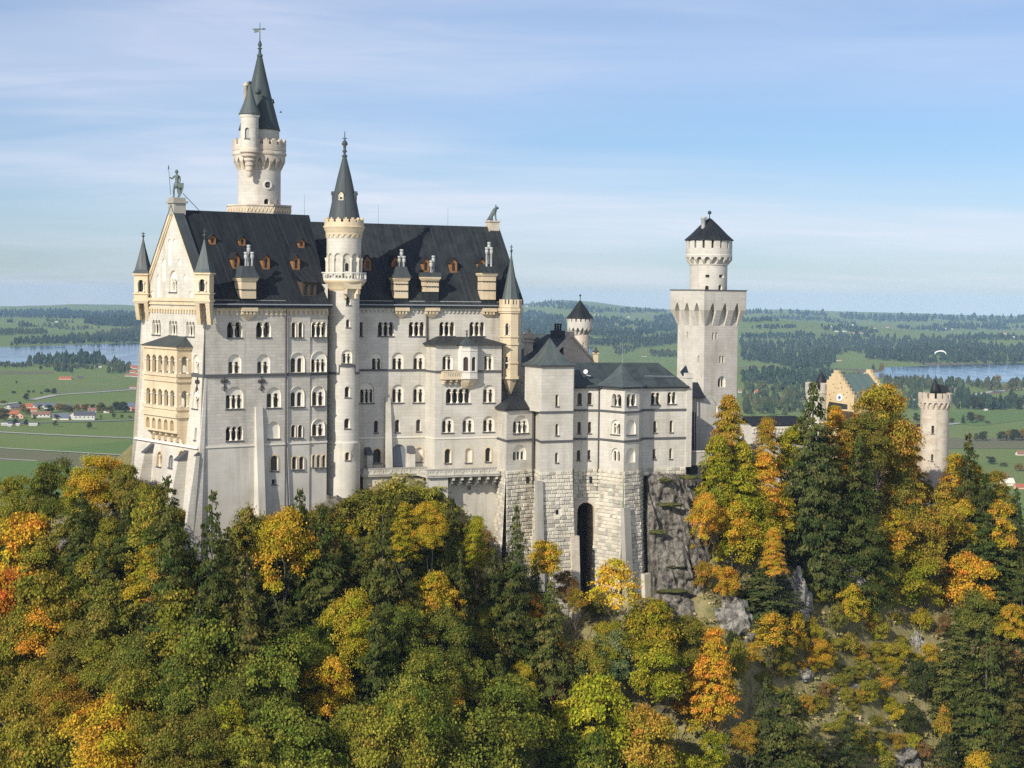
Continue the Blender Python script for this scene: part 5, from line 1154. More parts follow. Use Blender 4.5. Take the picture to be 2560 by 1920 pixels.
p = at(*Z6(317, 230), KYc - 1.5); mb = MB(); mb.lathe((p.x, p.y), [(.42, zk(262)), (.40, zk(186)), (.6, zk(182)), (.62, zk(170)), (.45, zk(168)), (.02, zk(167))], 10); mb.build('chimney', M['pot_grey'], keep)
# ------------------------------------------------------------------ ladies' wing on its rusticated base
wing = thing('residential_wing', 'angular pale wing with patina roofs standing on a tall rusticated stone base', 'building', (at(1470, 1100, 272).x, 272, -45))
ZM = at(1400, 1179, 270).z; ZS1 = at(1400, 1030, 270).z; ZS2 = at(1400, 1103, 270).z
pts = [(1238, 276.5), (1266, 269.8), (1330, 273.2), (1336, 274.5), (1352.5, 269), (1432, 271.4), (1434, 275.0), (1497, 275.6), (1560, 271.2), (1597, 273.6), (1606, 277.2), (1716, 280.0)]
V2 = [at(x, 1100, Y) for x, Y in pts]
def seg(i, j=None):
    a, b = V2[i], V2[i + 1 if j is None else j]; return Plane(a, math.degrees(math.atan2((b - a).x, (b - a).y))), Vector((b.x - a.x, b.y - a.y)).length
faces = {'A1': 0, 'A2': 1, 'A3': 2, 'B1': 3, 'B2': 4, 'B3': 5, 'C': 6, 'D1': 7, 'D2': 8, 'D3': 9, 'E': 10}
FS = {k: seg(i) for k, i in faces.items()}
zE_ = {'A': at(1290, 1022, 271).z, 'B': at(1390, 912, 270).z, 'C': at(1465, 967, 275.5).z, 'D': at(1560, 968, 272).z, 'E': at(1660, 967, 278.5).z}
WH = {k: [] for k in FS}
def kwin(f, r, *a, **k): S_ = FS[f][0]; return window(wing, S_, S_.rect(*Z5(r[0], r[1]), *Z5(r[2], r[3])), *a, holes=WH[f], **k)
kwin('A2', (249, 868, 366, 1003), 'under', 3, low=.66); kwin('A2', (249, 1090, 348, 1208), 'under', 3, low=.55, cols=False, sill=False)
for r in ((569, 712, 594, 800), (569, 933, 594, 1020), (566, 1150, 591, 1225)): kwin('B2', r, 'arch')
for r in ((735, 700, 768, 790), (811, 697, 846, 790), (735, 918, 761, 1007), (814, 918, 840, 1005), (730, 1132, 757, 1208), (811, 1130, 834, 1208)): kwin('C', r, 'arch', pane=M['pane_brown'])
kwin('D1', (993, 708, 1066, 800), 'multi', 2); kwin('D1', (988, 902, 1058, 1013), 'under', 2, low=.74); kwin('D1', (987, 1117, 1055, 1217), 'under', 2, low=.78, cols=False, sill=False)
kwin('D2', (1106, 708, 1178, 800), 'multi', 2); kwin('D2', (1103, 902, 1174, 1015), 'blind'); kwin('D2', (1100, 1118, 1170, 1226), 'blind', sill=False)
kwin('E', (1290, 697, 1358, 788), 'multi', 2); kwin('E', (1413, 693, 1481, 783), 'multi', 2)
for r in ((1307, 912, 1334, 1000), (1430, 908, 1457, 997), (1302, 1122, 1328, 1200), (1427, 1118, 1451, 1197)): kwin('E', r, 'arch', pane=M['pane_brown'])
st = MB(); sc = MB()
for k, (S_, w) in FS.items():
    zt = zE_[k[0]]
    if k == 'A3': zt = zE_['A']
    sheet(st, S_, [(0, ZM), (w, ZM), (w, zt), (0, zt)], WH[k])
    for z, top in ((ZS1, zE_[k[0]] > ZS1 + 1), (ZS2, True)):
        if top: sbox(sc, S_, -.1, w + .1, z - .18, z + .12, -.16, .02); 
st.build('wall', M['ashlar_light'], wing); sc.build('string_course', M['sill'], wing)
# end pilaster and pipes
S_, w = FS['E']; mb = MB(); s0, s1 = S_.hit(1714, 1100)[0], S_.hit(1727.5, 1100)[0]; sbox(mb, S_, s0, s1, ZM, zE_['E'] + 1.3, -.18, 4); sbox(mb, S_, s0 - .1, s1 + .1, zE_['E'] + 1.3, zE_['E'] + 1.6, -.3, 1.2); sbox(mb, S_, s0 + .02, s1 - .02, zE_['E'] + 1.6, zE_['E'] + 2.1, -.15, 1.0); mb.build('end_pilaster', M['ashlar_light'], wing)
for pts_, S_ in (([(1332, 1026), (1331, 1180), (1328, 1350)], FS['A2'][0]), ([(1497.5, 970), (1495, 1172), (1491, 1290)], FS['C'][0])): pipe(pts_, S_, .11, p=wing)
# roofs
def Vz(i, z, out=0.0, c=None):
    p = Vector((V2[i].x, V2[i].y, z))
    if out: d = (p - Vector((c.x, c.y, z))); d.z = 0; p = p + d.normalized() * out
    return p
mb = MB(); ca = (V2[0] + V2[2]) / 2 + Vector((1.0, 4.0, 0)); z = zE_['A']
ar = [Vz(0, z, .6, ca), Vz(1, z, .6, ca), Vz(2, z, .3, ca), Vector((V2[2].x + .2, V2[2].y + 7, z)), Vector((V2[0].x - .3, V2[0].y + 6, z))]
r0, r1 = at(*Z5(235, 720), 275.5), at(*Z5(418, 718), 276.5)
mb.add(ar + [r0, r1], [(0, 1, 5), (1, 2, 6, 5), (2, 3, 6), (3, 4, 5, 6), (4, 0, 5)]); mb.add(ar + [v - Vector((0, 0, .25)) for v in ar], [(0, 5, 6, 1), (1, 6, 7, 2), (9, 8, 7, 6, 5)]); mb.build('roof', M['slate_roof'], wing)
# square tower
SB, wB = FS['B2']; wd = 5.6; zB = zE_['B']; P = SB.P
mb = MB(); mb.quad(P(0, ZS1, 0), P(0, zB, 0), P(0, zB, wd), P(0, ZS1, wd)); mb.quad(P(wB, ZM, 0), P(wB, ZM, wd), P(wB, zB, wd), P(wB, zB, 0)); mb.quad(P(wB, ZM, wd), P(0, ZM, wd), P(0, zB, wd), P(wB, zB, wd)); mb.build('tower_wall', M['ashlar_light'], wing)
mb = MB(); apx = at(*Z5(562, 287), SB.P(wB / 2, 0, wd / 2).y); cxb = P(wB / 2, 0, wd / 2); n = 5
prof = [(1.16, 0), (.90, .10), (.66, .26), (.44, .48), (.24, .72), (.10, .90), (.01, 1.0)]; zz = lambda t: zB - .1 + (apx.z - zB + .1) * t
rings = []
for q, t in prof: rings.append([Vector((cxb.x, cxb.y, 0)) + (SB.u * (a * wB / 2) + SB.n * (b * wd / 2)) * q + Vector((0, 0, zz(t))) for a, b in ((-1, -1), (1, -1), (1, 1), (-1, 1))])
for a, b in zip(rings, rings[1:]): mb.prism(a, b, False)
mb.add(rings[0], [(3, 2, 1, 0)]); mb.build('roof', M['patina_spire'], wing)
mb = MB(); e = .3; mb.prism([P(-e, zB - .35, -e), P(wB + e, zB - .35, -e), P(wB + e, zB - .35, wd + e), P(-e, zB - .35, wd + e)], [P(-e - .1, zB - .05, -e - .1), P(wB + e + .1, zB - .05, -e - .1), P(wB + e + .1, zB - .05, wd + e + .1), P(-e - .1, zB - .05, wd + e + .1)]); mb.build('cornice', M['sill'], wing)
# main roof: front slope, hip end and the bay's half pyramid
zC = zE_['C'] + .05; C_ = at(1440, 968, 274.2); E_ = at(1719, 966, 279.4); rA, rB = at(1430, 907, 281), at(1645, 907, 285.5)
mb = MB(); Crt = at(1437, 910, 282)
c0 = FS['C'][0].P(-3, zC, -.55); c1 = FS['E'][0].P(FS['E'][1] + .1, zE_['E'] + .05, -.55); c2 = FS['E'][0].P(FS['E'][1] + .1, zE_['E'] + .05, 9); cmid = FS['C'][0].P(FS['C'][1] + .4, zC, -.55); cm2 = FS['E'][0].P(-.3, zE_['E'] + .05, -.55)
r0 = Vector((c0.x, 282, rA.z)); r1 = rB; back = Vector((c0.x, 292, zC))
mb.add([c0, cmid, cm2, c1, r1, r0, c2, back, Vector((rB.x, 294, zC))], [(0, 1, 2, 3, 4, 5), (3, 6, 4), (5, 4, 8, 7)])
mb.add([c0, cmid, cm2, c1] + [v - Vector((0, 0, .28)) for v in (c0, cmid, cm2, c1)], [(4, 5, 1, 0), (5, 6, 2, 1), (6, 7, 3, 2)]); mb.build('roof', M['patina_roof'], wing)
mb = MB(); zD = zE_['D'] + .05; cd = FS['D1'][0].P(FS['D1'][1], 0, 3.0); apd = at(1554, 909, 279.0)
b = [V2[6] + Vector((3.2, 0, 0)), V2[7], V2[8], V2[9], V2[10]]; b = [FS['D1'][0].P(-.6, zD, -.5), FS['D1'][0].P(FS['D1'][1] + .15, zD, -.55), FS['D2'][0].P(FS['D2'][1] + .3, zD, -.5), FS['D3'][0].P(FS['D3'][1] + .6, zD, -.4)]
for i in range(3):
    m_ = [b[i], b[i + 1]]; k1 = [v.lerp(apd, .35) - Vector((0, 0, .45)) for v in m_]; k2 = [v.lerp(apd, .7) - Vector((0, 0, .35)) for v in m_]
    mb.add([m_[0], m_[1], k1[1], k1[0], k2[1], k2[0], apd], [(0, 1, 2, 3), (3, 2, 4, 5), (5, 4, 6)])
    mb.add([m_[0], m_[1], m_[1] - Vector((0, 0, .28)), m_[0] - Vector((0, 0, .28))], [(3, 2, 1, 0)])
mb.build('bay_roof', M['patina_spire'], wing)
mb = MB(); mb.tube(c0 - Vector((0, .05, .1)), cmid - Vector((0, .05, .1)), .09); mb.tube(cm2 - Vector((0, .05, .1)), c1 - Vector((0, .05, .1)), .09)
for a, c in zip(b, b[1:]): mb.tube(a - Vector((0, .05, .1)), c - Vector((0, .05, .1)), .09)
mb.build('gutter', M['iron'], wing)
mb = MB(); a, c = at(1612, 940, 279.3), at(1686, 941, 281.0); mb.tube(a, c, .05); 
for t in np.linspace(0, 1, 8): q = a.lerp(c, t); mb.tube(q, q - Vector((0, -.25, .25)), .035, n=4)
mb.build('snow_guard', M['gutter'], wing)
mb = MB(); mb.tube(at(1556, 909, 279), at(1556.5, 855, 279), .04, .02, 4); mb.build('lightning_rod', M['gutter'], wing)
dp = at(1464, 929, 276.6); mb = MB(); ax = Vector((-.35, -.9, .25)).normalized(); x_ = ax.orthogonal().normalized(); y_ = ax.cross(x_)
vs = [dp - ax * .12]; 
for i in range(16): t = 2 * pi * i / 16; vs.append(dp + (x_ * cos(t) + y_ * sin(t)) * .36)
mb.add(vs, [(0, 1 + i, 1 + (i + 1) % 16) for i in range(16)]); mb.tube(dp - ax * .1, dp + Vector((.25, .5, -.55)), .05); mb.tube(dp + Vector((.1, .1, -.5)), dp + Vector((.8, .3, -.7)), .06)
o = mb.build('satellite_dish', M['dish'], wing)
# rusticated base: every block its own pillow
def rustic(mb, S_, w, z0, z1, bat, seed, rh=.56, w0=0.0, holes=()):
    r = random.Random(seed); nr = int((z1 - z0) / rh); pz = lambda z: -(z1 - z) * bat
    wl_ = lambda z: (w0 + pz(z) * .5, w - pz(z) * .5)
    mb.add([S_.P(wl_(z0)[0], z0, pz(z0)), S_.P(wl_(z0)[1], z0, pz(z0)), S_.P(w, z1, 0), S_.P(w0, z1, 0)], [(0, 1, 2, 3)])
    for j in range(nr):
        zt, zb = z1 - j * rh, z1 - (j + 1) * rh; a, e = wl_((zt + zb) / 2); x = a - (r.random() * .7 if j % 2 else 0)
        while x < e:
            L_ = r.uniform(.6, 1.35); x0, x1 = max(x, a), min(x + L_, e); x += L_
            if x1 - x0 < .18: continue
            cx, cz = (x0 + x1) / 2, (zt + zb) / 2
            if any(in_poly(cx, cz, h) for h in holes): continue
            t = max(0, .5 - j / nr) if j > 2 else .8
            d = r.uniform(.08, .2); g = .025; i_ = .1
            f = lambda s, z, dd: S_.P(s, z, pz(z) - dd)
            jt = lambda: r.uniform(-.03, .03)
            v = [f(x0 + g, zb + g, .01), f(x1 - g, zb + g, .01), f(x1 - g, zt - g, .01), f(x0 + g, zt - g, .01), f(x0 + i_ + jt(), zb + i_ + jt(), d + jt()), f(x1 - i_ + jt(), zb + i_ + jt(), d + jt()), f(x1 - i_ + jt(), zt - i_ + jt(), d + jt()), f(x0 + i_ + jt(), zt - i_ + jt(), d + jt())]
            mb.add(v, [(4, 5, 6, 7), (0, 1, 5, 4), (1, 2, 6, 5), (2, 3, 7, 6), (3, 0, 4, 7)])
ru = MB(); ZR0 = -66
slits = []
hB = []
for r in ((563, 1416, 584, 1472), (563, 1576, 584, 1632)): s0, z0, s1, z1 = SB.rect(*Z5(r[0], r[1]), *Z5(r[2], r[3])); hB.append(arch(s0, s1, z0, z1, 4))
for k, bt, sd, wx in (('A1', .05, 1, 0), ('A2', .05, 2, 0), ('A3', .02, 31, 0), ('B1', .05, 3, 0), ('B2', .05, 4, 0), ('D1', .05, 5, 0), ('D2', .05, 6, 0), ('D3', .05, 7, 0)):
    rustic(ru, FS[k][0], FS[k][1], ZR0, ZM, bt, sd, holes=hB if k == 'B2' else ())
S_, w = FS['E']; rustic(ru, S_, w, ZM - 1.2, ZM, .05, 9)
# recessed wall with the tall dark archway
SC_, wC = FS['C']; a0_, zz0, a1_, zz1 = SC_.rect(*Z5(728, 1525), *Z5(857, 2200)); za_ = zz1; lp = arch(a0_, min(a1_, wC - .15), ZR0 + .5, za_, 10)
rustic(ru, Plane(SC_.o, math.degrees(math.atan2(SC_.u.x, SC_.u.y))), wC, za_ + .35, ZM, .02, 11)
ru.build('rusticated_base', M['rustic'], wing)
mb = MB(); dd = -.28; sheet(mb, SC_, [(0, ZR0), (wC, ZR0), (wC, za_ + .35), (0, za_ + .35)], [lp], d=dd); reveal(mb, SC_, lp, dd, 6.0); 
mb.build('archway_wall', M['gate_stone'], wing)
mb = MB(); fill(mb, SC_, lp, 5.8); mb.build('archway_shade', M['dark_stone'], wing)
pm = MB()
for h in hB: fill(pm, Plane(SB.o - SB.n * .0, 0), h, 0) if False else None
for h in hB:
    z = sum(p[1] for p in h) / len(h); b_ = -(ZM - z) * .05 - .02; fill(pm, SB, h, b_)
s0, z0, s1, z1 = FS['A2'][0].rect(*Z5(337, 1330), *Z5(362, 1380)); fill(pm, FS['A2'][0], [(s0, z0), (s1, z0), (s1, z1), (s0, z1)], -.3)
s0, z0, s1, z1 = SC_.rect(*Z5(822, 1328), *Z5(842, 1380)); fill(pm, SC_, [(s0, z0), (s1, z0), (s1, z1), (s0, z1)], -.3); pm.build('slit_window', M['pane'], wing)
# smooth-faced buttress strips on the base
def strip(S_, x0, x1, yt, pr, m, zb=-66):
    s0, s1 = S_.hit(x0, yt)[0], S_.hit(x1, yt)[0]; zt = S_.hit((x0 + x1) / 2, yt)[1]; mb = MB(); P = S_.P; bt = lambda z: -(ZM - z) * .05
    mb.hexa([P(s0, zb, bt(zb) - pr - .5), P(s1, zb, bt(zb) - pr - .5), P(s1, zb, bt(zb) + .2), P(s0, zb, bt(zb) + .2), P(s0, zt, bt(zt) - pr * .7), P(s1, zt, bt(zt) - pr * .7), P(s1, zt, bt(zt) + .2), P(s0, zt, bt(zt) + .2)])
    return mb.build('buttress', M[m], wing)
strip(FS['B2'][0], 1338, 1353, 1202, .7, 'lead_stone'); strip(FS['D2'][0], 1550, 1566, 1268, .75, 'lead_stone'); strip(FS['B2'][0], 1421, 1440, 1338, .8, 'gate_stone')
strip(FS['D2'][0], 1592, 1612, 1432, 1.0, 'rustic')

# ------------------------------------------------------------------ knights' house with its round tower (behind the wing)
kp = at(1428, 842, 308.0); knight = thing('knights_house', 'steep green-black gabled house with stone gable half hidden behind the square-roofed tower', 'building', (kp.x, kp.y, -40))
KH = Plane(Vector((kp.x, kp.y, 0)) - Ud * 5.2, 53.13); zr = kp.z; hw = 5.2; ze = at(1478, 907, 310).z; Lh = 21
ksw = KH.P
mb = MB(); hs = []; s, z = KH.hit(1393, 895); lp = arch(s + .5, s + 1.4, z - .3, z + 2.0, 6); hs = [lp]
sheet(mb, KH, [(0, -50), (2 * hw, -50), (2 * hw, ze), (hw, zr), (0, ze)], hs); reveal(mb, KH, lp, 0, .4)
mb.quad(ksw(0, -50, 0), ksw(0, ze, 0), ksw(0, ze, Lh), ksw(0, -50, Lh)); mb.quad(ksw(2 * hw, -50), ksw(2 * hw, -50, Lh), ksw(2 * hw, ze, Lh), ksw(2 * hw, ze)); mb.add([ksw(0, -50, Lh), ksw(2 * hw, -50, Lh), ksw(2 * hw, ze, Lh), ksw(hw, zr, Lh), ksw(0, ze, Lh)], [(4, 3, 2, 1, 0)])
kw_ = mb.build('wall', M['gate_stone'], knight); pm = MB(); fill(pm, KH, lp, .35); pm.build('pane', M['pane'], kw_)
mb = MB(); sl_ = (zr - ze) / hw
for sg in (-1, 1):
    e = hw + sg * (hw + 1.6 if sg < 0 else hw + .4); q = [ksw(e, zr - sl_ * abs(e - hw), .35), ksw(hw, zr + .1, .35), ksw(hw, zr + .1, Lh + .2), ksw(e, zr - sl_ * abs(e - hw), Lh + .2)]; mb.prism(q, [v + Vector((0, 0, .2)) for v in q])
mb.build('roof', M['patina_roof'], knight)
mb = MB()
for sg in (-1, 1):
    e = hw + sg * (hw + .3); a, b = ksw(e, zr - sl_ * (hw + .3), -.15), ksw(hw, zr, -.15)
    mb.hexa([a, b, b + KH.n * .6, a + KH.n * .6, a + Vector((0, 0, .5)), b + Vector((0, 0, .5)), b + KH.n * .6 + Vector((0, 0, .5)), a + KH.n * .6 + Vector((0, 0, .5))])
sbox(mb, KH, hw - .55, hw + .55, zr - .1, zr + .85, -.25, .9); mb.build('gable_coping', M['gate_stone'], knight)
for d_, s_, w_, hgt, nm in ((2.6, hw, 1.5, 1.0, 'chimney'),):
    c = MB(); sbox(c, KH, s_ - w_ / 2, s_ + w_ / 2, zr - .6, zr + hgt, d_, d_ + 2.2); c_ = c.build('chimney', M['dark_stone'], knight)
    for k in range(3): p = ksw(s_, 0, d_ + .4 + k * .7); m2 = MB(); m2.lathe((p.x, p.y), [(.2, zr + hgt), (.17, zr + hgt + 1.0), (.25, zr + hgt + 1.05), (.25, zr + hgt + 1.2), (.02, zr + hgt + 1.2)], 8); m2.build('chimney_pot', M['dark_stone'], c_)
c = MB(); p = at(1321, 870, 312); cq = lambda r, z: [Vector((p.x + a * r, p.y + b * r, z)) for a, b in ((-1, -1), (1, -1), (1, 1), (-1, 1))]
zz_ = lambda y: at(1321, y, 312).z
for r, y0, y1 in ((.78, 900, 855), (1.0, 855, 851), (.78, 851, 846), (1.05, 846, 834), (.95, 834, 832)): c.prism(cq(r, zz_(y0)), cq(r, zz_(y1)))
c_ = c.build('chimney', M['gate_stone'], knight); m2 = MB(); m2.lathe((p.x, p.y), [(.28, zz_(832)), (.28, zz_(822)), (.02, zz_(822))], 8); m2.build('chimney_pot', M['dark_stone'], c_)
c = MB(); p = at(1489, 890, 306); zz_ = lambda y: at(1489, y, 306).z; 
for r, y0, y1 in ((.42, 930, 884), (.62, 884, 881)): c.prism(cq(r, zz_(y0)), cq(r, zz_(y1)))
c_ = c.build('chimney', M['sandstone'], knight); m2 = MB(); m2.lathe((p.x, p.y), [(.75, zz_(882)), (.45, zz_(877)), (.3, zz_(876)), (.16, zz_(874)), (.16, zz_(867)), (.02, zz_(867))], 8); m2.build('chimney_cap', M['dark_stone'], c_)
# crenellated courtyard wall in the shade
mb = MB(); a = at(1300, 950, 292); yw = Plane(a, 72.0); zt = a.z + 1.2; w = 9.5
sbox(mb, yw, -2, w, -50, zt, 0, 1.2)
for k in range(7): sbox(mb, yw, -1.6 + k * 1.6, -.7 + k * 1.6, zt, zt + .9, 0, .5)
for k in range(12): sbox(mb, yw, -1.8 + k * .95, -1.35 + k * .95, zt - 1.5, zt - .6, -.3, 0)
sbox(mb, yw, -2, w, zt - .6, zt - .2, -.35, 0); mb.build('courtyard_wall', M['gate_stone'], knight)

rt_c = at(1449, 860, 326.0); RY = 326.0; rtw = thing('round_tower', 'round tower with dark conical roof behind the gabled house, lake beyond', 'tower', (rt_c.x, rt_c.y, -30)); pr_ = RY / 4500; zr_ = lambda yz: at(1448, ZK(0, yz)[1], RY).z
cr1 = (rt_c.x, rt_c.y); rs = 21 * pr_; CR = Cyl((cr1[0] + .2, cr1[1]), rs); hr = []
window(rtw, CR, CR.rect(*ZK(1045, 805), *ZK(1068, 888)), 'arch', holes=hr, dep=.5)
mb = MB(); cyl_wall(mb, CR, -40, zr_(690), hr); mb.build('shaft', M['gate_stone'], rtw)
machicolation(rtw, (cr1[0], cr1[1]), rs * 1.02, 31.5 * pr_, zr_(690), zr_(620), zr_(555), 16, M['ashlar_light'], True)
mb = MB(); merlons(mb, cr1, 31.5 * pr_, zr_(558), zr_(500), zr_(445), 16, .72, .4, .1); mb.build('battlement', M['ashlar_light'], rtw)
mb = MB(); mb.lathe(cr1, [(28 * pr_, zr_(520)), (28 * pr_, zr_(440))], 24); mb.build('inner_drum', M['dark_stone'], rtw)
mb = MB(); cone_roof(mb, cr1, [(29 * pr_, zr_(445)), (34.5 * pr_, zr_(447)), (34 * pr_, zr_(440)), (24 * pr_, zr_(370)), (13 * pr_, zr_(275)), (3 * pr_, zr_(195)), (.08, zr_(182))], 20); mb.build('roof', M['slate_roof'], rtw)
mb = MB(); mb.tube((*cr1, zr_(190)), (*cr1, zr_(120)), .09, .06); mb.ball((*cr1, zr_(110)), .2); mb.build('finial', M['spire_grey'], rtw)

# ------------------------------------------------------------------ link building, footbridge, gallery
lp0 = at(1727, 1000, 300.0); link = thing('link_building', 'narrow pale annexe with small lean-to roof squeezed between the wing and the square keep', 'building', (lp0.x, lp0.y, -45))
LK = Plane(lp0, 57.0); w = LK.hit(1790, 1050)[0]; zt = LK.hit(1750, 992)[1]; mb = MB(); sbox(mb, LK, 0, w, -60, zt, 0, 12); mb.build('wall', M['render_wall'], link)
mb = MB(); e = at(*ZT(115, 390), 299.3); f = at(*ZT(262, 395), 300.5); g = at(*ZT(185, 243), 306); h = at(*ZT(115, 243), 306); mb.prism([e, f, g, h], [v + Vector((0, 0, .2)) for v in (e, f, g, h)]); mb.add([f, g, Vector((f.x, g.y, f.z))], [(0, 1, 2)]); mb.build('roof', M['slate_roof'], link)
mb = MB(); mb.tube(at(1739, 995, 299.8), at(1739, 1130, 299.8), .1); mb.tube(at(1733, 995, 299.8), at(1733, 1130, 299.8), .16); mb.build('downpipe', M['pipe'], link)
mb = MB(); a = at(*ZT(120, 20), 297); dk_ = Plane(a, 60); p = at(*ZT(30, 10), 296); q = at(*ZT(112, 75), 292); 
mb.add([at(1700, 930, 287), at(1715, 912, 295), at(1731, 960, 290), at(1722, 968, 283)], [(0, 1, 2, 3)]); mb.build('rear_roof', M['slate_roof'], wing)
br0 = at(1724, 1140, 281.5); foot = thing('footbridge', 'short grey footbridge with solid parapet joining the wing to the hillside', 'bridge', (br0.x, br0.y, br0.z))
BP = Plane(br0, 80.0); w = BP.hit(1800, 1140)[0]; z0, z1 = BP.hit(1750, 1155)[1], BP.hit(1750, 1130)[1]; mb = MB(); sbox(mb, BP, 0, w, z0, z1, 0, .35); sbox(mb, BP, 0, w, z0, z1 - .1, 3.0, 3.3); sbox(mb, BP, 0, w, z0 - .5, z0, -.1, 3.4); mb.build('parapet', M['lead_stone'], foot)
mb = MB(); sbox(mb, BP, -.1, w, z1, z1 + .2, -.12, .5); mb.build('coping', M['base_wall'], foot)
mb = MB(); sbox(mb, BP, .3, 2.2, z0 - 14, z0 - .5, .4, 3.0); mb.build('pier', M['dark_stone'], foot)
ga = at(1880, 1065, 318.0); gal = thing('gallery', 'low long gallery with dark pitched roof and arcade frieze behind golden trees', 'building', (ga.x, ga.y, -45))
GP = Plane(ga, 73.0); w = GP.hit(2008, 1065)[0]; z1 = ga.z; mb = MB(); sbox(mb, GP, 0, w, -60, z1, 0, 5); mb.build('wall', M['render_wall'], gal)
mb = MB(); zr = at(1940, 1044, 321).z; q = [GP.P(-.3, z1, -.4), GP.P(w, z1, -.4), GP.P(w, zr, 3.2), GP.P(-.3, zr, 3.2)]; mb.prism(q, [v + Vector((0, 0, .18)) for v in q]); mb.quad(GP.P(-.3, z1, 6.4), GP.P(-.3, zr, 3.2), GP.P(w, zr, 3.2), GP.P(w, z1, 6.4)); mb.build('roof', M['slate_roof'], gal)
mb = MB(); sbox(mb, GP, 0, w, z1 - .5, z1 - .1, -.25, 0)
for k in range(int(w / .6)): sbox(mb, GP, k * .6, k * .6 + .28, z1 - 1.2, z1 - .5, -.2, 0)
mb.build('arch_frieze', M['trim'], gal)
mb = MB(); s0, z0, s1, zz = GP.rect(*ZT(838, 800), *ZT(864, 880)); fill(mb, GP, arch(s0, s1, z0, zz, 6), -.02); mb.build('pane', M['pane'], gal)

# ------------------------------------------------------------------ gatehouse
gp = at(2135, 1010, 338.0); gate = thing('gatehouse', 'yellow brick gatehouse with stepped gables, round clock and green roof', 'building', (gp.x, gp.y, -45))
GG = Plane(gp + Vector((-.6, .8, 0)) * 9.4, 143.13); GW_ = 9.4
def gz(y): return GG.hit(2100, y)[1]
zt0 = gz(926); steps = 8; zeave = gz(993); hw = GW_ / 2
def stepped(zap, zev, n, w):
    half = w / 2; up = []
    for k in range(n):
        x = half * (1 - k / n); z0 = zev + (zap - .0 - zev) * k / n; z1 = zev + (zap - zev) * (k + 1) / n; up += [(half + x, z0), (half + x, z1)]
    lft = [(w - s, z) for s, z in up][::-1]; return up + lft
prof = stepped(zt0, zeave, 8, GW_)
mb = MB(); hs = []
sq = [GG.rect(*ZG(a - 5, b - 6), *ZG(a + 5, b + 6)) for a, b in ((455, 225), (520, 215), (460, 300), (470, 255), (500, 262), (530, 255), (420, 320), (580, 300), (550, 320), (575, 350), (430, 365))]
for s0, z0, s1, z1 in sq: hs.append([(s0, z0), (s1, z0), (s1, z1), (s0, z1)])
sheet(mb, GG, [(0, -60), (GW_, -60)] + prof, hs); [reveal(mb, GG, h, 0, .3) for h in hs]; [fill(mb, GG, h, .3) for h in hs]
for z0, z1 in ((-60, zeave),): 
    L_ = 9.0; U = GG.n
    mb.quad(GG.P(GW_, z0, 0), GG.P(GW_, z0, L_), GG.P(GW_, z1, L_), GG.P(GW_, z1, 0)); mb.quad(GG.P(0, z0, 0), GG.P(0, z1, 0), GG.P(0, z1, L_), GG.P(0, z0, L_))
n_ = len(prof)
pp = [(0, -60), (GW_, -60)] + prof
for i in range(len(pp)): a, b = pp[i], pp[(i + 1) % len(pp)]; mb.quad(GG.P(*a, 0), GG.P(*b, 0), GG.P(*b, .7), GG.P(*a, .7))
gwl = mb.build('wall', M['brick_yellow'], gate)
mb = MB(); sheet(mb, GG, [(0, -60), (GW_, -60)] + prof, d=.7); d2 = L_; 
for i in range(len(pp)): a, b = pp[i], pp[(i + 1) % len(pp)]; mb.quad(GG.P(*a, d2), GG.P(*b, d2), GG.P(*b, d2 + .7), GG.P(*a, d2 + .7))
sheet(mb, GG, [(0, -60), (GW_, -60)] + prof, d=d2); sheet(mb, GG, [(0, -60), (GW_, -60)] + prof, d=d2 + .7); mb.build('rear_gable', M['brick_yellow'], gate)
mb = MB(); zrg = gz(938)
for sg in (0, GW_): q = [GG.P(sg + (.4 if sg else -.4), zeave - .6, .72), GG.P(hw, zrg, .72), GG.P(hw, zrg, d2), GG.P(sg + (.4 if sg else -.4), zeave - .6, d2)]; mb.prism(q, [v + Vector((0, 0, .15)) for v in q])
mb.build('roof', M['green_roof'], gate)
s, z = GG.hit(*ZG(515, 346)); mb = MB(); cq = lambda r, d: [GG.P(s + r * cos(2 * pi * i / 20), z + r * sin(2 * pi * i / 20), d) for i in range(20)]
mb.add(cq(.72, -.12) + cq(.72, .02), [tuple(range(20))] + [(i, 20 + i, 20 + (i + 1) % 20, (i + 1) % 20) for i in range(20)]); ck_ = mb.build('clock', M['white_paint'], gate)
mb = MB(); mb.add(cq(.36, -.135), [tuple(range(20))]); mb.build('clock_face', M['blue_paint'], ck_)
mb = MB(); a, b, c, d = at(*ZG(398, 455), 336), at(*ZG(585, 455), 333), at(*ZG(585, 420), 336), at(*ZG(415, 393), 339); mb.prism([a, b, c, d], [v + Vector((0, 0, .2)) for v in (a, b, c, d)]); mb.build('porch_roof', M['slate_roof'], gate)
mb = MB(); c = at(2042, 985, 345); 
CT = Cyl((c.x, c.y), 2.1); zt = at(2042, 975, 345).z; cyl_wall(mb, CT, -50, zt, zs=4); gt = mb.build('turret', M['ashlar_light'], gate)
mb = MB(); merlons(mb, (c.x, c.y), 2.2, zt - .6, zt, at(2042, 956, 345).z, 8, .6, .4, .2); mb.build('battlement', M['ashlar_light'], gt)
c2 = at(2053, 960, 346); mb = MB(); mb.lathe((c2.x, c2.y), [(1.1, at(2053, 965, 346).z), (1.15, at(2053, 957, 346).z), (.6, at(2053, 941, 346).z), (.02, at(2053, 927, 346).z)], 16); mb.build('spire', M['slate_roof'], gt)
mb = MB(); sbox(mb, Plane(at(2190, 1082, 334), 70), 0, 12, -60, at(2190, 1082, 334).z, 0, 4); lw_ = mb.build('side_range', M['brick_yellow'], gate)
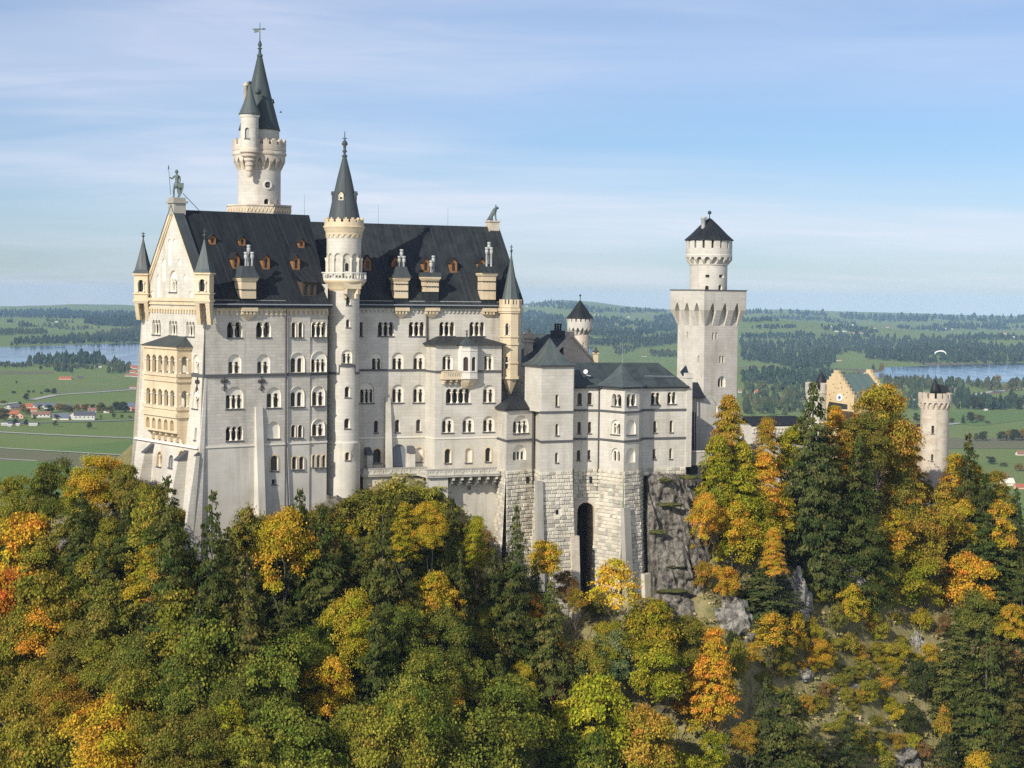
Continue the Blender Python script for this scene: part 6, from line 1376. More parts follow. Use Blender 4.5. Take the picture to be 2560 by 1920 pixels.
mb = MB(); Q = Plane(at(2190, 1082, 334), 70); zz_ = at(2190, 1082, 334).z; q = [Q.P(-.3, zz_, -.4), Q.P(12.3, zz_, -.4), Q.P(12.3, zz_ + 1.2, 2), Q.P(-.3, zz_ + 1.2, 2)]; mb.prism(q, [v + Vector((0, 0, .15)) for v in q]); mb.build('side_roof', M['slate_roof'], gate)

# ---- round gate tower
GY = 330.0; g0 = at(2336, 1080, GY); gtw = thing('gate_tower', 'round crenellated tower of mottled stone standing above the autumn trees near the right edge', 'tower', (g0.x, g0.y, -45)); pg = GY / 4500; zg_ = lambda yz: at(2336, ZG(0, yz)[1], GY).z
cg = (g0.x, g0.y); rg = 35 * pg; CG = Cyl(cg, rg); hg = []
for r in ((1358, 606, 1383, 677), (1355, 870, 1375, 930)): window(gtw, CG, CG.rect(*ZG(r[0], r[1]), *ZG(r[2], r[3])), 'rect', holes=hg, dep=.5)
mb = MB(); cyl_wall(mb, CG, -60, zg_(450), hg, 3); mb.build('shaft', M['gate_stone'], gtw)
machicolation(gtw, cg, rg, 41 * pg, zg_(450), zg_(415), zg_(372), 18, M['gate_stone'], frac=.64)
mb = MB(); merlons(mb, cg, 41.3 * pg, zg_(374), zg_(350), zg_(302), 14, .68, .5, .1); mb.build('battlement', M['gate_stone'], gtw)
c = at(2337, 980, GY + .5); mb = MB(); mb.lathe((c.x, c.y), [(.85, zg_(360)), (.85, zg_(310)), (.95, zg_(308)), (.75, zg_(265)), (.45, zg_(215)), (.03, zg_(172))], 12); mb.build('spire', M['slate_roof'], gtw)
mb = MB(); c = at(2354, 976, GY + 1.2); mb.add([c + Vector((-.6, -.4, -1)), c + Vector((1.6, -.4, -1)), c + Vector((1.6, 1.5, -1)), c + Vector((-.6, 1.5, -1)), c + Vector((-.6, .5, 1.1)), c + Vector((1.3, .5, .8))], [(0, 1, 5, 4), (1, 2, 5), (2, 3, 4, 5), (3, 0, 4)]); mb.build('stair_roof', M['slate_roof'], gtw)
mb = MB(); c = at(2338, 945, GY); mb.tube(c - Vector((0, 0, .5)), at(2338, 932, GY), .05, .02, 4); mb.build('lightning_rod', M['iron'], gtw)

# ------------------------------------------------------------------ statues
def skin_fig(name, verts, edges, m, parent=None, sub=2):
    me = bpy.data.meshes.new(name); me.from_pydata([v[0] for v in verts], edges, []); o = bpy.data.objects.new(name, me); COL.objects.link(o)
    bm = bmesh.new(); bm.from_mesh(me); ly = bm.verts.layers.skin.verify() if hasattr(bm.verts.layers, 'skin') else None
    bm.verts.ensure_lookup_table()
    for i, v in enumerate(bm.verts): v[ly].radius = verts[i][1] if isinstance(verts[i][1], tuple) else (verts[i][1],) * 2; v[ly].use_root = (i == 0)
    bm.to_mesh(me); bm.free(); me.materials.append(m)
    s = o.modifiers.new('skin', 'SKIN'); s.use_smooth_shade = True; s.branch_smoothing = .3
    b = o.modifiers.new('sub', 'SUBSURF'); b.levels = sub; b.render_levels = sub
    if parent: o.parent = parent
    return o
fz = STATUE_FOOT; stw = thing('warrior_statue', 'green bronze warrior statue with helmet, spear and shield on the gable peak', 'statue', fz)
H = 1.0
vv = [((0, 0, 1.95), (.30, .24)), ((0, 0, 2.35), (.27, .22)), ((.02, 0, 2.85), (.38, .27)), ((.03, 0, 3.15), (.25, .18)), ((.0, 0, 3.32), (.12, .12)), ((-.03, -.03, 3.55), (.21, .2)), ((-.03, -.02, 3.78), (.17, .17)),
      ((-.40, -.02, 3.02), .14), ((-.62, -.25, 2.65), .12), ((-.95, -.45, 2.88), .10), ((.38, .05, 3.02), .14), ((.46, .02, 2.55), .12), ((.42, -.12, 2.08), .10),
      ((-.2, 0, 1.75), .21), ((-.42, -.18, 1.05), .15), ((-.40, -.05, .2), .12), ((-.52, -.32, .06), .09), ((.2, .02, 1.75), .21), ((.24, .05, 1.0), .16), ((.25, .1, .2), .12), ((.22, -.22, .06), .09)]
ee = [(0, 1), (1, 2), (2, 3), (3, 4), (4, 5), (5, 6), (3, 7), (7, 8), (8, 9), (3, 10), (10, 11), (11, 12), (0, 13), (13, 14), (14, 15), (15, 16), (0, 17), (17, 18), (18, 19), (19, 20)]
body = skin_fig('body', vv, ee, M['bronze'], stw)
mb = MB(); L0 = lambda x, y, z: Vector((fz.x + x, fz.y + y, fz.z + z))
mb.tube(L0(-.78, -.5, .4), L0(-1.08, -.47, 4.0), .045, .04); mb.lathe((L0(-1.09, -.47, 0).x, L0(-1.09, -.47, 0).y), [(.04, fz.z + 3.95), (.12, fz.z + 4.15), (.01, fz.z + 4.65)], 6); mb.build('spear', M['bronze'], stw)
mb = MB(); sh = [(-.02, 2.05), (.98, 2.1), (.95, 1.4), (.75, .7), (.42, .05), (.1, .6), (-.02, 1.3)]; fr_ = [L0(x + .06, -.42 + .12 * abs(x - .45), z) for x, z in sh]; mb.prism([p + Vector((0, .12, 0)) for p in fr_], fr_); mb.ball(L0(.5, -.45, 1.35), .2); mb.build('shield', M['bronze'], stw)
mb = MB(); mb.lathe((L0(-.03, 0, 0).x, L0(-.03, 0, 0).y), [(.27, fz.z + 3.55), (.25, fz.z + 3.75), (.16, fz.z + 3.92), (.02, fz.z + 4.0)], 10); mb.build('helmet', M['bronze'], stw)
mb = MB(); mb.lathe((L0(0, 0, 0).x, L0(0, 0, 0).y), [(.36, fz.z + 2.15), (.42, fz.z + 1.9), (.52, fz.z + 1.35), (.42, fz.z + 1.35)], 10); mb.build('tunic', M['bronze'], stw)
fz2 = LION_FOOT; lion = thing('lion_statue', 'green bronze seated lion statue on the right end of the palace roof ridge', 'statue', fz2)
vv = [((-.45, 0, .38), (.40, .42)), ((-.15, 0, .95), (.38, .36)), ((.22, 0, 1.5), (.42, .36)), ((.48, 0, 2.0), (.42, .38)), ((.72, 0, 2.12), (.28, .28)), ((1.0, 0, 1.95), (.17, .18)),
      ((.42, -.2, 1.15), .18), ((.5, -.22, .6), .13), ((.55, -.22, .12), .12), ((.75, -.22, .08), .11), ((.42, .2, 1.15), .18), ((.5, .22, .6), .13), ((.55, .22, .12), .12), ((.75, .22, .08), .11),
      ((-.2, -.4, .35), .24), ((.1, -.42, .12), .13), ((-.2, .4, .35), .24), ((.1, .42, .12), .13), ((-.85, .05, .15), .08), ((-1.0, .2, .1), .06)]
ee = [(0, 1), (1, 2), (2, 3), (3, 4), (4, 5), (2, 6), (6, 7), (7, 8), (8, 9), (2, 10), (10, 11), (11, 12), (12, 13), (0, 14), (14, 15), (0, 16), (16, 17), (0, 18), (18, 19)]
skin_fig('body', vv, ee, M['bronze'], lion)
mb = MB(); L1 = lambda x, y, z: Vector((fz2.x + x, fz2.y + y, fz2.z + z))
for y in (-.28, .28): mb.ball(L1(.5, y, 2.42), .12)
mb.build('ear', M['bronze'], lion)
# ------------------------------------------------------------------ the castle hill
TPX = [-900, 0, 200, 300, 340, 400, 460, 505, 540, 650, 760, 860, 1000, 1100, 1180, 1240, 1350, 1440, 1500, 1600, 1700, 1780, 1900, 2100, 2300, 2560, 3500]
TYB = [262, 264, 264, 263, 261, 256, 250, 246, 247, 254, 259, 263, 266, 268, 270, 268, 265, 267, 268, 270, 276, 284, 290, 299, 308, 312, 312]
TZB = [-62, -46, -38, -31.5, -28.5, -30.5, -34.5, -38.5, -38.5, -33.5, -32, -31.5, -27, -29, -34, -39, -44, -49, -47, -46, -45, -34, -35, -37, -41, -46, -60]
_h = lambda x, y: np.sin(x * .11 + 1.3) * np.cos(y * .13 + .4) + .6 * np.sin(x * .23 + y * .19) + .35 * np.sin(x * .51 - y * .47 + 2)
def T(x, y):
    x = np.asarray(x, float); y = np.asarray(y, float)
    px = HX + F_PX * x / np.maximum(y, 150); yb = np.interp(px, TPX, TYB); zb = np.interp(px, TPX, TZB)
    d = yb - y
    sl = np.interp(px, [0, 700, 1500, 2100, 2560], [.78, .95, 1.0, .98, .95])
    front = zb - sl * np.maximum(d, 0) + _h(x, y) * 1.1 * np.clip(d / 12, 0, 1)
    back = np.clip((y - 345) / 90, 0, 1); zr = front * 1.0
    z = np.where(d > 0, np.maximum(front, -125 + _h(x, y) * 2), zb + _h(x, y) * .25)
    side = np.clip((np.abs(x - 5) - 105) / 80, 0, 1) * np.clip((y - 235) / 60, 0, 1)
    f = np.maximum(back, side); f = f * f * (3 - 2 * f)
    return z * (1 - f) + (-196) * f
def grid_mesh(name, X, Y, Z, m, smooth=True):
    ny, nx = X.shape; me = bpy.data.meshes.new(name)
    v = np.stack([X, Y, Z], -1).reshape(-1, 3); i = np.arange(nx * ny).reshape(ny, nx)
    q = np.stack([i[:-1, :-1], i[:-1, 1:], i[1:, 1:], i[1:, :-1]], -1).reshape(-1, 4)
    return np_mesh(name, v, q, m, smooth)
def np_mesh(name, v, faces, m, smooth=False, link=True, attrs=None):
    me = bpy.data.meshes.new(name); k = faces.shape[1]; n = len(faces)
    me.vertices.add(len(v)); me.vertices.foreach_set('co', np.ascontiguousarray(v, dtype=np.float32).ravel())
    me.loops.add(n * k); me.loops.foreach_set('vertex_index', np.ascontiguousarray(faces, dtype=np.int32).ravel())
    me.polygons.add(n); me.polygons.foreach_set('loop_start', np.arange(0, n * k, k, dtype=np.int32))
    me.polygons.foreach_set('use_smooth', np.full(n, smooth)); 
    for nm, (typ, dom, data) in (attrs or {}).items():
        a = me.attributes.new(nm, typ, dom); a.data.foreach_set('color' if 'COLOR' in typ else 'value', np.ascontiguousarray(data, dtype=np.float32).ravel())
    me.update(calc_edges=True); me.materials.append(m)
    if not link: return me
    o = bpy.data.objects.new(name, me); COL.objects.link(o); return o
xs = np.linspace(-190, 200, 261); ys = np.linspace(150, 470, 215); X, Y = np.meshgrid(xs, ys)
Z = T(X, Y); Z += (rng.random(Z.shape) - .5) * .7 * (np.interp(HX + F_PX * X / Y, TPX, TYB) > Y)
tag(grid_mesh('hillside', X, Y, Z, M['hill_ground']), 'steep wooded hillside of grass and earth below the castle', kind='structure')

def rock(name, c, sx, sy, sz, seed, m='rock', sub=4, rough=.35, rz=0.0):
    bm = bmesh.new(); bmesh.ops.create_icosphere(bm, subdivisions=sub, radius=1.0); r = random.Random(seed); ph = [r.uniform(0, 6) for _ in range(9)]
    from mathutils import noise
    for v in bm.verts:
        p = v.co.copy(); n = noise.fractal(p * 1.6 + Vector(ph[:3]), 1.0, 2.1, 5); ce = noise.cell(p * 2.7 + Vector(ph[3:6])); st = noise.noise(Vector((p.x * 5, p.y * 5, p.z * 1.2)) + Vector(ph[6:9]))
        v.co = p * (1 + rough * (n * .8 + ce * .28 + st * .3)); v.co.x *= sx; v.co.y *= sy; v.co.z *= sz
    me = bpy.data.meshes.new(name); bm.to_mesh(me); bm.free(); me.materials.append(M[m]); o = bpy.data.objects.new(name, me); COL.objects.link(o); o.location = c; o.rotation_euler = (0, 0, rz)
    return o
# cliff under the wing: a big weathered face
def cliff():
    ox, oy = [], []
    L_ = [(1180, 1606, 1722, 279.0), (1200, 1602, 1738, 277.5), (1260, 1600, 1752, 276.0), (1330, 1602, 1766, 274.8), (1400, 1606, 1776, 273.6), (1480, 1612, 1782, 272.0), (1560, 1618, 1790, 269.5), (1680, 1620, 1800, 266.0)]
    from mathutils import noise
    nu, nv = 90, 130; V_ = np.zeros((nv, nu, 3))
    ya = [l[0] for l in L_]
    for j in range(nv):
        y = 1178 + (1680 - 1178) * j / (nv - 1); x0 = np.interp(y, ya, [l[1] for l in L_]); x1 = np.interp(y, ya, [l[2] for l in L_]); yy = np.interp(y, ya, [l[3] for l in L_])
        for i in range(nu):
            t = i / (nu - 1); x = x0 + (x1 - x0) * t; d = yy + 1.5 * max(0, t - .62) ** 1.2 * 9 + (1.2 * max(0, .12 - t) * 30)
            p = at(x, y, d); n = noise.fractal(p * .25, .9, 2.3, 7) * 1.6 + noise.cell(Vector((p.x * .33 + p.z * .1, p.y * .3, p.z * .13))) * .8 + abs(noise.noise(Vector((p.x * .8, p.y * .8, p.z * .1)))) * -1.2 + noise.ridged_multi_fractal(p * .35, .8, 2.2, 5, 1.0, 2.0) * .35
            p.y -= n * min(1, t * 8, (1 - t) * 8 + .3); V_[j, i] = p
    o = grid_mesh('cliff', V_[:, :, 0], V_[:, :, 1], V_[:, :, 2], M['rock']); return tag(o, 'sheer grey rock face under the right end of the pale wing', kind='structure')
cliff()
for i, (x, y, Yd, w, lab) in enumerate(((1722, 1193, 276.4, 1.6, 'mossy tuft hanging at the upper right edge of the grey cliff'), (1664, 1200, 275.2, 1.1, 'small mossy tuft at the upper left of the grey cliff'), (1676, 1262, 274.6, 1.9, 'green mossy ledge in the middle of the grey cliff'), (1643, 1330, 273.6, 1.3, 'small brown mossy ledge left of centre on the grey cliff'), (1690, 1417, 272.6, 3.4, 'broad green grassy ledge low on the grey cliff'), (1683, 1478, 271.0, 2.6, 'lowest grassy ledge at the foot of the grey cliff'))):
    o = rock('moss_ledge', at(x, y, Yd + .55), w, 1.0, .34, 40 + i, 'moss', 3, .4); tag(o, lab, 'moss', 'mossy ledges on the grey cliff')
RK = [(1320, 1590, 3.6, 2.5, 5.2, 'rock_pale', 'jagged pale rock outcrop among shrubs below the square-roofed tower'), (1345, 1700, 2.6, 2, 5, 'rock_pale', 'narrow pale rock rib low in the forest below the square-roofed tower'), (1400, 1790, 2.8, 2, 3.2, 'rock_pale', 'lowest pale rock knob beside the green trees under the archway'),
      (1835, 1560, 4.6, 3.0, 4.0, 'rock_pale', 'pale broken rock left of the yellow long-stemmed tree on the right slope'), (2090, 1445, 5.2, 3.2, 6.2, 'rock_pale', 'largest grey-white rock face below the big spruces on the right slope'), (1985, 1545, 3.2, 2.8, 7.0, 'rock_pale', 'tall creamy rock rib on the right slope between spruce and yellow bushes'),
      (170, 1360, 5.2, 3, 3.6, 'rock', 'rounded grey boulder in the forest left of the gable'), (2390, 1880, 2.6, 2, 4.0, 'rock_pale', 'white rock at the bottom edge on the right slope'), (2270, 1895, 4.0, 2.2, 2.4, 'rock_pale', 'pale rock slab with dead branch at the bottom edge of the right slope'),
      (555, 1345, 3.6, 2.5, 3.2, 'rock', 'shrub-topped rock at the foot of the long palace wall'), (482, 1330, 1.8, 1.8, 4.2, 'rock_pale', 'pale rock against the foot of the corner buttress'), (1740, 1475, 2.0, 1.5, 5.0, 'rock', 'grey rock pillar at the right foot of the cliff'), (2110, 1725, 2.4, 1.6, 1.3, 'rock', 'low grey rock in the grass on the right slope'), (2010, 1690, 2.2, 1.6, 1.2, 'rock_pale', 'small pale rocks in the grass above the two dark spruces at the bottom'),
      (2290, 1620, 1.5, 1.2, 2.2, 'rock_pale', 'white rock between dark bushes on the right slope'), (830, 1285, 3.0, 2.5, 2.4, 'rock', 'shrubby rock at the foot of the round stair tower')]
def ground_hit(px, py, y0=180, y1=420, off=0.0):
    yy = np.linspace(y0, y1, 1200); r = ray(px, py); k = yy / r.y; f = k * r.z - T(k * r.x, yy) - off
    i = np.argmax(f < 0); return Vector((k[i] * r.x, yy[i], T(k[i] * r.x, yy[i])))
for i, (x, y, sx, sy, sz, m, lab) in enumerate(RK):
    g = ground_hit(x, y); tag(rock('rock_outcrop', g + Vector((0, .8, -.2)), sx, sy, sz, 60 + i, m, 4, .45, i * 1.3), lab, 'rock', 'rock outcrops on the hillside')
# ------------------------------------------------------------------ trees
def quads(cent, nrm, size, asp=1.0, roll=None, seed=0):
    r = np.random.default_rng(seed); n = len(cent); nrm = nrm / (np.linalg.norm(nrm, axis=1, keepdims=True) + 1e-9)
    a = r.normal(size=(n, 3)) if roll is None else roll
    t = np.cross(nrm, a); t /= (np.linalg.norm(t, axis=1, keepdims=True) + 1e-9); b = np.cross(nrm, t)
    s = size[:, None] * .5; t = t * s; b = b * s * asp
    v = np.stack([cent - t - b * .5, cent + t * .3 - b, cent + t + b * .4, cent - t * .35 + b], 1).reshape(-1, 3)
    return v, np.arange(4 * n).reshape(-1, 4)
def crown_mesh(seed, kind):
    """crown of radius 1 in plan, about 1.6 high (bush 1.1), made of drooping sprays of leaf-sized faces"""
    r = np.random.default_rng(seed); C, Nn, S, K = [], [], [], []
    zh = {'broad': 1.65, 'layer': 2.1, 'open': 1.7, 'bush': 1.1}[kind]
    ncl, per, ls = {'broad': (170, 150, .042), 'layer': (170, 130, .042), 'open': (90, 90, .042), 'bush': (60, 130, .066)}[kind]; lv_ = r.uniform(.72, 1.28); ls *= lv_; per = int(per / lv_ ** 1.4)
    nl = 9; lob = [(r.uniform(0, 2 * pi), r.uniform(.28, .80), r.uniform(.16, .84) * zh, r.uniform(.22, .50)) for _ in range(nl)] + [(r.uniform(0, 6), .18, .78 * zh, .34)]
    for c in range(ncl):
        if kind in ('broad', 'bush') and c < ncl * .85:
            a, q, z, rr = lob[c % len(lob)]; d = r.normal(size=3); d[2] = abs(d[2]) * .9 - .2 if r.random() < .85 else d[2]; d /= np.linalg.norm(d)
            p = np.array([q * cos(a) + d[0] * rr, q * sin(a) + d[1] * rr, z + d[2] * rr * .8]); out = d
        else:
            t = r.uniform(.05, 1.0) if kind != 'open' else r.uniform(.25, 1.0); R = (math.sin(pi * (.14 + .84 * t)) ** .6) * r.uniform(.35, 1.0); a = r.uniform(0, 2 * pi)
            if kind == 'layer': R = (1.03 - t) ** .62 * r.uniform(.30, 1.0) + .04
            p = np.array([R * cos(a), R * sin(a), t * zh]); out = np.array([cos(a), sin(a), .5])
        cs = r.uniform(.09, .25) * (1.25 if kind == 'bush' else 1.0); fl = {'broad': .45, 'bush': .5, 'layer': .20, 'open': .35}[kind]
        n = int(per * r.uniform(.6, 1.3)); k = r.normal(size=(n, 3)) * [cs, cs, cs * fl] * .62
        k[:, 2] -= (k[:, 0] * out[0] + k[:, 1] * out[1]) * .25
        C.append(p + k); nn = r.normal(size=(n, 3)) * .5 + np.array([out[0] * .8, out[1] * .8, .5]); Nn.append(nn); S.append(r.uniform(.6, 1.4, n) * ls); K.append(np.full(n, r.random()))
    C = np.concatenate(C); Nn = np.concatenate(Nn); S = np.concatenate(S); K = np.concatenate(K)
    C[:, 2] = np.maximum(C[:, 2], -.05); v, f = quads(C, Nn, S, 1.0, seed=seed + 5)
    return np_mesh('crown', v, f, M['leaf'], link=False, attrs={'clump': ('FLOAT', 'FACE', K)})
CZH = {'broad': 1.72, 'layer': 2.12, 'open': 1.75}
def spruce_mesh(seed, sparse=False):
    """unit spruce: height 1, radius about .2; tiers of drooping boughs hung with needle sprays"""
    r = np.random.default_rng(seed); C, Nn, S, A, K = [], [], [], [], []
    lv = 30 if not sparse else 24; lean = r.uniform(0, 6.28)
    for j in range(lv):
        z = .05 + .95 * (j / lv) ** .95; R = min(.36 * (1 - z) ** .76 + .008, .235) * r.uniform(.85, 1.12); nb = max(5, int((15 if not sparse else 9) * (1 - z) + 5))
        for b in range(nb):
            a = r.uniform(0, 2 * pi); L_ = R * r.uniform(.5, 1.2) * (1 + .12 * cos(a - lean)); m = max(6, int(26 * L_ / .2)); t = np.sqrt(r.uniform(.02, 1, m)); ck = r.random(); zo_ = z + r.normal() * .007
            for rep in range(3):
                side = r.normal(size=m) * .024 * (1.25 - t * .7) * (L_ / .15) ** .4; hang = np.abs(r.normal(size=m)) * .012
                dz = (-.32 * t ** 1.1 + .12 * t ** 4) * L_ - hang
                C.append(np.stack([cos(a) * L_ * t - sin(a) * side, sin(a) * L_ * t + cos(a) * side, zo_ + dz], 1))
                Nn.append(np.stack([np.full(m, cos(a) * .75), np.full(m, sin(a) * .75), np.full(m, .6)], 1) + r.normal(size=(m, 3)) * .35)
                A.append(np.stack([np.full(m, -sin(a)), np.full(m, cos(a)), np.full(m, .0)], 1) + r.normal(size=(m, 3)) * .5); S.append(r.uniform(.7, 1.4, m) * .019); K.append(np.full(m, ck))
    C = np.concatenate(C); v, f = quads(C, np.concatenate(Nn), np.concatenate(S), .5, np.concatenate(A), seed)
    return np_mesh('crown', v, f, M['needle'], link=False, attrs={'clump': ('FLOAT', 'FACE', np.concatenate(K))})
def trunk_mesh(seed, kind):
    r = random.Random(seed); mb = MB()
    def limb(p, d, L_, r0, n=4, bend=.25):
        q = Vector(p); d = Vector(d).normalized()
        for i in range(n):
            d2 = (d + Vector((r.uniform(-1, 1), r.uniform(-1, 1), r.uniform(-.2, .6))) * bend).normalized(); e = q + d2 * (L_ / n); ra, rb = r0 * (1 - i / n * .75), r0 * (1 - (i + 1) / n * .75)
            mb.tube(q, e, ra, rb, 6); q, d = e, d2
        return q
    if kind == 'spruce':
        mb.tube((0, 0, -.08), (0, 0, .98), .0125, .0015, 6)
        for k in range(26): z = .1 + .8 * k / 26; a = r.uniform(0, 6.28); L_ = .16 * (1 - z) ** .8; mb.tube((0, 0, z), (cos(a) * L_, sin(a) * L_, z - .035), .0022, .0008, 3)
    else:
        ns = 1 if kind == 'broad' else 3
        for s in range(ns):
            b = Vector((r.uniform(-.12, .12), r.uniform(-.12, .12), -.12)) if ns > 1 else Vector((0, 0, -.12)); top = b
            d = Vector((r.uniform(-.12, .12), r.uniform(-.12, .12), 1)); pts = [b + d * t for t in (0, .25, .5, .75, 1.0)]
            R_ = .022 if ns == 1 else .011
            for i in range(4): mb.tube(pts[i], pts[i + 1], R_ * (1 - i * .22), R_ * (1 - (i + 1) * .22), 6)
            for k in range(14 if ns == 1 else 7):
                z = r.uniform(.25, .92); a = r.uniform(0, 6.28); limb(b + d * z, (cos(a), sin(a), .55), r.uniform(.25, .5) * (1.1 - z * .6), R_ * .45)
    me = mb.build('trunk', M['bark']); d = me.data; bpy.data.objects.remove(me); return d
CR = {'broad': [crown_mesh(s, 'broad') for s in range(7)], 'layer': [crown_mesh(20 + s, 'layer') for s in range(4)], 'open': [crown_mesh(40 + s, 'open') for s in range(3)], 'bush': [crown_mesh(60 + s, 'bush') for s in range(4)], 'spruce': [spruce_mesh(80 + s) for s in range(5)] + [spruce_mesh(90, True)]}
TRK = {'broad': [trunk_mesh(s, 'broad') for s in range(3)], 'open': [trunk_mesh(10 + s, 'open') for s in range(2)], 'spruce': [trunk_mesh(20 + s, 'spruce') for s in range(2)]}
PAL = {'dg': (.070, .080, .020), 'dgb': (.060, .073, .023), 'dgo': (.090, .090, .022), 'g': (.160, .176, .027), 'gb': (.132, .148, .028), 'og': (.225, .202, .028), 'do': (.170, .156, .028), 'yg': (.30, .26, .022), 'ygb': (.30, .295, .022), 'y': (.50, .345, .03), 'gold': (.42, .285, .026), 'oc': (.33, .22, .030), 'o': (.48, .275, .028), 'r': (.40, .155, .022), 'br': (.20, .13, .045), 'gg': (.13, .15, .06)}
CNAME = {'dg': 'dark green', 'dgb': 'bluish dark green', 'dgo': 'dark olive', 'g': 'green', 'gb': 'deep green', 'og': 'olive', 'do': 'dull olive', 'yg': 'yellow-green', 'ygb': 'bright lime-yellow', 'y': 'bright yellow', 'gold': 'golden', 'oc': 'ochre', 'o': 'orange', 'r': 'rust-red', 'br': 'brown', 'gg': 'grey-green'}
TREES = []      # dicts; labels are written once all are known
def solve(px, py, H):
    yy = np.linspace(170, 400, 1400); r = ray(px, py); k = yy / r.y; f = k * r.z - T(k * r.x, yy) - H
    i = int(np.argmax(f < 0)); 
    if f[i] >= 0: i = len(yy) - 1
    return Vector((k[i] * r.x, yy[i], k[i] * r.z - H))
_cnt = [0]
def tree(px, py, wpx, H, kind, col, Y=None, base=None):
    i = _cnt[0]; _cnt[0] += 1; r = random.Random(1000 + i)
    if base is None:
        if Y is None: base = solve(px, py, H)
        else: p = at(px, py, Y); base = Vector((p.x, p.y, p.z - H))
    Wm = wpx * base.y / F_PX / 2 * (1.45 if kind in ('spruce', 'sparse') else 1.0)
    nm = {'spruce': 'spruce_tree', 'sparse': 'spruce_tree', 'broad': 'broadleaf_tree', 'layer': 'broadleaf_tree', 'open': 'slender_tree', 'bush': 'shrub'}[kind]
    e = bpy.data.objects.new(nm, None); COL.objects.link(e); e.location = base; e.rotation_euler = (0, 0, r.uniform(0, 6.28)); e.empty_display_size = .3
    c = PAL[col]; v = r.uniform(.86, 1.15); col4 = (c[0] * v * r.uniform(.93, 1.07), c[1] * v, c[2] * v, 1)
    def part(name, me, sc, z=0, color=None):
        o = bpy.data.objects.new(name, me); COL.objects.link(o); o.parent = e; o.scale = sc; o.location = (0, 0, z)
        if color: o.color = color
    if kind in ('spruce', 'sparse'):
        part('crown', r.choice(CR['spruce'][:5]) if kind == 'spruce' else CR['spruce'][5], (Wm / .2, Wm / .2, H), 0, col4); part('trunk', r.choice(TRK['spruce']), (H, H, H))
    elif kind == 'bush': part('crown', r.choice(CR['bush']), (Wm, Wm, max(H * .6, min(H, Wm * 1.3)) / 1.1), max(0, H - min(H, Wm * 1.3)) * .6, col4)
    else:
        Wm *= {'broad': 1.16, 'layer': 1.12, 'open': 1.05}[kind]
        ch = min(H * .86, Wm * CZH[kind] * r.uniform(1.2, 1.6)); cb = H - ch
        part('crown', r.choice(CR[kind]), (Wm, Wm * r.uniform(.88, 1.1), ch / CZH[kind]), cb, col4); part('trunk', r.choice(TRK['open' if kind == 'open' else 'broad']), (min(H * .7, Wm * 1.7), min(H * .7, Wm * 1.7), H * .88))
    TREES.append(dict(o=e, x=px, y=py, H=H, kind=kind, col=col, base=base)); return e
HL, HM, HR_ = zoomer(0, 1100, 2.0235), zoomer(850, 1250, 2.4765), zoomer(1700, 1300, 2.572)
K_ = {'b': 'broad', 's': 'spruce', 'p': 'sparse', 'l': 'layer', 'o': 'open', 'u': 'bush'}
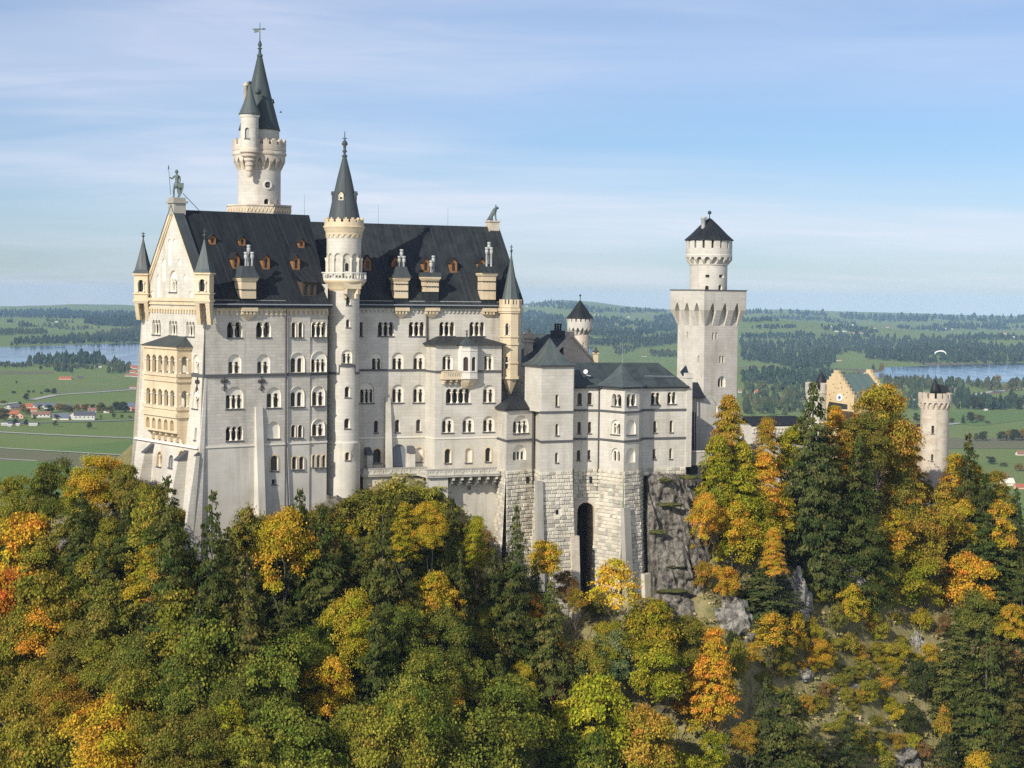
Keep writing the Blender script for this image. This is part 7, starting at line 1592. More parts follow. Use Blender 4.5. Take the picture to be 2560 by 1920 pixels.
LST = {HL: (2.0235, [
 (90,170,260,15,'b','og'),(245,102,200,17,'b','gb'),(470,64,255,19,'b','gold'),(400,190,200,15,'b','g'),(622,118,140,14,'b','do'),(95,355,290,18,'b','o'),(20,480,190,16,'b','g'),(190,490,200,15,'b','og'),(395,350,240,14,'b','do'),(565,385,160,12,'b','og'),(640,330,130,13,'s','dg'),(690,215,200,9,'u','do'),(745,270,160,9,'u','og'),
 (850,157,215,27,'p','dg'),(1073,228,190,30,'p','dg'),(765,520,230,17,'b','yg'),(480,565,240,16,'b','og'),(855,635,260,16,'b','oc'),(40,635,330,23,'b','r'),(265,665,340,20,'b','og'),(245,810,290,20,'b','o'),(890,770,400,19,'l','og'),(600,700,230,16,'b','do'),(1250,545,260,30,'s','dgo'),(1425,330,275,25,'b','gold'),(1515,228,170,25,'s','dg'),(1630,315,230,27,'s','dg'),(1250,350,170,9,'u','do'),(1345,420,130,9,'u','og'),(1150,420,180,20,'s','dgo'),
 (1040,885,400,20,'b','g'),(700,960,300,18,'b','gb'),(400,900,270,17,'b','do'),(60,880,270,21,'b','og'),(530,1010,210,17,'b','og'),(1370,1010,350,22,'b','g'),(1670,1085,230,18,'b','gold'),(600,1255,430,21,'b','gold'),(720,1110,340,18,'b','og'),(1200,1180,260,18,'b','gb'),(1500,1330,400,21,'b','g'),(1180,1310,220,17,'b','yg'),(210,1100,290,19,'b','og'),(400,1430,220,15,'b','do'),(870,1390,280,16,'b','do'),(170,1400,350,17,'b','og'),(1270,1450,320,17,'b','og'),(1040,1340,310,16,'b','do'),(1650,1590,250,14,'b','og'),(60,1300,260,18,'b','og'),(900,1090,260,17,'b','gb'),(330,1180,240,17,'b','oc'),(1560,930,260,18,'b','g'),(1010,730,210,24,'s','dg'),(860,480,220,24,'s','dg'),(1450,830,180,14,'s','dg')]),
 HM: (2.4765, [
 (80,545,320,21,'b','yg'),(265,60,250,28,'s','dgo'),(400,20,220,20,'l','yg'),(560,-5,190,26,'b','gold'),(690,-35,180,22,'s','dg'),(745,290,140,22,'s','dg'),(850,105,180,17,'l','ygb'),(1095,0,170,27,'p','dgb'),(955,275,150,21,'s','dg'),(1045,300,220,20,'s','dg'),(1285,245,170,16,'b','y'),(1310,470,210,23,'s','dgo'),(1195,570,150,11,'b','o'),(1410,430,140,12,'b','br'),(1465,540,120,12,'b','oc'),(1700,370,330,20,'o','y'),(1690,740,220,15,'b','yg'),(1920,600,290,17,'b','yg'),(1960,850,320,20,'b','yg'),(1710,800,240,15,'b','gg'),(640,640,320,18,'b','gb'),(330,660,280,18,'b','gb'),(560,900,350,19,'b','g'),(620,1050,210,15,'b','gold'),(780,1000,280,15,'b','g'),(1060,1090,440,21,'b','g'),(430,1080,440,19,'b','g'),(870,1290,530,23,'b','g'),(300,1230,440,19,'b','og'),(1560,1080,390,21,'b','ygb'),(1870,1265,350,21,'b','oc'),(1130,1000,170,11,'b','yg'),(1350,880,140,9,'u','o'),(1540,860,270,15,'b','og'),(780,1620,270,11,'b','gold'),(90,1250,310,17,'b','og'),(1430,1390,310,16,'b','gb'),(500,1430,340,15,'b','og'),(690,1330,260,16,'b','gb'),(1590,1390,330,16,'b','g'),(890,660,150,12,'b','og'),(1050,755,80,8,'b','yg'),(600,430,230,17,'b','gold'),(420,330,200,20,'s','dg'),(120,220,220,20,'s','dgo'),(1500,930,170,16,'s','dgb'),(1290,930,230,9,'u','do'),(940,820,240,10,'u','do'),(1080,860,200,8,'u','og'),(1330,1180,200,9,'u','br'),(1000,660,220,9,'u','g'),(460,560,230,15,'b','gold'),(1210,390,130,14,'s','dg')]),
 HR_: (2.572, [
 (540,225,300,12,'s','dgb'),(600,50,170,19,'l','o'),(300,290,150,9,'b','o'),(600,600,260,13,'o','gold'),(460,790,140,12,'o','gold'),(225,705,330,22,'l','o'),(210,1355,210,13,'b','ygb'),(420,1300,170,13,'b','oc'),(60,600,260,14,'b','og'),(690,1040,340,22,'s','dg'),(555,990,180,20,'s','dgb'),(1240,1010,170,5,'u','og'),(1090,1230,170,14,'p','dgb'),(1520,900,200,7,'u','dgb'),(1480,1190,180,6,'u','dgb'),(850,640,130,6,'u','yg'),(905,750,160,7,'b','gold'),(1100,415,230,10,'o','gold'),(1240,365,110,8,'u','yg'),(1480,170,320,11,'b','yg'),(1840,205,320,12,'b','o'),(1980,590,240,26,'s','dg'),(1790,640,250,15,'s','dgo'),(2050,-10,320,15,'s','dg'),(2150,1090,260,20,'s','dgo'),(1940,1475,230,13,'b','y'),(2080,1240,230,22,'s','dg'),(1700,1360,170,14,'s','dgb'),(2180,90,190,15,'s','dg'),(2140,540,190,18,'b','gold'),(1230,95,270,9,'b','og'),(1380,420,130,5,'u','og'),(1560,560,150,5,'u','yg'),(1690,620,100,5,'u','br'),(1300,640,140,4,'u','og'),(1090,720,150,5,'u','og'),(1430,790,110,4,'u','yg'),(820,1130,110,4,'u','oc'),(930,1060,100,4,'u','br'),(1620,800,110,5,'u','gold'),(1700,1240,120,9,'u','oc'),(330,760,120,8,'u','dgb'),(680,900,110,3,'u','og'),(1560,1420,140,4,'u','br'),(960,1460,180,14,'s','dgb'),(1010,560,120,7,'u','do'),(1130,20,270,10,'s','dg'),(370,820,160,10,'u','og'),(1880,930,260,16,'s','dg'),(760,640,120,8,'u','gold'),(1180,900,130,3,'u','og'),(1340,1130,110,3,'u','yg')]),
 ZT: (4.1475, [
 (510,375,330,22,'l','oc'),(395,790,360,20,'l','yg'),(905,605,300,20,'l','oc'),(1390,172,450,33,'s','dgb'),(600,1140,560,17,'l','ygb'),(870,950,380,18,'l','o'),(255,1360,260,16,'b','o'),(640,860,380,18,'l','yg'),(1180,690,330,18,'b','yg'),(210,1160,200,9,'u','br'),(1080,1260,300,14,'l','yg'),(560,1420,380,14,'b','gold'),(820,1380,360,14,'b','yg')]),
 ZG: (3.687, [
 (470,430,280,20,'l','o'),(915,240,470,28,'b','oc'),(780,480,330,26,'b','do'),(1140,690,360,20,'l','oc'),(700,660,320,28,'s','dg'),(1700,635,230,27,'p','dg'),(1590,880,340,18,'l','o'),(1735,955,190,16,'b','gold'),(1850,1005,270,23,'s','dg'),(1970,1015,200,18,'b','og'),(1330,1345,370,17,'b','oc'),(1000,1365,270,15,'b','gold'),(780,1455,270,13,'b','og'),(2150,1150,190,20,'s','dgb'),(1080,1010,330,16,'l','do'),(560,640,260,22,'l','oc'),(380,760,330,24,'s','dg'),(1430,800,220,15,'l','r'),(1650,1250,300,16,'b','gold'),(1980,1290,280,18,'b','gold'),(1480,1130,280,14,'l','oc'),(880,800,300,13,'b','do'),(720,900,260,16,'s','dg'),(980,1090,260,11,'b','oc'),(560,900,230,14,'b','oc'),(1240,1010,240,12,'b','og')])}
for zf, (sc, rows) in LST.items():
    for x, y, w, H, k, c in rows:
        px, py = zf(x, y); tree(px, py, w / sc * (1.22 if zf in (ZT, ZG) and k != 's' else 1.0), H, K_[k], c)
# fill the gaps of the wood with trees like their neighbours
hand = np.array([[t['base'].x, t['base'].y] for t in TREES]); cols = [t['col'] for t in TREES]; kinds = [t['kind'] for t in TREES]
MEADOW = [(1890, 1500), (2130, 1460), (2330, 1560), (2400, 1700), (2330, 2250), (1990, 2250), (1950, 1760), (1860, 1660)]
extra = []
r = random.Random(5)
for gy in np.arange(196, 300, 5.4):
    for gx in np.arange(-84, 92, 5.6):
        x, y = gx + r.uniform(-2, 2), gy + r.uniform(-2, 2); px = HX + F_PX * x / y; yb = float(np.interp(px, TPX, TYB))
        if not -120 < px < 2680 or y > yb - 3.5: continue
        z = float(T(x, y)); gx_, gy_ = proj(Vector((x, y, z)))
        if in_poly(gx_, gy_, MEADOW): continue
        d = np.hypot(hand[:, 0] - x, hand[:, 1] - y); 
        if d.min() < 3.6 or any((a - x) ** 2 + (b - y) ** 2 < 4.6 ** 2 for a, b in extra): continue
        j = int(np.argsort(d)[r.choice((0, 0, 1, 2))]); k = kinds[j]; c = cols[j] if r.random() < .6 else r.choice(('og', 'do', 'g', 'gb', 'og', 'dgo'))
        if k in ('bush', 'open', 'layer'): k = 'broad'
        if k == 'broad' and px < 1380 and y > yb - 40 and r.random() < (.85 if px > 480 else .55): k, c = 'spruce', r.choice(('dg', 'dg', 'dgo'))
        H = r.uniform(11, 15) if k == 'broad' else r.uniform(16, 23)
        tp = proj(Vector((x, y, z + H)))
        if tp[1] > 2010 or (1780 < tp[0] < 2420 and tp[1] < 1800): continue
        # never grow in front of the walls: keep tops under the traced skyline of the wood
        lim = np.interp(tp[0], [0, 300, 400, 480, 520, 620, 700, 800, 860, 960, 1060, 1150, 1230, 1330, 1400, 1460, 1540, 1600, 1700, 1760, 1800, 1900, 2560], [1240, 1190, 1260, 1420, 1440, 1340, 1300, 1290, 1330, 1260, 1260, 1330, 1440, 1520, 1560, 1640, 1560, 1560, 1600, 1600, 1400, 1330, 1330])
        if tp[1] < lim: 
            H -= (lim - tp[1]) * y / F_PX
            if H < 5: continue
        if k in ('sparse',): k = 'spruce'
        extra.append((x, y)); w = (H * .62 if k == 'broad' else H * .22) * F_PX / y * r.uniform(.85, 1.15)
        tree(*proj(Vector((x, y, z + H))), w, H, k, c if not (k == 'spruce' and c not in ('dg', 'dgb', 'dgo')) else 'dg', base=Vector((x, y, z)))
# shrubs on the rocks under the walls and on the open slope
for x, y, w, H, c in ((990, 1203, 130, 6, 'og'), (930, 1215, 110, 6, 'do'), (1060, 1215, 100, 5, 'og'), (880, 1250, 100, 5, 'do'), (1020, 1240, 120, 5, 'dgo'), (940, 1262, 120, 5, 'og'), (800, 1262, 90, 4, 'do'), (760, 1275, 80, 4, 'og'), (640, 1290, 90, 5, 'do'), (600, 1305, 90, 5, 'og'), (690, 1290, 70, 4, 'yg'), (400, 1205, 100, 6, 'do'), (360, 1225, 90, 6, 'og'), (440, 1265, 70, 5, 'do'), (1200, 1330, 80, 6, 'br'), (1160, 1300, 70, 5, 'do'), (1100, 1250, 80, 5, 'og'), (1500, 1480, 70, 5, 'do'), (1740, 1330, 60, 5, 'oc'), (1755, 1410, 50, 6, 'oc'), (1120, 1290, 60, 5, 'yg')):
    tree(x, y, w, H, 'bush', c)
MOUND2 = [(290, 1250), (345, 1212), (395, 1230), (440, 1268), (475, 1330), (500, 1405), (420, 1500), (290, 1420)]
MOUND = [(740, 1290), (800, 1262), (880, 1235), (930, 1212), (1000, 1200), (1075, 1212), (1140, 1290), (1190, 1380), (1230, 1460), (1150, 1520), (900, 1470), (700, 1400), (560, 1400), (520, 1380), (600, 1330)]
r = random.Random(21)
for gy in range(1205, 1520, 27):
    for gx in range(290, 1240, 40):
        x, y = gx + r.uniform(-13, 13), gy + r.uniform(-10, 10)
        if in_poly(x, y, MOUND) or in_poly(x, y, MOUND2): h_ = r.uniform(1.6, 3.4); tree(x, y, r.uniform(34, 62), h_, 'bush', r.choice(('og', 'do', 'dgo', 'og', 'do', 'yg', 'g', 'oc')), base=ground_hit(x, y + h_ * 17))
r = random.Random(11)
for i in range(120):
    x, y = r.uniform(1850, 2420), r.uniform(1450, 1910)
    if in_poly(x, y, MEADOW): tree(x, y, r.uniform(26, 64), r.uniform(1.2, 3.4), 'bush', r.choice(('og', 'og', 'og', 'do', 'yg', 'yg', 'og', 'oc')), base=ground_hit(x, y + 20))
def undergrowth():
    r = np.random.default_rng(77); P_ = []
    for x, y in np.stack([r.uniform(-76, 96, 11000), r.uniform(205, 312, 11000)], 1):
        px = HX + F_PX * x / y; d = np.interp(px, TPX, TYB) - y
        if d > -2 and d < 58 and (d > 0 or px < 1200 or px > 1760): P_.append((x, y))
    P_ = np.array(P_); n = len(P_); z = T(P_[:, 0], P_[:, 1]); q = 11; C = np.repeat(np.column_stack([P_, z]), q, 0) + r.normal(size=(n * q, 3)) * [.42, .42, .2] + [0, 0, .28]
    nn = r.normal(size=(n * q, 3)) * .6 + [0, -.5, .6]; v, f = quads(C, nn, r.uniform(.18, .5, n * q), 1.0, seed=3)
    pal = np.array([(.29, .255, .09), (.25, .235, .065), (.33, .27, .12), (.17, .175, .045), (.34, .26, .13)]); col = pal[r.integers(0, 5, n)]; col = np.repeat(col, q, 0) * r.uniform(.6, 1.35, (n * q, 1))
    tag(np_mesh('undergrowth', v, f, M['far_tree'], attrs={'tint': ('FLOAT_COLOR', 'FACE', np.column_stack([col, np.ones(n * q)]))}), 'dry grass tufts and low scrub covering the hillside', kind='stuff')
undergrowth()
# bare shrub bottom left and dead branch on the right slope
def bare(px, py, H, label, seed, Y=None):
    b = solve(px, py, H); rr = random.Random(seed); mb = MB()
    def grow(p, d, L_, r0, lv):
        q = p
        for i in range(3):
            d = (d + Vector((rr.uniform(-1, 1), rr.uniform(-1, 1), rr.uniform(-.3, .5))) * .22).normalized(); e = q + d * (L_ / 3); mb.tube(q, e, r0 * (1 - i * .2), r0 * (.8 - i * .2), 4); q = e
            if lv: 
                for _ in range(2): grow(q, (d + Vector((rr.uniform(-1, 1), rr.uniform(-1, 1), rr.uniform(-.2, .8)))).normalized(), L_ * .55, r0 * .5, lv - 1)
    for k in range(4): a = rr.uniform(0, 6.28); grow(b + Vector((0, 0, -.5)), Vector((cos(a) * .35, sin(a) * .35, 1)).normalized(), H * .75, .09, 3)
    o = bpy.data.objects.new('bare_shrub', None); COL.objects.link(o); o.location = b; tag(o, label, 'shrub'); mb.build('twigs', M['pot_grey'], o)
bare(*HL(190, 1390), 9, 'leafless grey twiggy shrub at the bottom left corner', 3)
bare(1772, 1030, 12, 'leafless dark tree against the foot of the square keep', 4) if False else None
# labels: colour, kind, place; ordinals along the row where several fit
def place(x, y):
    lm = [(230, 'left of the gable'), (440, 'below the gable loggia'), (620, 'below the corner buttress'), (800, 'below the long palace wall'), (930, 'below the round stair tower'), (1130, 'below the terrace parapet'), (1330, 'below the angular bay'), (1450, 'below the square-roofed tower'), (1600, 'below the dark archway'), (1760, 'below the grey cliff'), (1930, 'below the square keep'), (2100, 'below the gatehouse'), (2300, 'left of the gate tower'), (9999, 'right of the gate tower')]
    h = next(n for l, n in lm if x < l)
    v = 'high on the slope' if y < 1330 else 'mid-slope' if y < 1560 else 'low down' if y < 1760 else 'at the bottom edge'
    return h, v
KN = {'spruce': 'spruce', 'sparse': 'ragged spruce', 'broad': 'broadleaf tree', 'layer': 'layered beech tree', 'open': 'thin-stemmed open tree', 'bush': 'shrub'}
ORD = ['first', 'second', 'third', 'fourth', 'fifth', 'sixth', 'seventh', 'eighth', 'ninth', 'tenth', 'eleventh', 'twelfth', 'thirteenth', 'fourteenth', 'fifteenth', 'sixteenth', 'seventeenth', 'eighteenth', 'nineteenth', 'twentieth'] + ['one farther on'] * 30
grp = {}
for t in TREES:
    hgt = 'tall ' if t['H'] >= 24 else 'small ' if t['H'] <= 8 and t['kind'] != 'bush' else 'low ' if t['kind'] == 'bush' and t['H'] < 4 else ''
    h, v = place(t['x'], t['y']); grp.setdefault((hgt + CNAME[t['col']] + ' ' + KN[t['kind']], h, v), []).append(t)
for (k, h, v), ts in grp.items():
    ts.sort(key=lambda t: t['x'])
    for i, t in enumerate(ts):
        s = f'{k} {v} {h}'
        if len(ts) > 1: s += ', leftmost' if i == 0 else ', rightmost' if i == len(ts) - 1 else f', {ORD[i]} from left'
        gk = 'spruces' if t['kind'] in ('spruce', 'sparse') else 'shrubs' if t['kind'] == 'bush' else 'broadleaf trees'
        tag(t['o'], s, {'spruces': 'spruce', 'shrubs': 'shrub', 'broadleaf trees': 'tree'}[gk], gk + ' on the castle hillside')
print('TREES', len(TREES), {k: sum(t['kind'] == k for t in TREES) for k in K_.values()})
# ------------------------------------------------------------------ the plain, the lakes and the far hills
ZP = -190.0
SKY_X = [-700, 0, 120, 180, 300, 360, 700, 1100, 1250, 1310, 1400, 1480, 1560, 1640, 1700, 1870, 1960, 2100, 2300, 2400, 2560, 3200]
SKY_Y = [770, 768, 768, 763, 764, 768, 768, 764, 762, 762, 752, 757, 768, 775, 777, 777, 776, 781, 786, 790, 793, 797]
SKY_D = 17500.0
_pxs = np.array(SKY_X, float); _hz = []
for a, b in zip(SKY_X, SKY_Y): _hz.append(at(a, b, SKY_D).z)
_hz = np.array(_hz)
def FZ(x, y):
    x = np.asarray(x, float); y = np.asarray(y, float); px = HX + F_PX * x / np.maximum(y, 100)
    sky = np.interp(px, _pxs, _hz); start = np.interp(px, [0, 400, 900, 1500, 1700, 2600], [6350, 6250, 6600, 5200, 3700, 5300])
    t = np.clip((y - start) / (SKY_D - start), 0, 1); tt = t * t * (3 - 2 * t)
    roll = (np.sin(x / 420 + y / 900) * np.cos(y / 620 + .7) + .7 * np.sin(x / 230 - y / 480 + 1.1) + .5 * np.sin(y / 300 + x / 700))
    amp = 13 * np.clip((y - start) / 900, 0, 1) * np.clip((SKY_D * .97 - y) / 1500, 0, 1)
    h = ZP + (sky - ZP) * tt ** .9 + roll * amp + 10 * np.clip((y - start) / 500, 0, 1)
    # wooded hill beyond the square keep, rolling green hills right of it
    g = lambda cx, cy, sx, sy, hh: hh * np.exp(-((x - cx) / sx) ** 2 - ((y - cy) / sy) ** 2)
    h = h + g(1010, 8400, 420, 700, 34) + g(1600, 8600, 700, 500, 38) + g(2450, 7600, 520, 420, 20) + g(-1600, 9000, 700, 600, 30) + g(420, 7000, 300, 380, 18)
    h = np.where(y > SKY_D, sky - (y - SKY_D) * .02, h)
    f = np.clip((y - 430) / 120, 0, 1)
    return h
def far_hits(px, py):
    px = np.asarray(px, float); py = np.asarray(py, float); yy = np.concatenate([np.linspace(900, 6000, 500), np.linspace(6010, 17600, 900)])
    out = np.zeros((len(px), 3)); ok = np.zeros(len(px), bool)
    for i in range(len(px)):
        r = ray(px[i], py[i]); k = yy / r.y; f = k * r.z - FZ(k * r.x, yy); j = int(np.argmax(f < 0))
        if f[j] < 0 and j > 0:
            a = f[j - 1] / (f[j - 1] - f[j]); y = yy[j - 1] + (yy[j] - yy[j - 1]) * a; kk = y / r.y; out[i] = (kk * r.x, y, FZ(kk * r.x, y)); ok[i] = True
    return out, ok
az = np.linspace(rad(-27), rad(27), 420); dist = np.concatenate([np.linspace(430, 6000, 70), np.linspace(6100, 17500, 230), np.linspace(17560, 18100, 4)])
A_, D_ = np.meshgrid(az, dist); X, Y = np.tan(A_) * D_, D_; tag(grid_mesh('plain', X, Y, FZ(X, Y), M['meadow']), 'flat green meadow plain rising to rolling hills', kind='structure')
def patch(name, poly, m, lift, label, n=14):
    """ground sheet from an outline traced on the photograph, laid on the terrain"""
    pts = []
    for (a, b) in zip(poly, poly[1:] + poly[:1]):
        L_ = math.hypot(b[0] - a[0], b[1] - a[1]); k = max(1, int(L_ / 60)); pts += [(a[0] + (b[0] - a[0]) * i / k, a[1] + (b[1] - a[1]) * i / k) for i in range(k)]
    h, ok = far_hits([p[0] for p in pts], [p[1] for p in pts]); h = h[ok]
    pl2 = [(float(p[0]), float(p[1])) for p in h]; mb = MB(); flat = type('Flat', (), {'P': staticmethod(lambda a, b, d=0: Vector((a, b, float(FZ(a, b)) + lift)))}); sheet(mb, flat, pl2)
    o = mb.build(name, M[m]); return tag(o, label, kind='structure')
ZV, ZW = zoomer(0, 720, 3.455), zoomer(1800, 740, 2.911)
def zp(zf, l): return [zf(*p) for p in l]
patch('lake', [(-120, 869), (0, 868), (350, 857), (900, 849), (1525, 841), (1560, 848), (1526, 853), (1482, 868), (1480, 885), (1000, 905), (352, 916), (250, 905), (60, 910), (-120, 915)], 'water', .5, 'pale blue lake behind the palace, reflecting the sky')
patch('lake', zp(ZW, [(1030, 578), (1030, 566), (1180, 556), (1182, 522), (1560, 506), (2010, 492), (2160, 488), (2400, 480), (2400, 640), (2212, 632), (1600, 626), (1200, 604)]), 'water', .5, 'pale blue lake on the right with dark wood reflections along its far shore')
patch('field', zp(ZV, [(-40, 1396), (1160, 1462), (1200, 1560), (1200, 1700), (600, 1610), (-40, 1520)]), 'field_brown', .35, 'brownish green mown field nearest the wood at left')
patch('field', zp(ZV, [(330, 1408), (1200, 1312), (1200, 1462), (1160, 1458)]), 'field_bright', .45, 'bright green wedge-shaped field left of the palace')
patch('field', zp(ZV, [(-40, 1500), (300, 1490), (700, 1560), (500, 1680), (-40, 1660)]), 'field_bright', .6, 'bright green field at the left edge above the treetops')
patch('field', zp(ZV, [(-40, 716), (470, 722), (440, 742), (-40, 745)]), 'field_brown', .3, 'dull brown strip of field below the lake wood')
patch('field', zp(ZV, [(480, 880), (760, 862), (1220, 868), (700, 906), (490, 922)]), 'field_dry', .35, 'yellowish green strip along the farm track')
patch('field', zp(ZW, [(1655, 1036), (2260, 1028), (2260, 1112), (1655, 1112)]), 'field_brown', .35, 'brown mown strip right of the gate tower')
patch('moor', zp(ZW, [(60, 528), (190, 514), (800, 528), (1130, 534), (1180, 556), (1030, 566), (820, 576), (60, 566)]), 'moor', .3, 'russet brown moor between the woods and the lake')
patch('moor', zp(ZW, [(180, 740), (600, 730), (600, 765), (160, 770)]), 'moor', .3, 'brown reed strip behind the gallery')
patch('moor', zp(ZW, [(1420, 488), (1990, 486), (2010, 496), (1560, 510)]), 'moor', .6, 'pale reed bank along the far shore of the right lake')
patch('field', zp(ZW, [(1640, 850), (2260, 822), (2260, 900), (1900, 945), (1640, 930)]), 'field_bright', .35, 'bright green meadow with a small grove right of the gate tower')
def track(name, pts, w, label, m='track', lift=.8):
    h, ok = far_hits([p[0] for p in pts], [p[1] for p in pts]); mb = MB(); P_ = [Vector(p) for p in h]
    q = []
    for a, b in zip(P_, P_[1:]):
        n = max(1, int((b - a).length / 120)); q += [a.lerp(b, i / n) for i in range(n)]
    q.append(P_[-1]); vs = []
    for i, p in enumerate(q):
        d = (q[min(i + 1, len(q) - 1)] - q[max(i - 1, 0)]); s = Vector((-d.y, d.x, 0)).normalized() * (w / 2)
        for sg in (-1, 1): c = p + s * sg; vs.append(Vector((c.x, c.y, float(FZ(c.x, c.y)) + lift)))
    mb.add(vs, [(2 * i, 2 * i + 1, 2 * i + 3, 2 * i + 2) for i in range(len(q) - 1)]); tag(mb.build(name, M[m]), label, kind='structure')
track('farm_track', zp(ZV, [(-30, 1246), (400, 1268), (800, 1287), (1190, 1303)]), 12, 'long pale farm track across the meadows left of the palace')
track('farm_track', zp(ZV, [(-30, 1384), (600, 1420), (1160, 1452)]), 8, 'pale track beside the brown field at left')
track('farm_track', zp(ZV, [(270, 970), (480, 926), (800, 905), (1240, 874)]), 16, 'pale track bending past the field trees towards the barn')
track('farm_track', zp(ZV, [(-20, 1480), (320, 1496)]), 7, 'short pale track near the treetops at left')
track('road', zp(ZV, [(-20, 1172), (330, 1166), (560, 1160), (840, 1155), (1210, 1143)]), 13, 'grey road in front of the village', 'asphalt')
track('farm_track', zp(ZV, [(-10, 1012), (80, 1000), (170, 990)]), 14, 'pale track behind the village at the left edge')
track('farm_track', zp(ZW, [(1370, 762), (1600, 742), (1790, 732), (1990, 696), (2240, 676)]), 16, 'pale road right of the gate tower below the lake shore')
track('farm_track', zp(ZW, [(1480, 960), (1640, 940), (1750, 926)]), 12, 'pale track ending at the grove right of the gate tower')
track('farm_track', zp(ZW, [(1240, 590), (1480, 592), (1620, 606)]), 10, 'shore path by the right lake') if False else None

# woods: many simple trees in one mesh each
TC = {'dark': [(.026, .040, .022), (.034, .050, .026)], 'mix': [(.036, .052, .024), (.070, .070, .026)], 'aut': [(.060, .066, .026), (.125, .095, .030)], 'far': [(.022, .038, .024), (.030, .046, .028)]}
def wood_mesh(name, pos, hts, wid, kinds, pal, label, seed=0, kind='stuff'):
    r = np.random.default_rng(seed); n = len(pos); V_, F_, C_ = [], [], []; m = 7
    a = np.arange(m) * 2 * pi / m
    ba = np.array(TC[pal][0]); bb = np.array(TC[pal][1])
    con = np.array([(1.0, .12), (.72, .45), (.38, .74)]); bro = np.array([(.62, .08), (1.0, .42), (.72, .80)])
    vs = np.zeros((n, 3 * m + 1, 3)); ph = r.uniform(0, 6.28, n)
    for k in range(3):
        rr = np.where(kinds, con[k, 0], bro[k, 0]); zz = np.where(kinds, con[k, 1], bro[k, 1])
        jit = r.uniform(.72, 1.28, (n, m)); ang = a[None, :] + ph[:, None] + k * .4
        vs[:, k * m:(k + 1) * m, 0] = pos[:, 0:1] + np.cos(ang) * (rr * wid)[:, None] * jit; vs[:, k * m:(k + 1) * m, 1] = pos[:, 1:2] + np.sin(ang) * (rr * wid)[:, None] * jit
        vs[:, k * m:(k + 1) * m, 2] = pos[:, 2:3] + (zz * hts)[:, None] * r.uniform(.92, 1.08, (n, m))
    vs[:, -1] = pos + np.stack([r.normal(size=n) * .1 * wid, r.normal(size=n) * .1 * wid, hts * 1.0], 1)
    fs = []
    for k in range(2):
        for i in range(m): j = (i + 1) % m; fs += [(k * m + i, k * m + j, (k + 1) * m + j), (k * m + i, (k + 1) * m + j, (k + 1) * m + i)]
    for i in range(m): fs.append((2 * m + i, 2 * m + (i + 1) % m, 3 * m))
    fs = np.array(fs); F = (fs[None] + (np.arange(n) * (3 * m + 1))[:, None, None]).reshape(-1, 3)
    t = r.random(n)[:, None] ** 1.5; col = ba * (1 - t) + bb * t; col *= r.uniform(.75, 1.25, (n, 1)); C = np.repeat(np.concatenate([col, np.ones((n, 1))], 1), len(fs), 0)
    C[:, :3] *= r.uniform(.85, 1.15, (len(C), 1))
    o = np_mesh(name, vs.reshape(-1, 3), F, M['far_tree'], attrs={'tint': ('FLOAT_COLOR', 'FACE', C)}); return tag(o, label, kind=kind)
def wood(poly, h, label, pal='dark', con=.7, dens=1.0, wf=.28, seed=0, gap=0.0):
    xs = [p[0] for p in poly]; ys = [p[1] for p in poly]; r = np.random.default_rng(seed + 100); cx, cy = sum(xs) / len(xs), sum(ys) / len(ys)
    (hp, ok) = far_hits([cx], [cy]); d = hp[0][1] if ok[0] else 9000; hp_ = h * F_PX / d; sx, sy = max(3.2, hp_ * .42) / dens ** .5, max(1.5, hp_ * .26) / dens ** .5
    P_ = []
    y = min(ys)
    while y < max(ys):
        x = min(xs) + r.uniform(0, sx)
        while x < max(xs):
            q = (x + r.normal() * sx * .4, y + r.normal() * sy * .4)
            if in_poly(q[0], q[1], poly): P_.append(q)
            x += sx
        y += sy
    if not P_: return
    hp, ok = far_hits([p[0] for p in P_], [p[1] for p in P_]); hp = hp[ok]
    if gap: nz = np.sin(hp[:, 0] / 97 + hp[:, 1] / 310 + seed) * np.cos(hp[:, 0] / 61 - hp[:, 1] / 205 + seed * 2); hp = hp[nz > gap * 2 - 1]
    n = len(hp); ht = h * r.uniform(.65, 1.2, n); wood_mesh('woodland', hp, ht, ht * wf * r.uniform(.8, 1.3, n), r.random(n) < con, pal, label, seed)
    WOODN[0] += n
WOODN = [0]
W6, W7, W5 = ZV, ZW, zoomer(1280, 720, 4.608)
wood(zp(W6, [(220, 668), (300, 612), (400, 600), (880, 590), (915, 650), (1010, 660), (860, 690), (620, 680), (360, 678)]), 24, 'dark spruce wood on the near shore of the left lake', seed=1)
wood(zp(W6, [(-40, 672), (210, 664), (300, 676), (200, 690), (-40, 692)]), 12, 'low dark trees along the near lake shore at the left edge', 'mix', .3, seed=2)
wood(zp(W6, [(900, 660), (1000, 645), (1060, 655), (1140, 690), (1100, 730), (1000, 745), (920, 745), (1000, 715), (960, 690)]), 15, 'trees between the lake wood and the red roofs', 'mix', .35, seed=3)
wood(zp(W6, [(360, 672), (560, 676), (880, 690), (800, 706), (600, 705), (400, 690)]), 12, 'paler trees in front of the lake wood', 'mix', .2, .7, seed=4)
wood(zp(W6, [(470, 712), (560, 705), (640, 718), (640, 736), (480, 736)]), 12, 'dark clump of trees in the meadow below the lake wood', 'dark', .2, seed=5)
wood(zp(W6, [(60, 497), (140, 470), (260, 450), (520, 445), (800, 430), (1260, 410), (1260, 478), (900, 482), (420, 490), (130, 502)]), 24, 'dark wood along the far shore of the left lake', seed=6)
wood(zp(W6, [(520, 440), (840, 410), (1260, 330), (1260, 420), (840, 440), (560, 452)]), 22, 'grey-green mixed wood above the far shore', 'mix', .4, seed=7)
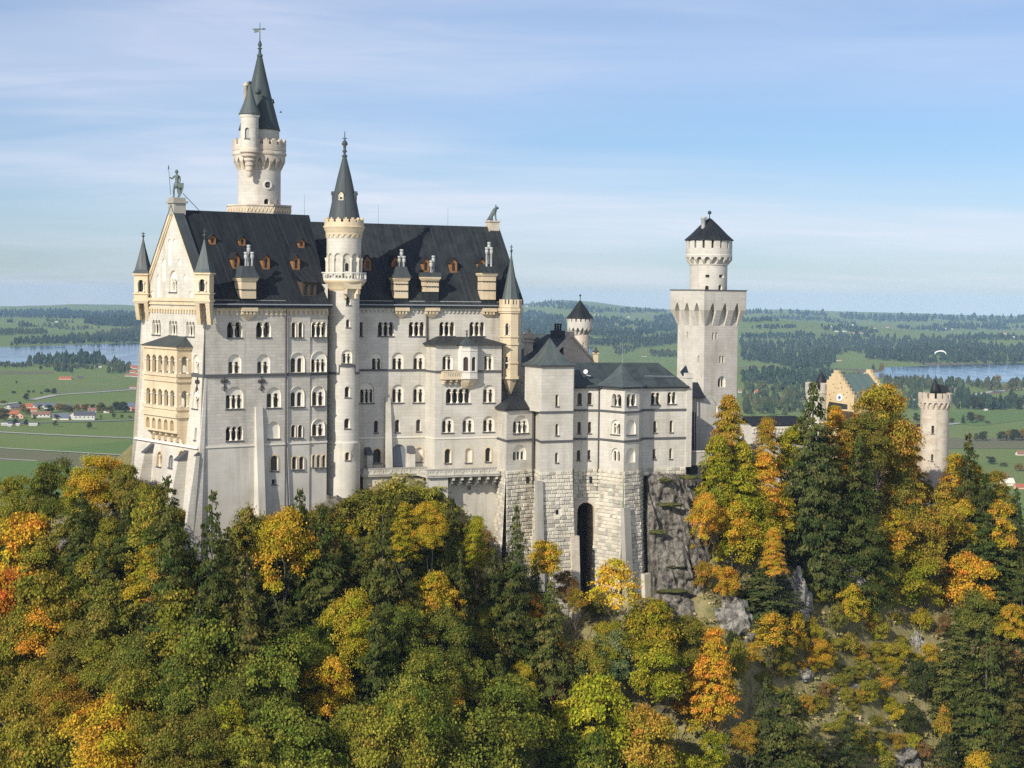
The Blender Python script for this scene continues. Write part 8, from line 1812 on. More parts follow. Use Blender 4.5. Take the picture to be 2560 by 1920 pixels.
wood(zp(W6, [(-40, 210), (420, 190), (560, 190), (730, 218), (1260, 215), (1260, 340), (860, 330), (730, 310), (730, 270), (580, 268), (330, 262), (-40, 256)]), 25, 'broad dark forest under the horizon at left', 'far', .8, seed=8)
wood(zp(W6, [(-40, 380), (80, 372), (180, 370), (380, 372), (420, 398), (200, 405), (100, 412), (-40, 410)]), 18, 'line of trees in the meadows across the left lake', 'mix', .4, seed=9)
wood(zp(W6, [(150, 318), (280, 322), (275, 342), (150, 340)]), 20, 'dark copse in the far left meadow', seed=10)
wood(zp(W6, [(60, 290), (110, 285), (120, 306), (70, 306)]), 20, 'small copse in the far left meadow', seed=11)
wood(zp(W6, [(280, 340), (480, 350), (540, 372), (660, 375), (560, 345), (640, 320), (480, 318), (330, 325)]), 18, 'loose group of trees in the far left meadow', 'mix', .6, .45, seed=12)
wood(zp(W6, [(560, 360), (760, 372), (880, 352), (820, 345), (700, 345)]), 20, 'straggling trees in the far left meadow', 'mix', .6, .5, seed=13)
wood(zp(W6, [(400, 282), (600, 290), (640, 310), (480, 300), (380, 300)]), 18, 'trees round the white far farm', 'mix', .5, .5, seed=14)
# centre
wood(zp(W5, [(90, 385), (480, 400), (620, 390), (620, 540), (520, 565), (100, 540)]), 24, 'blue-green forest band behind the small round tower', 'far', .7, seed=15)
wood(zp(W5, [(90, 300), (300, 280), (480, 330), (620, 345), (620, 380), (420, 395), (90, 380)]), 24, 'far forest left of the small round tower', 'far', .7, .8, seed=16, gap=.2)
wood(zp(W5, [(100, 210), (360, 150), (620, 170), (720, 190), (900, 230), (1100, 262), (1600, 262), (2000, 270), (2000, 292), (1000, 300), (700, 260), (420, 235)]), 30, 'wooded flank of the blue far hill', 'far', .8, .7, seed=17, gap=.25)
wood(zp(W5, [(900, 330), (1180, 350), (1560, 400), (1900, 420), (1960, 480), (1560, 490), (1350, 470), (900, 470)]), 24, 'broken far woods between the two towers', 'far', .7, .7, seed=18, gap=.3)
wood(zp(W5, [(1620, 360), (1760, 318), (1960, 312), (1980, 400), (1800, 408), (1640, 390)]), 24, 'wooded dark knoll left of the square keep', 'far', .8, seed=19)
wood(zp(W5, [(900, 470), (1200, 480), (1560, 495), (1960, 470), (1960, 500), (1700, 515), (1500, 560), (1480, 590), (1150, 565), (900, 560)]), 24, 'forest beyond the lake between the two towers', 'far', .75, seed=20)
wood(zp(W5, [(890, 620), (1020, 612), (1150, 600), (1450, 590), (1520, 610), (1520, 660), (1250, 668), (1050, 680), (890, 680)]), 22, 'dark shore wood right of the small round tower', 'dark', .8, seed=21)
wood(zp(W5, [(1480, 600), (1620, 580), (1700, 560), (1960, 520), (1960, 640), (1780, 660), (1600, 690), (1480, 700), (1400, 720), (1400, 690), (1520, 660)]), 22, 'dark wood left of the square keep', 'dark', .7, seed=22)
wood(zp(W5, [(1150, 690), (1220, 690), (1420, 690), (1420, 740), (1300, 760), (1220, 780), (1180, 740)]), 13, 'bushy trees in the green hollow behind the wing', 'mix', .2, .6, seed=23)
wood(zp(W5, [(1590, 740), (1860, 745), (1960, 760), (1960, 800), (1600, 790)]), 13, 'row of bushy trees beside the square keep', 'mix', .2, .9, seed=24)
# right
wood(zp(W7, [(150, 338), (300, 330), (480, 345), (700, 300), (1010, 285), (1110, 300), (1420, 310), (1420, 480), (1280, 480), (1080, 462), (1060, 430), (950, 418), (840, 432), (830, 525), (700, 535), (490, 535), (440, 505), (270, 484), (150, 470)]), 24, 'large dark forest right of the square keep', 'dark', .8, seed=30, gap=.08)
wood(zp(W7, [(1420, 340), (1500, 300), (1640, 330), (1880, 345), (1900, 372), (2260, 380), (2260, 430), (1900, 440), (1680, 425), (1600, 470), (1420, 478)]), 24, 'dark forest above the right lake', 'dark', .75, seed=31, gap=.1)
wood(zp(W7, [(1300, 460), (1560, 470), (1700, 445), (1900, 452), (2260, 440), (2260, 486), (2010, 492), (1560, 488), (1400, 490), (1300, 480)]), 20, 'wood along the far shore of the right lake', 'dark', .6, seed=32)
wood(zp(W7, [(150, 562), (480, 572), (830, 580), (830, 640), (600, 655), (300, 650), (150, 635)]), 22, 'dark mixed wood below the brown moor', 'dark', .5, seed=33)
wood(zp(W7, [(400, 560), (620, 560), (1030, 580), (1030, 600), (830, 600)]), 16, 'thin line of trees at the moor edge', 'mix', .5, .7, seed=34)
wood(zp(W7, [(150, 675), (260, 665), (380, 690), (600, 660), (620, 720), (600, 870), (400, 880), (160, 880)]), 20, 'loose autumnal trees behind the gallery', 'mix', .45, .5, seed=35)
wood(zp(W7, [(1190, 612), (1500, 622), (1620, 640), (1900, 645), (2260, 648), (2260, 676), (1900, 690), (1850, 668), (1600, 680), (1400, 690), (1200, 668)]), 20, 'tree belt on the near shore of the right lake', 'mix', .45, seed=36)
wood(zp(W7, [(1310, 690), (1480, 700), (1480, 790), (1330, 770)]), 17, 'dark trees left of the round gate tower', 'mix', .5, .7, seed=37)
wood(zp(W7, [(1680, 700), (1810, 690), (1830, 760), (1890, 770), (2010, 790), (2240, 790), (2240, 832), (1960, 832), (1690, 832)]), 20, 'dark row of trees across the meadow right of the gate tower', 'dark', .55, .8, seed=38)
wood(zp(W7, [(1380, 790), (1440, 790), (1440, 835), (1370, 830)]), 14, 'dark trees just left of the gate tower crown', 'dark', .4, seed=39)
wood(zp(W7, [(160, 180), (300, 165), (480, 152), (700, 160), (900, 185), (1000, 212), (960, 215), (700, 185), (500, 178), (330, 190), (170, 196)]), 24, 'dark wooded crest of the far green hill', 'far', .7, seed=40)
wood(zp(W7, [(210, 235), (330, 222), (560, 222), (560, 232), (330, 246)]), 18, 'hedgerow on the far green hill', 'far', .4, .8, seed=41)
wood(zp(W7, [(150, 290), (400, 285), (640, 280), (700, 298), (500, 312), (150, 316)]), 20, 'tree line under the far green hill', 'far', .6, .8, seed=42)
wood(zp(W7, [(720, 225), (860, 215), (1080, 235), (1160, 260), (1100, 290), (960, 280), (760, 250)]), 18, 'trees round the far village', 'far', .4, .4, seed=43)
wood(zp(W7, [(1260, 225), (1500, 235), (1640, 215), (1900, 235), (2100, 230), (2260, 232), (2260, 250), (1980, 252), (1720, 245), (1600, 262), (1300, 240)]), 22, 'broken woods on the far right hills', 'far', .6, .8, seed=44, gap=.15)
wood(zp(W7, [(1640, 215), (1720, 205), (1880, 215), (1900, 236), (1700, 240)]), 26, 'small dark wooded hill at far right', 'far', .7, seed=45)
wood(zp(W7, [(1900, 215), (2080, 190), (2260, 192), (2260, 200), (2100, 206), (2060, 240), (1920, 238)]), 26, 'dark wood on the farthest right hill', 'far', .7, seed=46)
wood(zp(W7, [(1640, 300), (1900, 290), (2260, 305), (2260, 330), (1900, 330), (1660, 325)]), 20, 'trees edging the far right meadow', 'far', .6, .8, seed=47)
wood(zp(W7, [(150, 118), (700, 130), (1200, 150), (2260, 170), (2260, 195), (1900, 200), (1500, 190), (1100, 195), (900, 170), (500, 135), (150, 140)]), 40, 'hazy blue forest on the horizon at right', 'far', .7, .7, seed=48, gap=.3)
wood(zp(W7, [(1920, 660), (2260, 690), (2260, 700), (1960, 690)]), 12, 'bushes along the road near the right lake', 'aut', .1, .6, seed=49)

# woods hidden behind the palace or just outside the frame
for i, (x0, x1) in enumerate(((-760, -60), (390, 1290), (2620, 3260))):
    wood([(x0, 776), (x1, 774), (x1, 800), (x0 + 200, 806), (x0, 796)], 25, 'broad far forest ' + ('beyond the left edge', 'behind the palace', 'beyond the right edge')[i], 'far', .8, .6, seed=60 + i, gap=.2)
    wood([(x0 + 60, 815), (x1, 812), (x1 - 80, 842), (x0, 846)], 22, 'mixed woods in the meadows ' + ('beyond the left edge', 'behind the palace', 'beyond the right edge')[i], 'mix', .5, .7, seed=70 + i, gap=.35)
    if i != 1: wood([(x0, 905), (x1 - 200, 900), (x1 - 90, 925), (x0 + 120, 932)], 18, 'tree belt on the plain ' + ('beyond the left edge', '', 'beyond the right edge')[i], 'mix', .4, .8, seed=80 + i)
# single trees and hedges in the meadows
def far_tree(px, pyb, hpx, col, con, label, wf=.42):
    h, ok = far_hits([px], [pyb]); p = Vector(h[0]); H = hpx * p.y / F_PX; k = 'spruce' if con else 'broad'
    e = bpy.data.objects.new('spruce_tree' if con else 'field_tree', None); COL.objects.link(e); e.location = p; r = random.Random(int(px * 7)); e.rotation_euler = (0, 0, r.uniform(0, 6)); tag(e, label, 'tree', 'single trees in the meadows')
    c = PAL[col]; me = r.choice(CR[k][:5])
    o = bpy.data.objects.new('crown', me); COL.objects.link(o); o.parent = e; o.color = (c[0] * .75, c[1] * .75, c[2] * .8, 1)
    if con: o.scale = (H, H, H)
    else: o.scale = (H * wf, H * wf, H * .88 / 1.7); o.location = (0, 0, H * .12)
    t = bpy.data.objects.new('trunk', TRK['spruce' if con else 'broad'][0]); COL.objects.link(t); t.parent = e; t.scale = (H, H, H)
def F(zf, x, yb, hz, sc, col, con, label, wf=.42): px, py = zf(x, yb); far_tree(px, py, hz / sc, col, con, label, wf)
for x, yb, h, c, lab, wf in ((345, 1060, 56, 'do', 'dull tree in front of the long farmhouse', .5), (605, 1080, 60, 'dg', 'dark tree between the brown roof and the slate hall', .5), (720, 1052, 50, 'oc', 'ochre tree behind the shop roof ridge', .5), (800, 1060, 56, 'dg', 'dark tree behind the small brown roofed house', .45), (850, 1060, 40, 'oc', 'brown tree left of the big dark village tree', .5), (925, 1080, 50, 'do', 'olive tree between the big dark village trees', .5), (395, 1105, 40, 'dg', 'dark bush at the right end of the white village house', .7), (1095, 1074, 60, 'dg', 'dark tree at the left end of the brick red barn', .4), (330, 1180, 20, 'do', 'tiny bush at the road bend', .8), (775, 1215, 62, 'gb', 'round green tree alone in the meadow in front of the village, right of its twin', .34), (478, 1200, 58, 'do', 'round olive tree in the meadow in front of the village beside the road bend', .38), (225, 970, 60, 'dg', 'leaning dark tree beside the pale track behind the village', .45), (465, 918, 50, 'dg', 'dark round tree at the bend of the pale track', .55), (410, 908, 36, 'dg', 'dark bushy tree left of the tree at the track bend', .75), (142, 828, 26, 'dg', 'tiny lone dark tree in the upper left meadow', .4), (248, 908, 26, 'dg', 'small dark bush in the row left of the pale track', .6), (290, 905, 24, 'dg', 'small round bush right of the dark one in the row', .5), (357, 920, 26, 'do', 'olive bush nearest the tree at the track bend', .5), (118, 912, 22, 'dg', 'low dark bush at the left end of the row', .9), (350, 710, 40, 'dg', 'dark tree in front of the lake wood', .42), (982, 1128, 48, 'gb', 'leftmost of three small trees in the meadow right of the village', .42), (1052, 1127, 36, 'gb', 'middle of three small trees in the meadow right of the village', .5), (1122, 1126, 24, 'do', 'rightmost bush of three in the meadow right of the village', .7), (870, 1125, 30, 'oc', 'small brownish tree beside the shop forecourt', .4), (875, 1078, 92, 'do', 'big dark tree at the right side of the village', .50), (1010, 1075, 95, 'dg', 'large dark tree left of the barn at the village edge', .5), (1065, 1078, 100, 'dg', 'largest dark tree in the group by the village barn', .5), (955, 1076, 62, 'do', 'smaller tree in the group by the village barn', .5), (495, 1068, 75, 'gold', 'golden autumn tree in the middle of the village', .45), (430, 1078, 70, 'dg', 'dark tree left of the golden village tree', .6), (560, 1070, 66, 'do', 'dark tree right of the golden village tree', .6), (660, 1064, 62, 'oc', 'brownish tree behind the shop roofs', .45), (200, 1080, 80, 'oc', 'ochre tree in the left part of the village', .4), (235, 1100, 62, 'do', 'olive tree beside the red roofed house', .4), (40, 1150, 110, 'do', 'tall dark tree at the left edge of the village', .4), (10, 1150, 110, 'br', 'brown tree cut by the left edge of the picture', .4), (130, 1180, 55, 'dg', 'dark tree between the white caravans', .4), (225, 1185, 50, 'dg', 'dark tree right of the white caravans', .4), (300, 1140, 48, 'do', 'tree in front of the white village house', .45), (485, 1140, 52, 'do', 'tree in front of the long dark roof', .45), (660, 1132, 42, 'oc', 'small tree in front of the shop', .35), (115, 1130, 42, 'yg', 'yellow-green tree beside the pink house', .5), (745, 1062, 60, 'do', 'dark tree behind the shop', .5), (175, 1028, 46, 'dg', 'dark conifer-like tree behind the dark roofs', .3), (30, 1000, 30, 'do', 'bushy trees behind the village at the left edge', .9)):
    F(ZV, x, yb, h, 3.455, c, False, lab, wf)
for x, yb, h, c, con, lab, wf in ((1975, 1225, 58, 'dg', False, 'lone round bush low in the meadow right of the gate tower', .6), (1912, 1055, 68, 'dg', False, 'rounded dark tree on the brown strip', .55), (2050, 1055, 72, 'dg', False, 'left tree of the mixed group on the brown strip', .5), (2105, 1052, 80, 'oc', False, 'orange-brown tree in the mixed group on the brown strip', .5), (2150, 1055, 88, 'dg', False, 'dark tree in the mixed group on the brown strip', .42), (2200, 1050, 80, 'oc', False, 'ochre tree at the right edge above the brown strip', .5), (1770, 928, 70, 'dg', True, 'dark conifer at the left of the little grove', .4), (1825, 925, 80, 'dg', False, 'large dark tree of the little grove', .42), (1885, 915, 52, 'do', False, 'low spreading tree of the little grove', .8), (1428, 920, 68, 'dg', False, 'dark tree just left of the gate tower shaft', .35), (1685, 925, 40, 'do', False, 'bush just right of the gate tower shaft', .6), (1950, 928, 22, 'do', False, 'low bush in the bright meadow', .9), (2040, 822, 120, 'dg', True, 'tall dark spruce in the row across the right meadow', .3), (2118, 790, 130, 'dg', True, 'tallest dark spruce beside the pale road', .3), (1985, 826, 95, 'dg', True, 'broad dark spruce in the row across the right meadow', .3), (2180, 826, 110, 'dg', True, 'dark spruce near the right edge of the row', .3), (1915, 826, 90, 'dg', True, 'dark spruce at the left of the row across the right meadow', .3), (1860, 826, 100, 'dg', False, 'rounded dark tree in the row across the right meadow', .4), (1865, 1056, 60, 'do', False, 'narrow tree left of the rounded tree on the brown strip', .3), (2020, 625, 50, 'o', False, 'pale orange tree on the lake shore', .6), (1178, 555, 70, 'oc', False, 'rusty tree at the tip of the brown moor', .25), (1115, 540, 52, 'dg', True, 'dark conifer on the moor', .3), (1480, 498, 34, 'dg', True, 'small dark conifer on the far lake shore', .3), (440, 548, 20, 'dg', False, 'small bush on the moor', .5), (470, 550, 34, 'dg', True, 'small dark conifer on the moor', .3), (2060, 1240, 30, 'do', False, 'flat bush in the lowest right meadow', .9), (1064, 452, 36, 'dg', True, 'single conifer in front of the large forest', .3), (2170, 1275, 60, 'oc', False, 'ochre tree by the roof at the right edge', .5)):
    F(ZW, x, yb, h, 2.911, c, con, lab, wf)

# ------------------------------------------------------------------ houses, barns
for nm, c in (('wall_white', (.52, .505, .48)), ('wall_cream', (.68, .60, .50)), ('wall_pink', (.62, .38, .26)), ('wall_wood', (.17, .11, .07)), ('tile_red', (.36, .12, .06)), ('tile_brown', (.24, .13, .085)), ('tile_dark', (.09, .09, .105)), ('tile_blue', (.13, .145, .19)), ('glass_blue', (.10, .17, .30))):
    m, t, b = mat(nm, c, .85); g = nd(t, 'ShaderNodeNewGeometry'); ns = nd(t, 'ShaderNodeTexNoise', inp={'Scale': .6, 'Detail': 4.0}); t.links.new(g.outputs['Position'], ns.inputs['Vector']); t.links.new(mixc(t, ns.outputs[0], tuple(v * .75 for v in c), tuple(min(1, v * 1.25) for v in c)), b.inputs['Base Color'])
def house(zf, sc, x0, x1, yb, yr, ye, wall, roof, label, cat='house', gable='none', rot=None, dpt=None, name='house', grp='village houses', chim=False):
    """x0..x1 width, yb base, ye eaves, yr ridge (pixels of a zoom); ridge runs across the view unless gable='front'"""
    (h, ok) = far_hits([zf((x0 + x1) / 2, yb)[0]], [zf(0, yb)[1]]); c = Vector(h[0]); k = c.y / F_PX / sc; w = (x1 - x0) * k; he = max(2.2, (yb - ye) * k); hr = max(he + 1.2, (yb - yr) * k)
    D = dpt or max(7.0, w * .6); ang = rot if rot is not None else 80; S_ = Plane(c - Vector((sin(rad(ang)), cos(rad(ang)), 0)) * (w / 2), ang); P = lambda a, z, d: S_.P(a, c.z + z - .3, d)
    if gable != 'front': hr = he + max(1.2, (hr - he) * 1.0 - D / 2 * (abs(c.z) / c.y) * .5)
    e = thing(name, label, cat, (c.x, c.y, c.z), grp); mb = MB()
    if gable == 'front':
        sheet_pts = [P(0, 0, 0), P(w, 0, 0), P(w, he, 0), P(w / 2, hr, 0), P(0, he, 0)]; bk_ = [P(0, 0, D), P(w, 0, D), P(w, he, D), P(w / 2, hr, D), P(0, he, D)]
        mb.add(sheet_pts + bk_, [(0, 1, 2, 3, 4), (9, 8, 7, 6, 5), (1, 6, 7, 2), (5, 0, 4, 9)])
        rm = MB(); o = .6
        for s in (0, w): ss = -o if s == 0 else w + o; ze = he - o * (hr - he) / (w / 2); q = [P(ss, ze, -o), P(w / 2, hr + .1, -o), P(w / 2, hr + .1, D + o), P(ss, ze, D + o)]; rm.prism(q, [v + Vector((0, 0, .3)) for v in q])
    else:
        mb.add([P(0, 0, 0), P(w, 0, 0), P(w, he, 0), P(0, he, 0), P(0, 0, D), P(w, 0, D), P(w, he, D), P(0, he, D), P(0, hr, D / 2), P(w, hr, D / 2)], [(0, 1, 2, 3), (1, 5, 6, 9, 2), (4, 0, 3, 8, 7), (5, 4, 7, 6)])
        rm = MB(); o = .6
        for dd in (0, D): d_ = -o if dd == 0 else D + o; ze = he - o * (hr - he) / (D / 2); q = [P(-o, ze, d_), P(w + o, ze, d_), P(w + o, hr + .1, D / 2), P(-o, hr + .1, D / 2)]; rm.prism(q, [v + Vector((0, 0, .3)) for v in q])
    mb.build('wall', M[wall], e); rf_ = rm.build('roof', M[roof], e)
    if he > 4 and 'barn' not in name:
        n = max(2, int(w / 5))
        for i in range(min(n, 5)):
            wm = MB(); a = w * (i + .5) / min(n, 5); sbox(wm, Plane(S_.o, ang), a - .8, a + .8, c.z + he * .45, c.z + he * .45 + 1.8, -.06, 0); wm.build('window', M['pane'], e)
    if chim: cm2_ = MB(); sbox(cm2_, S_, w * .6, w * .6 + 1.0, c.z + hr - .8, c.z + hr + 1.0, D / 2 - .5, D / 2 + .5); cm2_.build('chimney', M['tile_brown'], rf_)
    return e
V = lambda *a, **k: house(ZV, 3.455, *a, **k)
V(72, 160, 1122, 1058, 1088, 'wall_cream', 'tile_red', 'long red roofed house at the left end of the village'); V(136, 200, 1128, 1078, 1098, 'wall_pink', 'tile_dark', 'pink house with dark roof beside the red roofed one', gable='front')
V(40, 100, 1048, 1010, 1026, 'wall_white', 'tile_dark', 'white house with dark roof, farthest left of the village', gable='front'); V(95, 175, 1050, 1004, 1026, 'wall_wood', 'tile_dark', 'dark timber house with dark roof behind the left end of the village')
V(222, 290, 1040, 996, 1018, 'wall_pink', 'tile_red', 'small house with bright red roof behind the left village trees', chim=True); V(290, 480, 1044, 993, 1012, 'wall_white', 'tile_blue', 'long white farmhouse with long dark blue roof at the back of the village'); V(245, 320, 1072, 1036, 1052, 'wall_cream', 'tile_red', 'low red roofed house in front of the long farmhouse')
V(275, 430, 1118, 1066, 1090, 'wall_white', 'tile_brown', 'white house with wide brown-red roof in the village middle', chim=True); V(455, 590, 1140, 1084, 1120, 'wall_cream', 'tile_blue', 'low hall with wide slate blue roof beside the shop'); V(586, 670, 1138, 1074, 1102, 'wall_white', 'tile_red', 'white two-storey house with red hipped roof beside the shop', gable='front')
V(640, 815, 1140, 1066, 1098, 'wall_white', 'tile_dark', 'large white shop building with dark roof and blue glass front', name='shop_building'); V(530, 620, 1042, 1006, 1024, 'wall_wood', 'tile_dark', 'dark timber house behind the golden village tree'); V(690, 780, 1050, 1016, 1034, 'wall_wood', 'tile_brown', 'brown timber house behind the shop'); V(760, 830, 1078, 1034, 1054, 'wall_white', 'tile_brown', 'small white house with brown roof right of the shop')
V(895, 950, 1080, 1038, 1060, 'wall_cream', 'tile_brown', 'cream house half hidden by the big dark trees', gable='front'); V(1100, 1215, 1062, 992, 1022, 'wall_pink', 'tile_blue', 'brick red barn with slate blue roof at the right edge of the village', cat='barn', name='barn'); V(1140, 1212, 1070, 1030, 1046, 'wall_pink', 'tile_red', 'red roofed annexe in front of the brick red barn', cat='barn', name='barn')
V(60, 130, 1180, 1150, 1164, 'wall_wood', 'tile_dark', 'low dark shed behind the white caravans', cat='shed', name='shed'); V(150, 205, 1180, 1152, 1166, 'wall_wood', 'tile_dark', 'second low dark shed right of the white caravans', cat='shed', name='shed')
V(508, 615, 792, 764, 780, 'wall_pink', 'tile_red', 'long red roofed barn alone in the upper left meadow', cat='barn', name='barn', grp='meadow barns'); V(668, 718, 784, 762, 772, 'wall_wood', 'tile_dark', 'small dark barn right of the red roofed barn', cat='barn', name='barn', grp='meadow barns'); V(1118, 1176, 868, 846, 856, 'wall_cream', 'tile_brown', 'small brown roofed barn beside the pale track near the palace', cat='barn', name='barn', grp='meadow barns')
for i, (x, y, w, rf_, lab) in enumerate(((1120, 690, 60, 'tile_red', 'topmost red roof by the lake beside the palace'), (1170, 700, 50, 'tile_red', 'second red roof by the lake beside the palace wall'), (1150, 735, 56, 'tile_red', 'red roofed house in the middle of the lake hamlet'), (1195, 742, 50, 'tile_brown', 'brown-red roofed house touching the palace wall in the picture'), (1110, 764, 60, 'tile_brown', 'lowest left house of the lake hamlet'), (1170, 768, 60, 'tile_red', 'lowest right house of the lake hamlet'), (1205, 712, 40, 'tile_red', 'small red roof behind the lake hamlet'))): V(x - w / 2, x + w / 2, y, y - 26, y - 12, 'wall_white', rf_, lab, grp='lake hamlet houses')
for x0, x1, y, lab in ((730, 760, 694, 'leftmost white camper by the lake wood'), (790, 815, 690, 'middle white camper by the lake wood'), (850, 875, 690, 'rightmost white camper by the lake wood'), (640, 662, 694, 'small white camper among trees by the lake wood')): V(x0, x1, y, y - 12, y - 9, 'wall_white', 'wall_white', lab, cat='camper', name='camper_van', grp='white campers by the lake wood', dpt=6)
for x0, x1, y, lab in ((10, 62, 1188, 'long white caravan awning at the left edge of the village'), (66, 100, 1196, 'white caravan below the dark shed'), (138, 168, 1190, 'white caravan between two dark trees'), (250, 320, 1190, 'low white tent row right of the caravans')): V(x0, x1, y, y - 12, y - 8, 'wall_white', 'wall_white', lab, cat='caravan', name='caravan', grp='white caravans beside the road', dpt=8)
V(478, 496, 300, 286, 292, 'wall_white', 'wall_white', 'tiny white farm in the far left meadow', grp='far farms')
R2 = lambda *a, **k: house(ZW, 2.911, *a, **k)
R2(254, 300, 720, 684, 704, 'wall_white', 'tile_red', 'white house with bright red roof right of the square keep', grp='farms on the plain'); R2(300, 345, 716, 690, 702, 'wall_wood', 'tile_brown', 'brown barn beside the bright red roof', cat='barn', name='barn', grp='farms on the plain'); R2(138, 160, 704, 676, 690, 'wall_white', 'tile_brown', 'white house touching the edge of the square keep', grp='farms on the plain')
R2(855, 890, 474, 460, 467, 'wall_cream', 'tile_brown', 'small hay barn on the green slope by the forest', cat='barn', name='barn', grp='meadow barns'); R2(1995, 2055, 712, 690, 700, 'wall_wood', 'tile_dark', 'grey barn beside the pale road', cat='barn', name='barn', grp='meadow barns'); R2(1660, 1720, 692, 672, 684, 'wall_pink', 'tile_brown', 'brown roofed house behind the gate tower', grp='farms on the plain')
R2(2165, 2230, 1160, 1126, 1146, 'wall_cream', 'tile_brown', 'small barn at the right edge in the lower meadow', cat='barn', name='barn', grp='meadow barns'); R2(1930, 1950, 836, 824, 830, 'wall_white', 'wall_white', 'white hut in front of the row of trees', cat='hut', name='hut', grp='meadow barns')
G_ = lambda *a, **k: house(ZG, 3.687, *a, **k)
G_(1975, 2070, 1082, 1040, 1062, 'wall_wood', 'tile_brown', 'dark roofed barn above the treetops at the right edge', cat='barn', name='barn', grp='meadow barns'); G_(1990, 2130, 1160, 1090, 1130, 'wall_cream', 'wall_cream', 'pale flat roof above the treetops at the right edge', grp='farms on the plain'); G_(2140, 2230, 1190, 1140, 1165, 'wall_pink', 'tile_red', 'long red roof at the right edge above the treetops', grp='farms on the plain')
for i, (x, y, w, rc) in enumerate(((850, 262, 26, 'wall_white'), (880, 258, 24, 'wall_white'), (910, 263, 24, 'wall_white'), (960, 270, 26, 'tile_red'), (990, 274, 26, 'tile_red'), (1020, 272, 26, 'tile_red'), (1050, 276, 24, 'tile_brown'), (808, 228, 18, 'wall_white'), (968, 216, 12, 'wall_white'), (1125, 238, 24, 'tile_red'), (1222, 232, 20, 'tile_red'), (1574, 250, 12, 'wall_white'), (1640, 242, 14, 'wall_white'), (1685, 246, 18, 'wall_white'), (2080, 276, 34, 'tile_red'), (2108, 300, 28, 'wall_white'), (2140, 303, 26, 'wall_white'), (570, 268, 8, 'wall_white'), (156, 300, 14, 'wall_white'))):
    R2(x - w / 2, x + w / 2, y, y - 10, y - 5, 'wall_white', rc, f'tiny far {"red roofed" if rc != "wall_white" else "white"} farmhouse, {ORD[i] if i < 13 else ["fourteenth", "fifteenth", "sixteenth", "seventeenth", "eighteenth", "nineteenth"][i - 13]} from the left among the far hills' if False else 'tiny ' + ('red roofed' if rc != 'wall_white' else 'white') + ' house among the far hills right of the square keep', cat='house', grp='far village houses', dpt=14)
W5h = lambda *a, **k: house(W5, 4.608, *a, **k)
for x, y, w, rc in ((1205, 424, 30, 'tile_red'), (1250, 420, 30, 'wall_white'), (960, 316, 26, 'wall_white'), (1010, 318, 26, 'wall_white'), (1345, 342, 24, 'wall_white'), (175, 218, 24, 'wall_white'), (330, 280, 22, 'wall_white'), (1530, 792, 50, 'tile_brown')): W5h(x - w / 2, x + w / 2, y, y - 12, y - 6, 'wall_white', rc, 'tiny ' + ('white' if rc == 'wall_white' else 'red-brown roofed') + ' house far off between the palace and the square keep', cat='house', grp='far houses between the towers', dpt=14)
# radio mast, paraglider, bird
h, ok = far_hits([W5(470, 0)[0]], [753.5]); mp_ = Vector(h[0]) if ok[0] else at(1382, 753, 17300); mb = MB(); hh = 40 * mp_.y / F_PX / 4.608 * 1.0; mb.tube(mp_ - Vector((0, 0, 5)), mp_ + Vector((0, 0, hh)), 3.2, 1.2, 5); mb.tube(mp_ + Vector((-8, 0, hh * .6)), mp_ + Vector((8, 0, hh * .6)), 1.6, 1.6, 4); tag(mb.build('radio_mast', M['pot_grey']), 'thin radio mast on top of the blue far hill', 'mast')
pc = at(*ZW(1603, 416), 1150.0); pg_ = thing('paraglider', 'white paraglider wing floating in front of the lake shore forest', 'paraglider', pc); k = pc.y / F_PX / 2.911
arc = [(-40, 8), (-36, -1), (-26, -8), (-12, -12), (2, -13), (16, -11), (29, -5), (37, 3), (41, 11)]
mb = MB()
for (a, b), (c, d) in zip(arc, arc[1:]):
    p, q = pc + Vector((a * k, 0, -b * k)), pc + Vector((c * k, 0, -d * k)); t1, t2 = 1.0, 1.0; mb.hexa([p + Vector((0, -1.2, 0)), q + Vector((0, -1.2, 0)), q + Vector((0, 1.4, .3)), p + Vector((0, 1.4, .3)), p + Vector((0, -1.2, .75)), q + Vector((0, -1.2, .75)), q + Vector((0, 1.4, .5)), p + Vector((0, 1.4, .5))])
mb.build('canopy', M['white_paint'], pg_); mb = MB(); pil = pc + Vector((.5, 0, -6.2)); [mb.tube(pc + Vector((a * k, 0, -b * k)), pil, .012, n=3) for a, b in arc[::2]]; mb.build('lines', M['pot_grey'], pg_)
mb = MB(); mb.ball((pil.x, pil.y, pil.z - .2), .3, 6, 1.8); mb.ball((pil.x, pil.y, pil.z + .5), .14, 6); mb.build('pilot', M['iron'], pg_)
bp_ = at(702, 281, 260.0); mb = MB(); mb.add([bp_ + Vector(v) for v in ((-.28, 0, 0), (0, -.09, .02), (.26, 0, .03), (0, .09, .02), (-.02, -.08, .05), (-.05, -.42, .22), (.07, -.45, .18), (-.02, .08, .05), (-.05, .42, .22), (.07, .45, .18), (0, 0, .08), (0, 0, -.07))], [(0, 1, 10), (1, 2, 10), (2, 3, 10), (3, 0, 10), (1, 0, 11), (2, 1, 11), (3, 2, 11), (0, 3, 11), (4, 5, 6), (7, 9, 8), (1, 4, 6), (3, 9, 7)]); tag(mb.build('bird', M['iron']), 'tiny dark bird flying right of the great tower', 'bird')

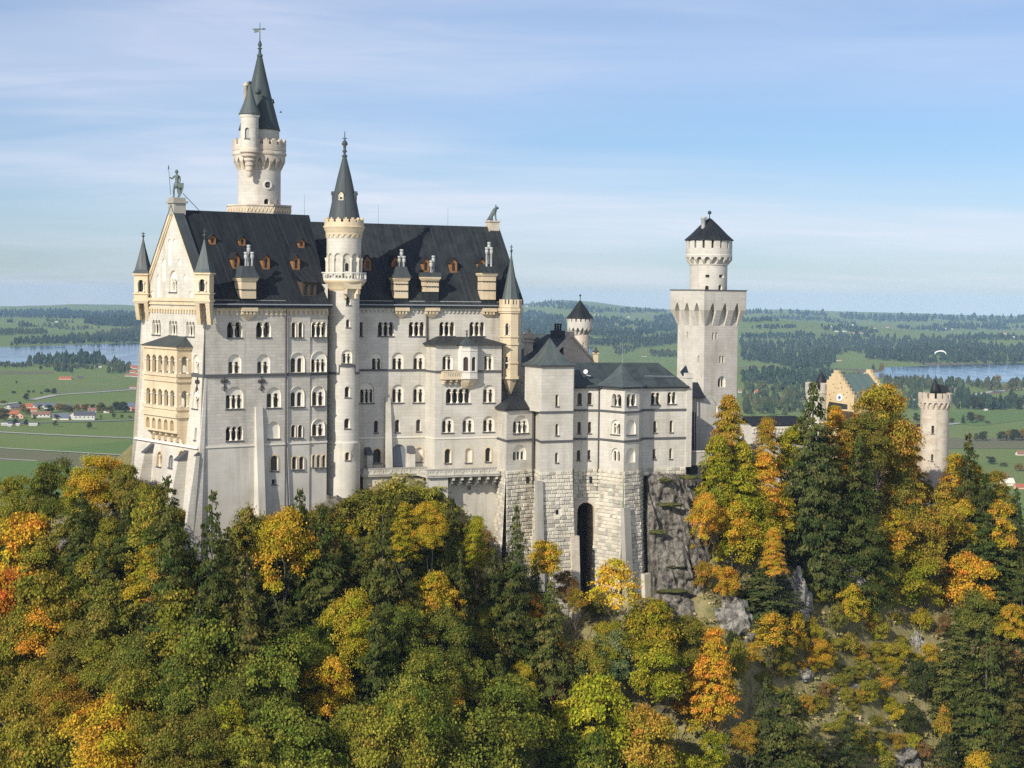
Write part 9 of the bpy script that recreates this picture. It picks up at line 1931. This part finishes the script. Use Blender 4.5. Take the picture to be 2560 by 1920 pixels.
# people on the castle road among the trees at the right
def person(px, py, Yd, Hp, cloth, label, seed):
    f = at(px, py, Yd); r = random.Random(seed); e = thing('person', label, 'person', f, 'walkers on the castle road'); s = Hp / 1.75; sp = r.uniform(.08, .2)
    vv = [((0, 0, .95), (.15, .11)), ((0, 0, 1.2), (.14, .10)), ((0, 0, 1.42), (.17, .11)), ((0, 0, 1.53), .06), ((0, -.01, 1.66), (.10, .115)), ((0, 0, 1.74), (.06, .07)), ((-.2, 0, 1.40), .06), ((-.25, .03, 1.12), .05), ((-.25, -.06, .9), .04), ((.2, 0, 1.40), .06), ((.25, .03, 1.12), .05), ((.24, -.08, .92), .04), ((-.1, 0, .88), .10), ((-.11, -sp * .5, .5), .075), ((-.11, sp * .4, .1), .055), ((-.11, sp * .4 - .14, .04), .045), ((.1, 0, .88), .10), ((.11, -sp, .52), .075), ((.11, -sp * .9, .1), .055), ((.11, -sp * .9 - .14, .04), .045)]
    vv = [(tuple(c * s for c in p), tuple(q * s for q in w) if isinstance(w, tuple) else w * s) for p, w in vv]
    skin_fig('body', vv, [(0, 1), (1, 2), (2, 3), (3, 4), (4, 5), (2, 6), (6, 7), (7, 8), (2, 9), (9, 10), (10, 11), (0, 12), (12, 13), (13, 14), (14, 15), (0, 16), (16, 17), (17, 18), (18, 19)], M[cloth], e, 1); e.rotation_euler = (0, 0, r.uniform(-1, 1)); return e
mat('cloth_dark', (.03, .03, .035), .9); mat('cloth_blue', (.05, .06, .09), .9)
for i, (x, y, c, lab) in enumerate(((2252, 1268, 'cloth_dark', 'walker in dark clothes, leftmost on the shaded castle road'), (2262, 1272, 'cloth_blue', 'walker in blue-grey clothes, second from the left on the shaded road'), (2271, 1275, 'cloth_dark', 'walker in dark clothes in the middle of the group on the shaded road'), (2279, 1272, 'cloth_dark', 'walker in dark clothes, rightmost on the shaded castle road'))): person(x, y, 306.0, 1.72, c, lab, i)

# ------------------------------------------------------------------ air: one even haze box round everything
mh = bpy.data.materials.new('haze_air'); mh.use_nodes = True; th_ = mh.node_tree; th_.nodes.clear(); oh_ = nd(th_, 'ShaderNodeOutputMaterial'); pv = nd(th_, 'ShaderNodeVolumePrincipled', inp={'Density': 2.8e-5, 'Anisotropy': -.3}); pv.inputs['Color'].default_value = (.43, .67, 1.0, 1); th_.links.new(pv.outputs[0], oh_.inputs['Volume']); mh.cycles.homogeneous_volume = True if hasattr(mh, 'cycles') and hasattr(mh.cycles, 'homogeneous_volume') else None
hb_ = MB().box((-14000, -60, -330), Vector((28000, 0, 0)), Vector((0, 18300, 0)), Vector((0, 0, 377))).build('haze', mh); tag(hb_, 'thin blue autumn haze over the plain', kind='stuff')


# far houses that look alike: tell them apart by their order along the horizon
same = {}
for o in COL.objects:
    if not o.parent and str(o.get('label', '')).startswith('tiny ') and o.get('category') == 'house': same.setdefault(o['label'], []).append(o)
for lab, os_ in same.items():
    os_.sort(key=lambda o: o.location.x / o.location.y)
    if len(os_) > 1:
        for i, o in enumerate(os_): o['label'] = lab.replace('far off ', '').replace('among the far hills ', '') + ', ' + ORD[i] + ' from left'
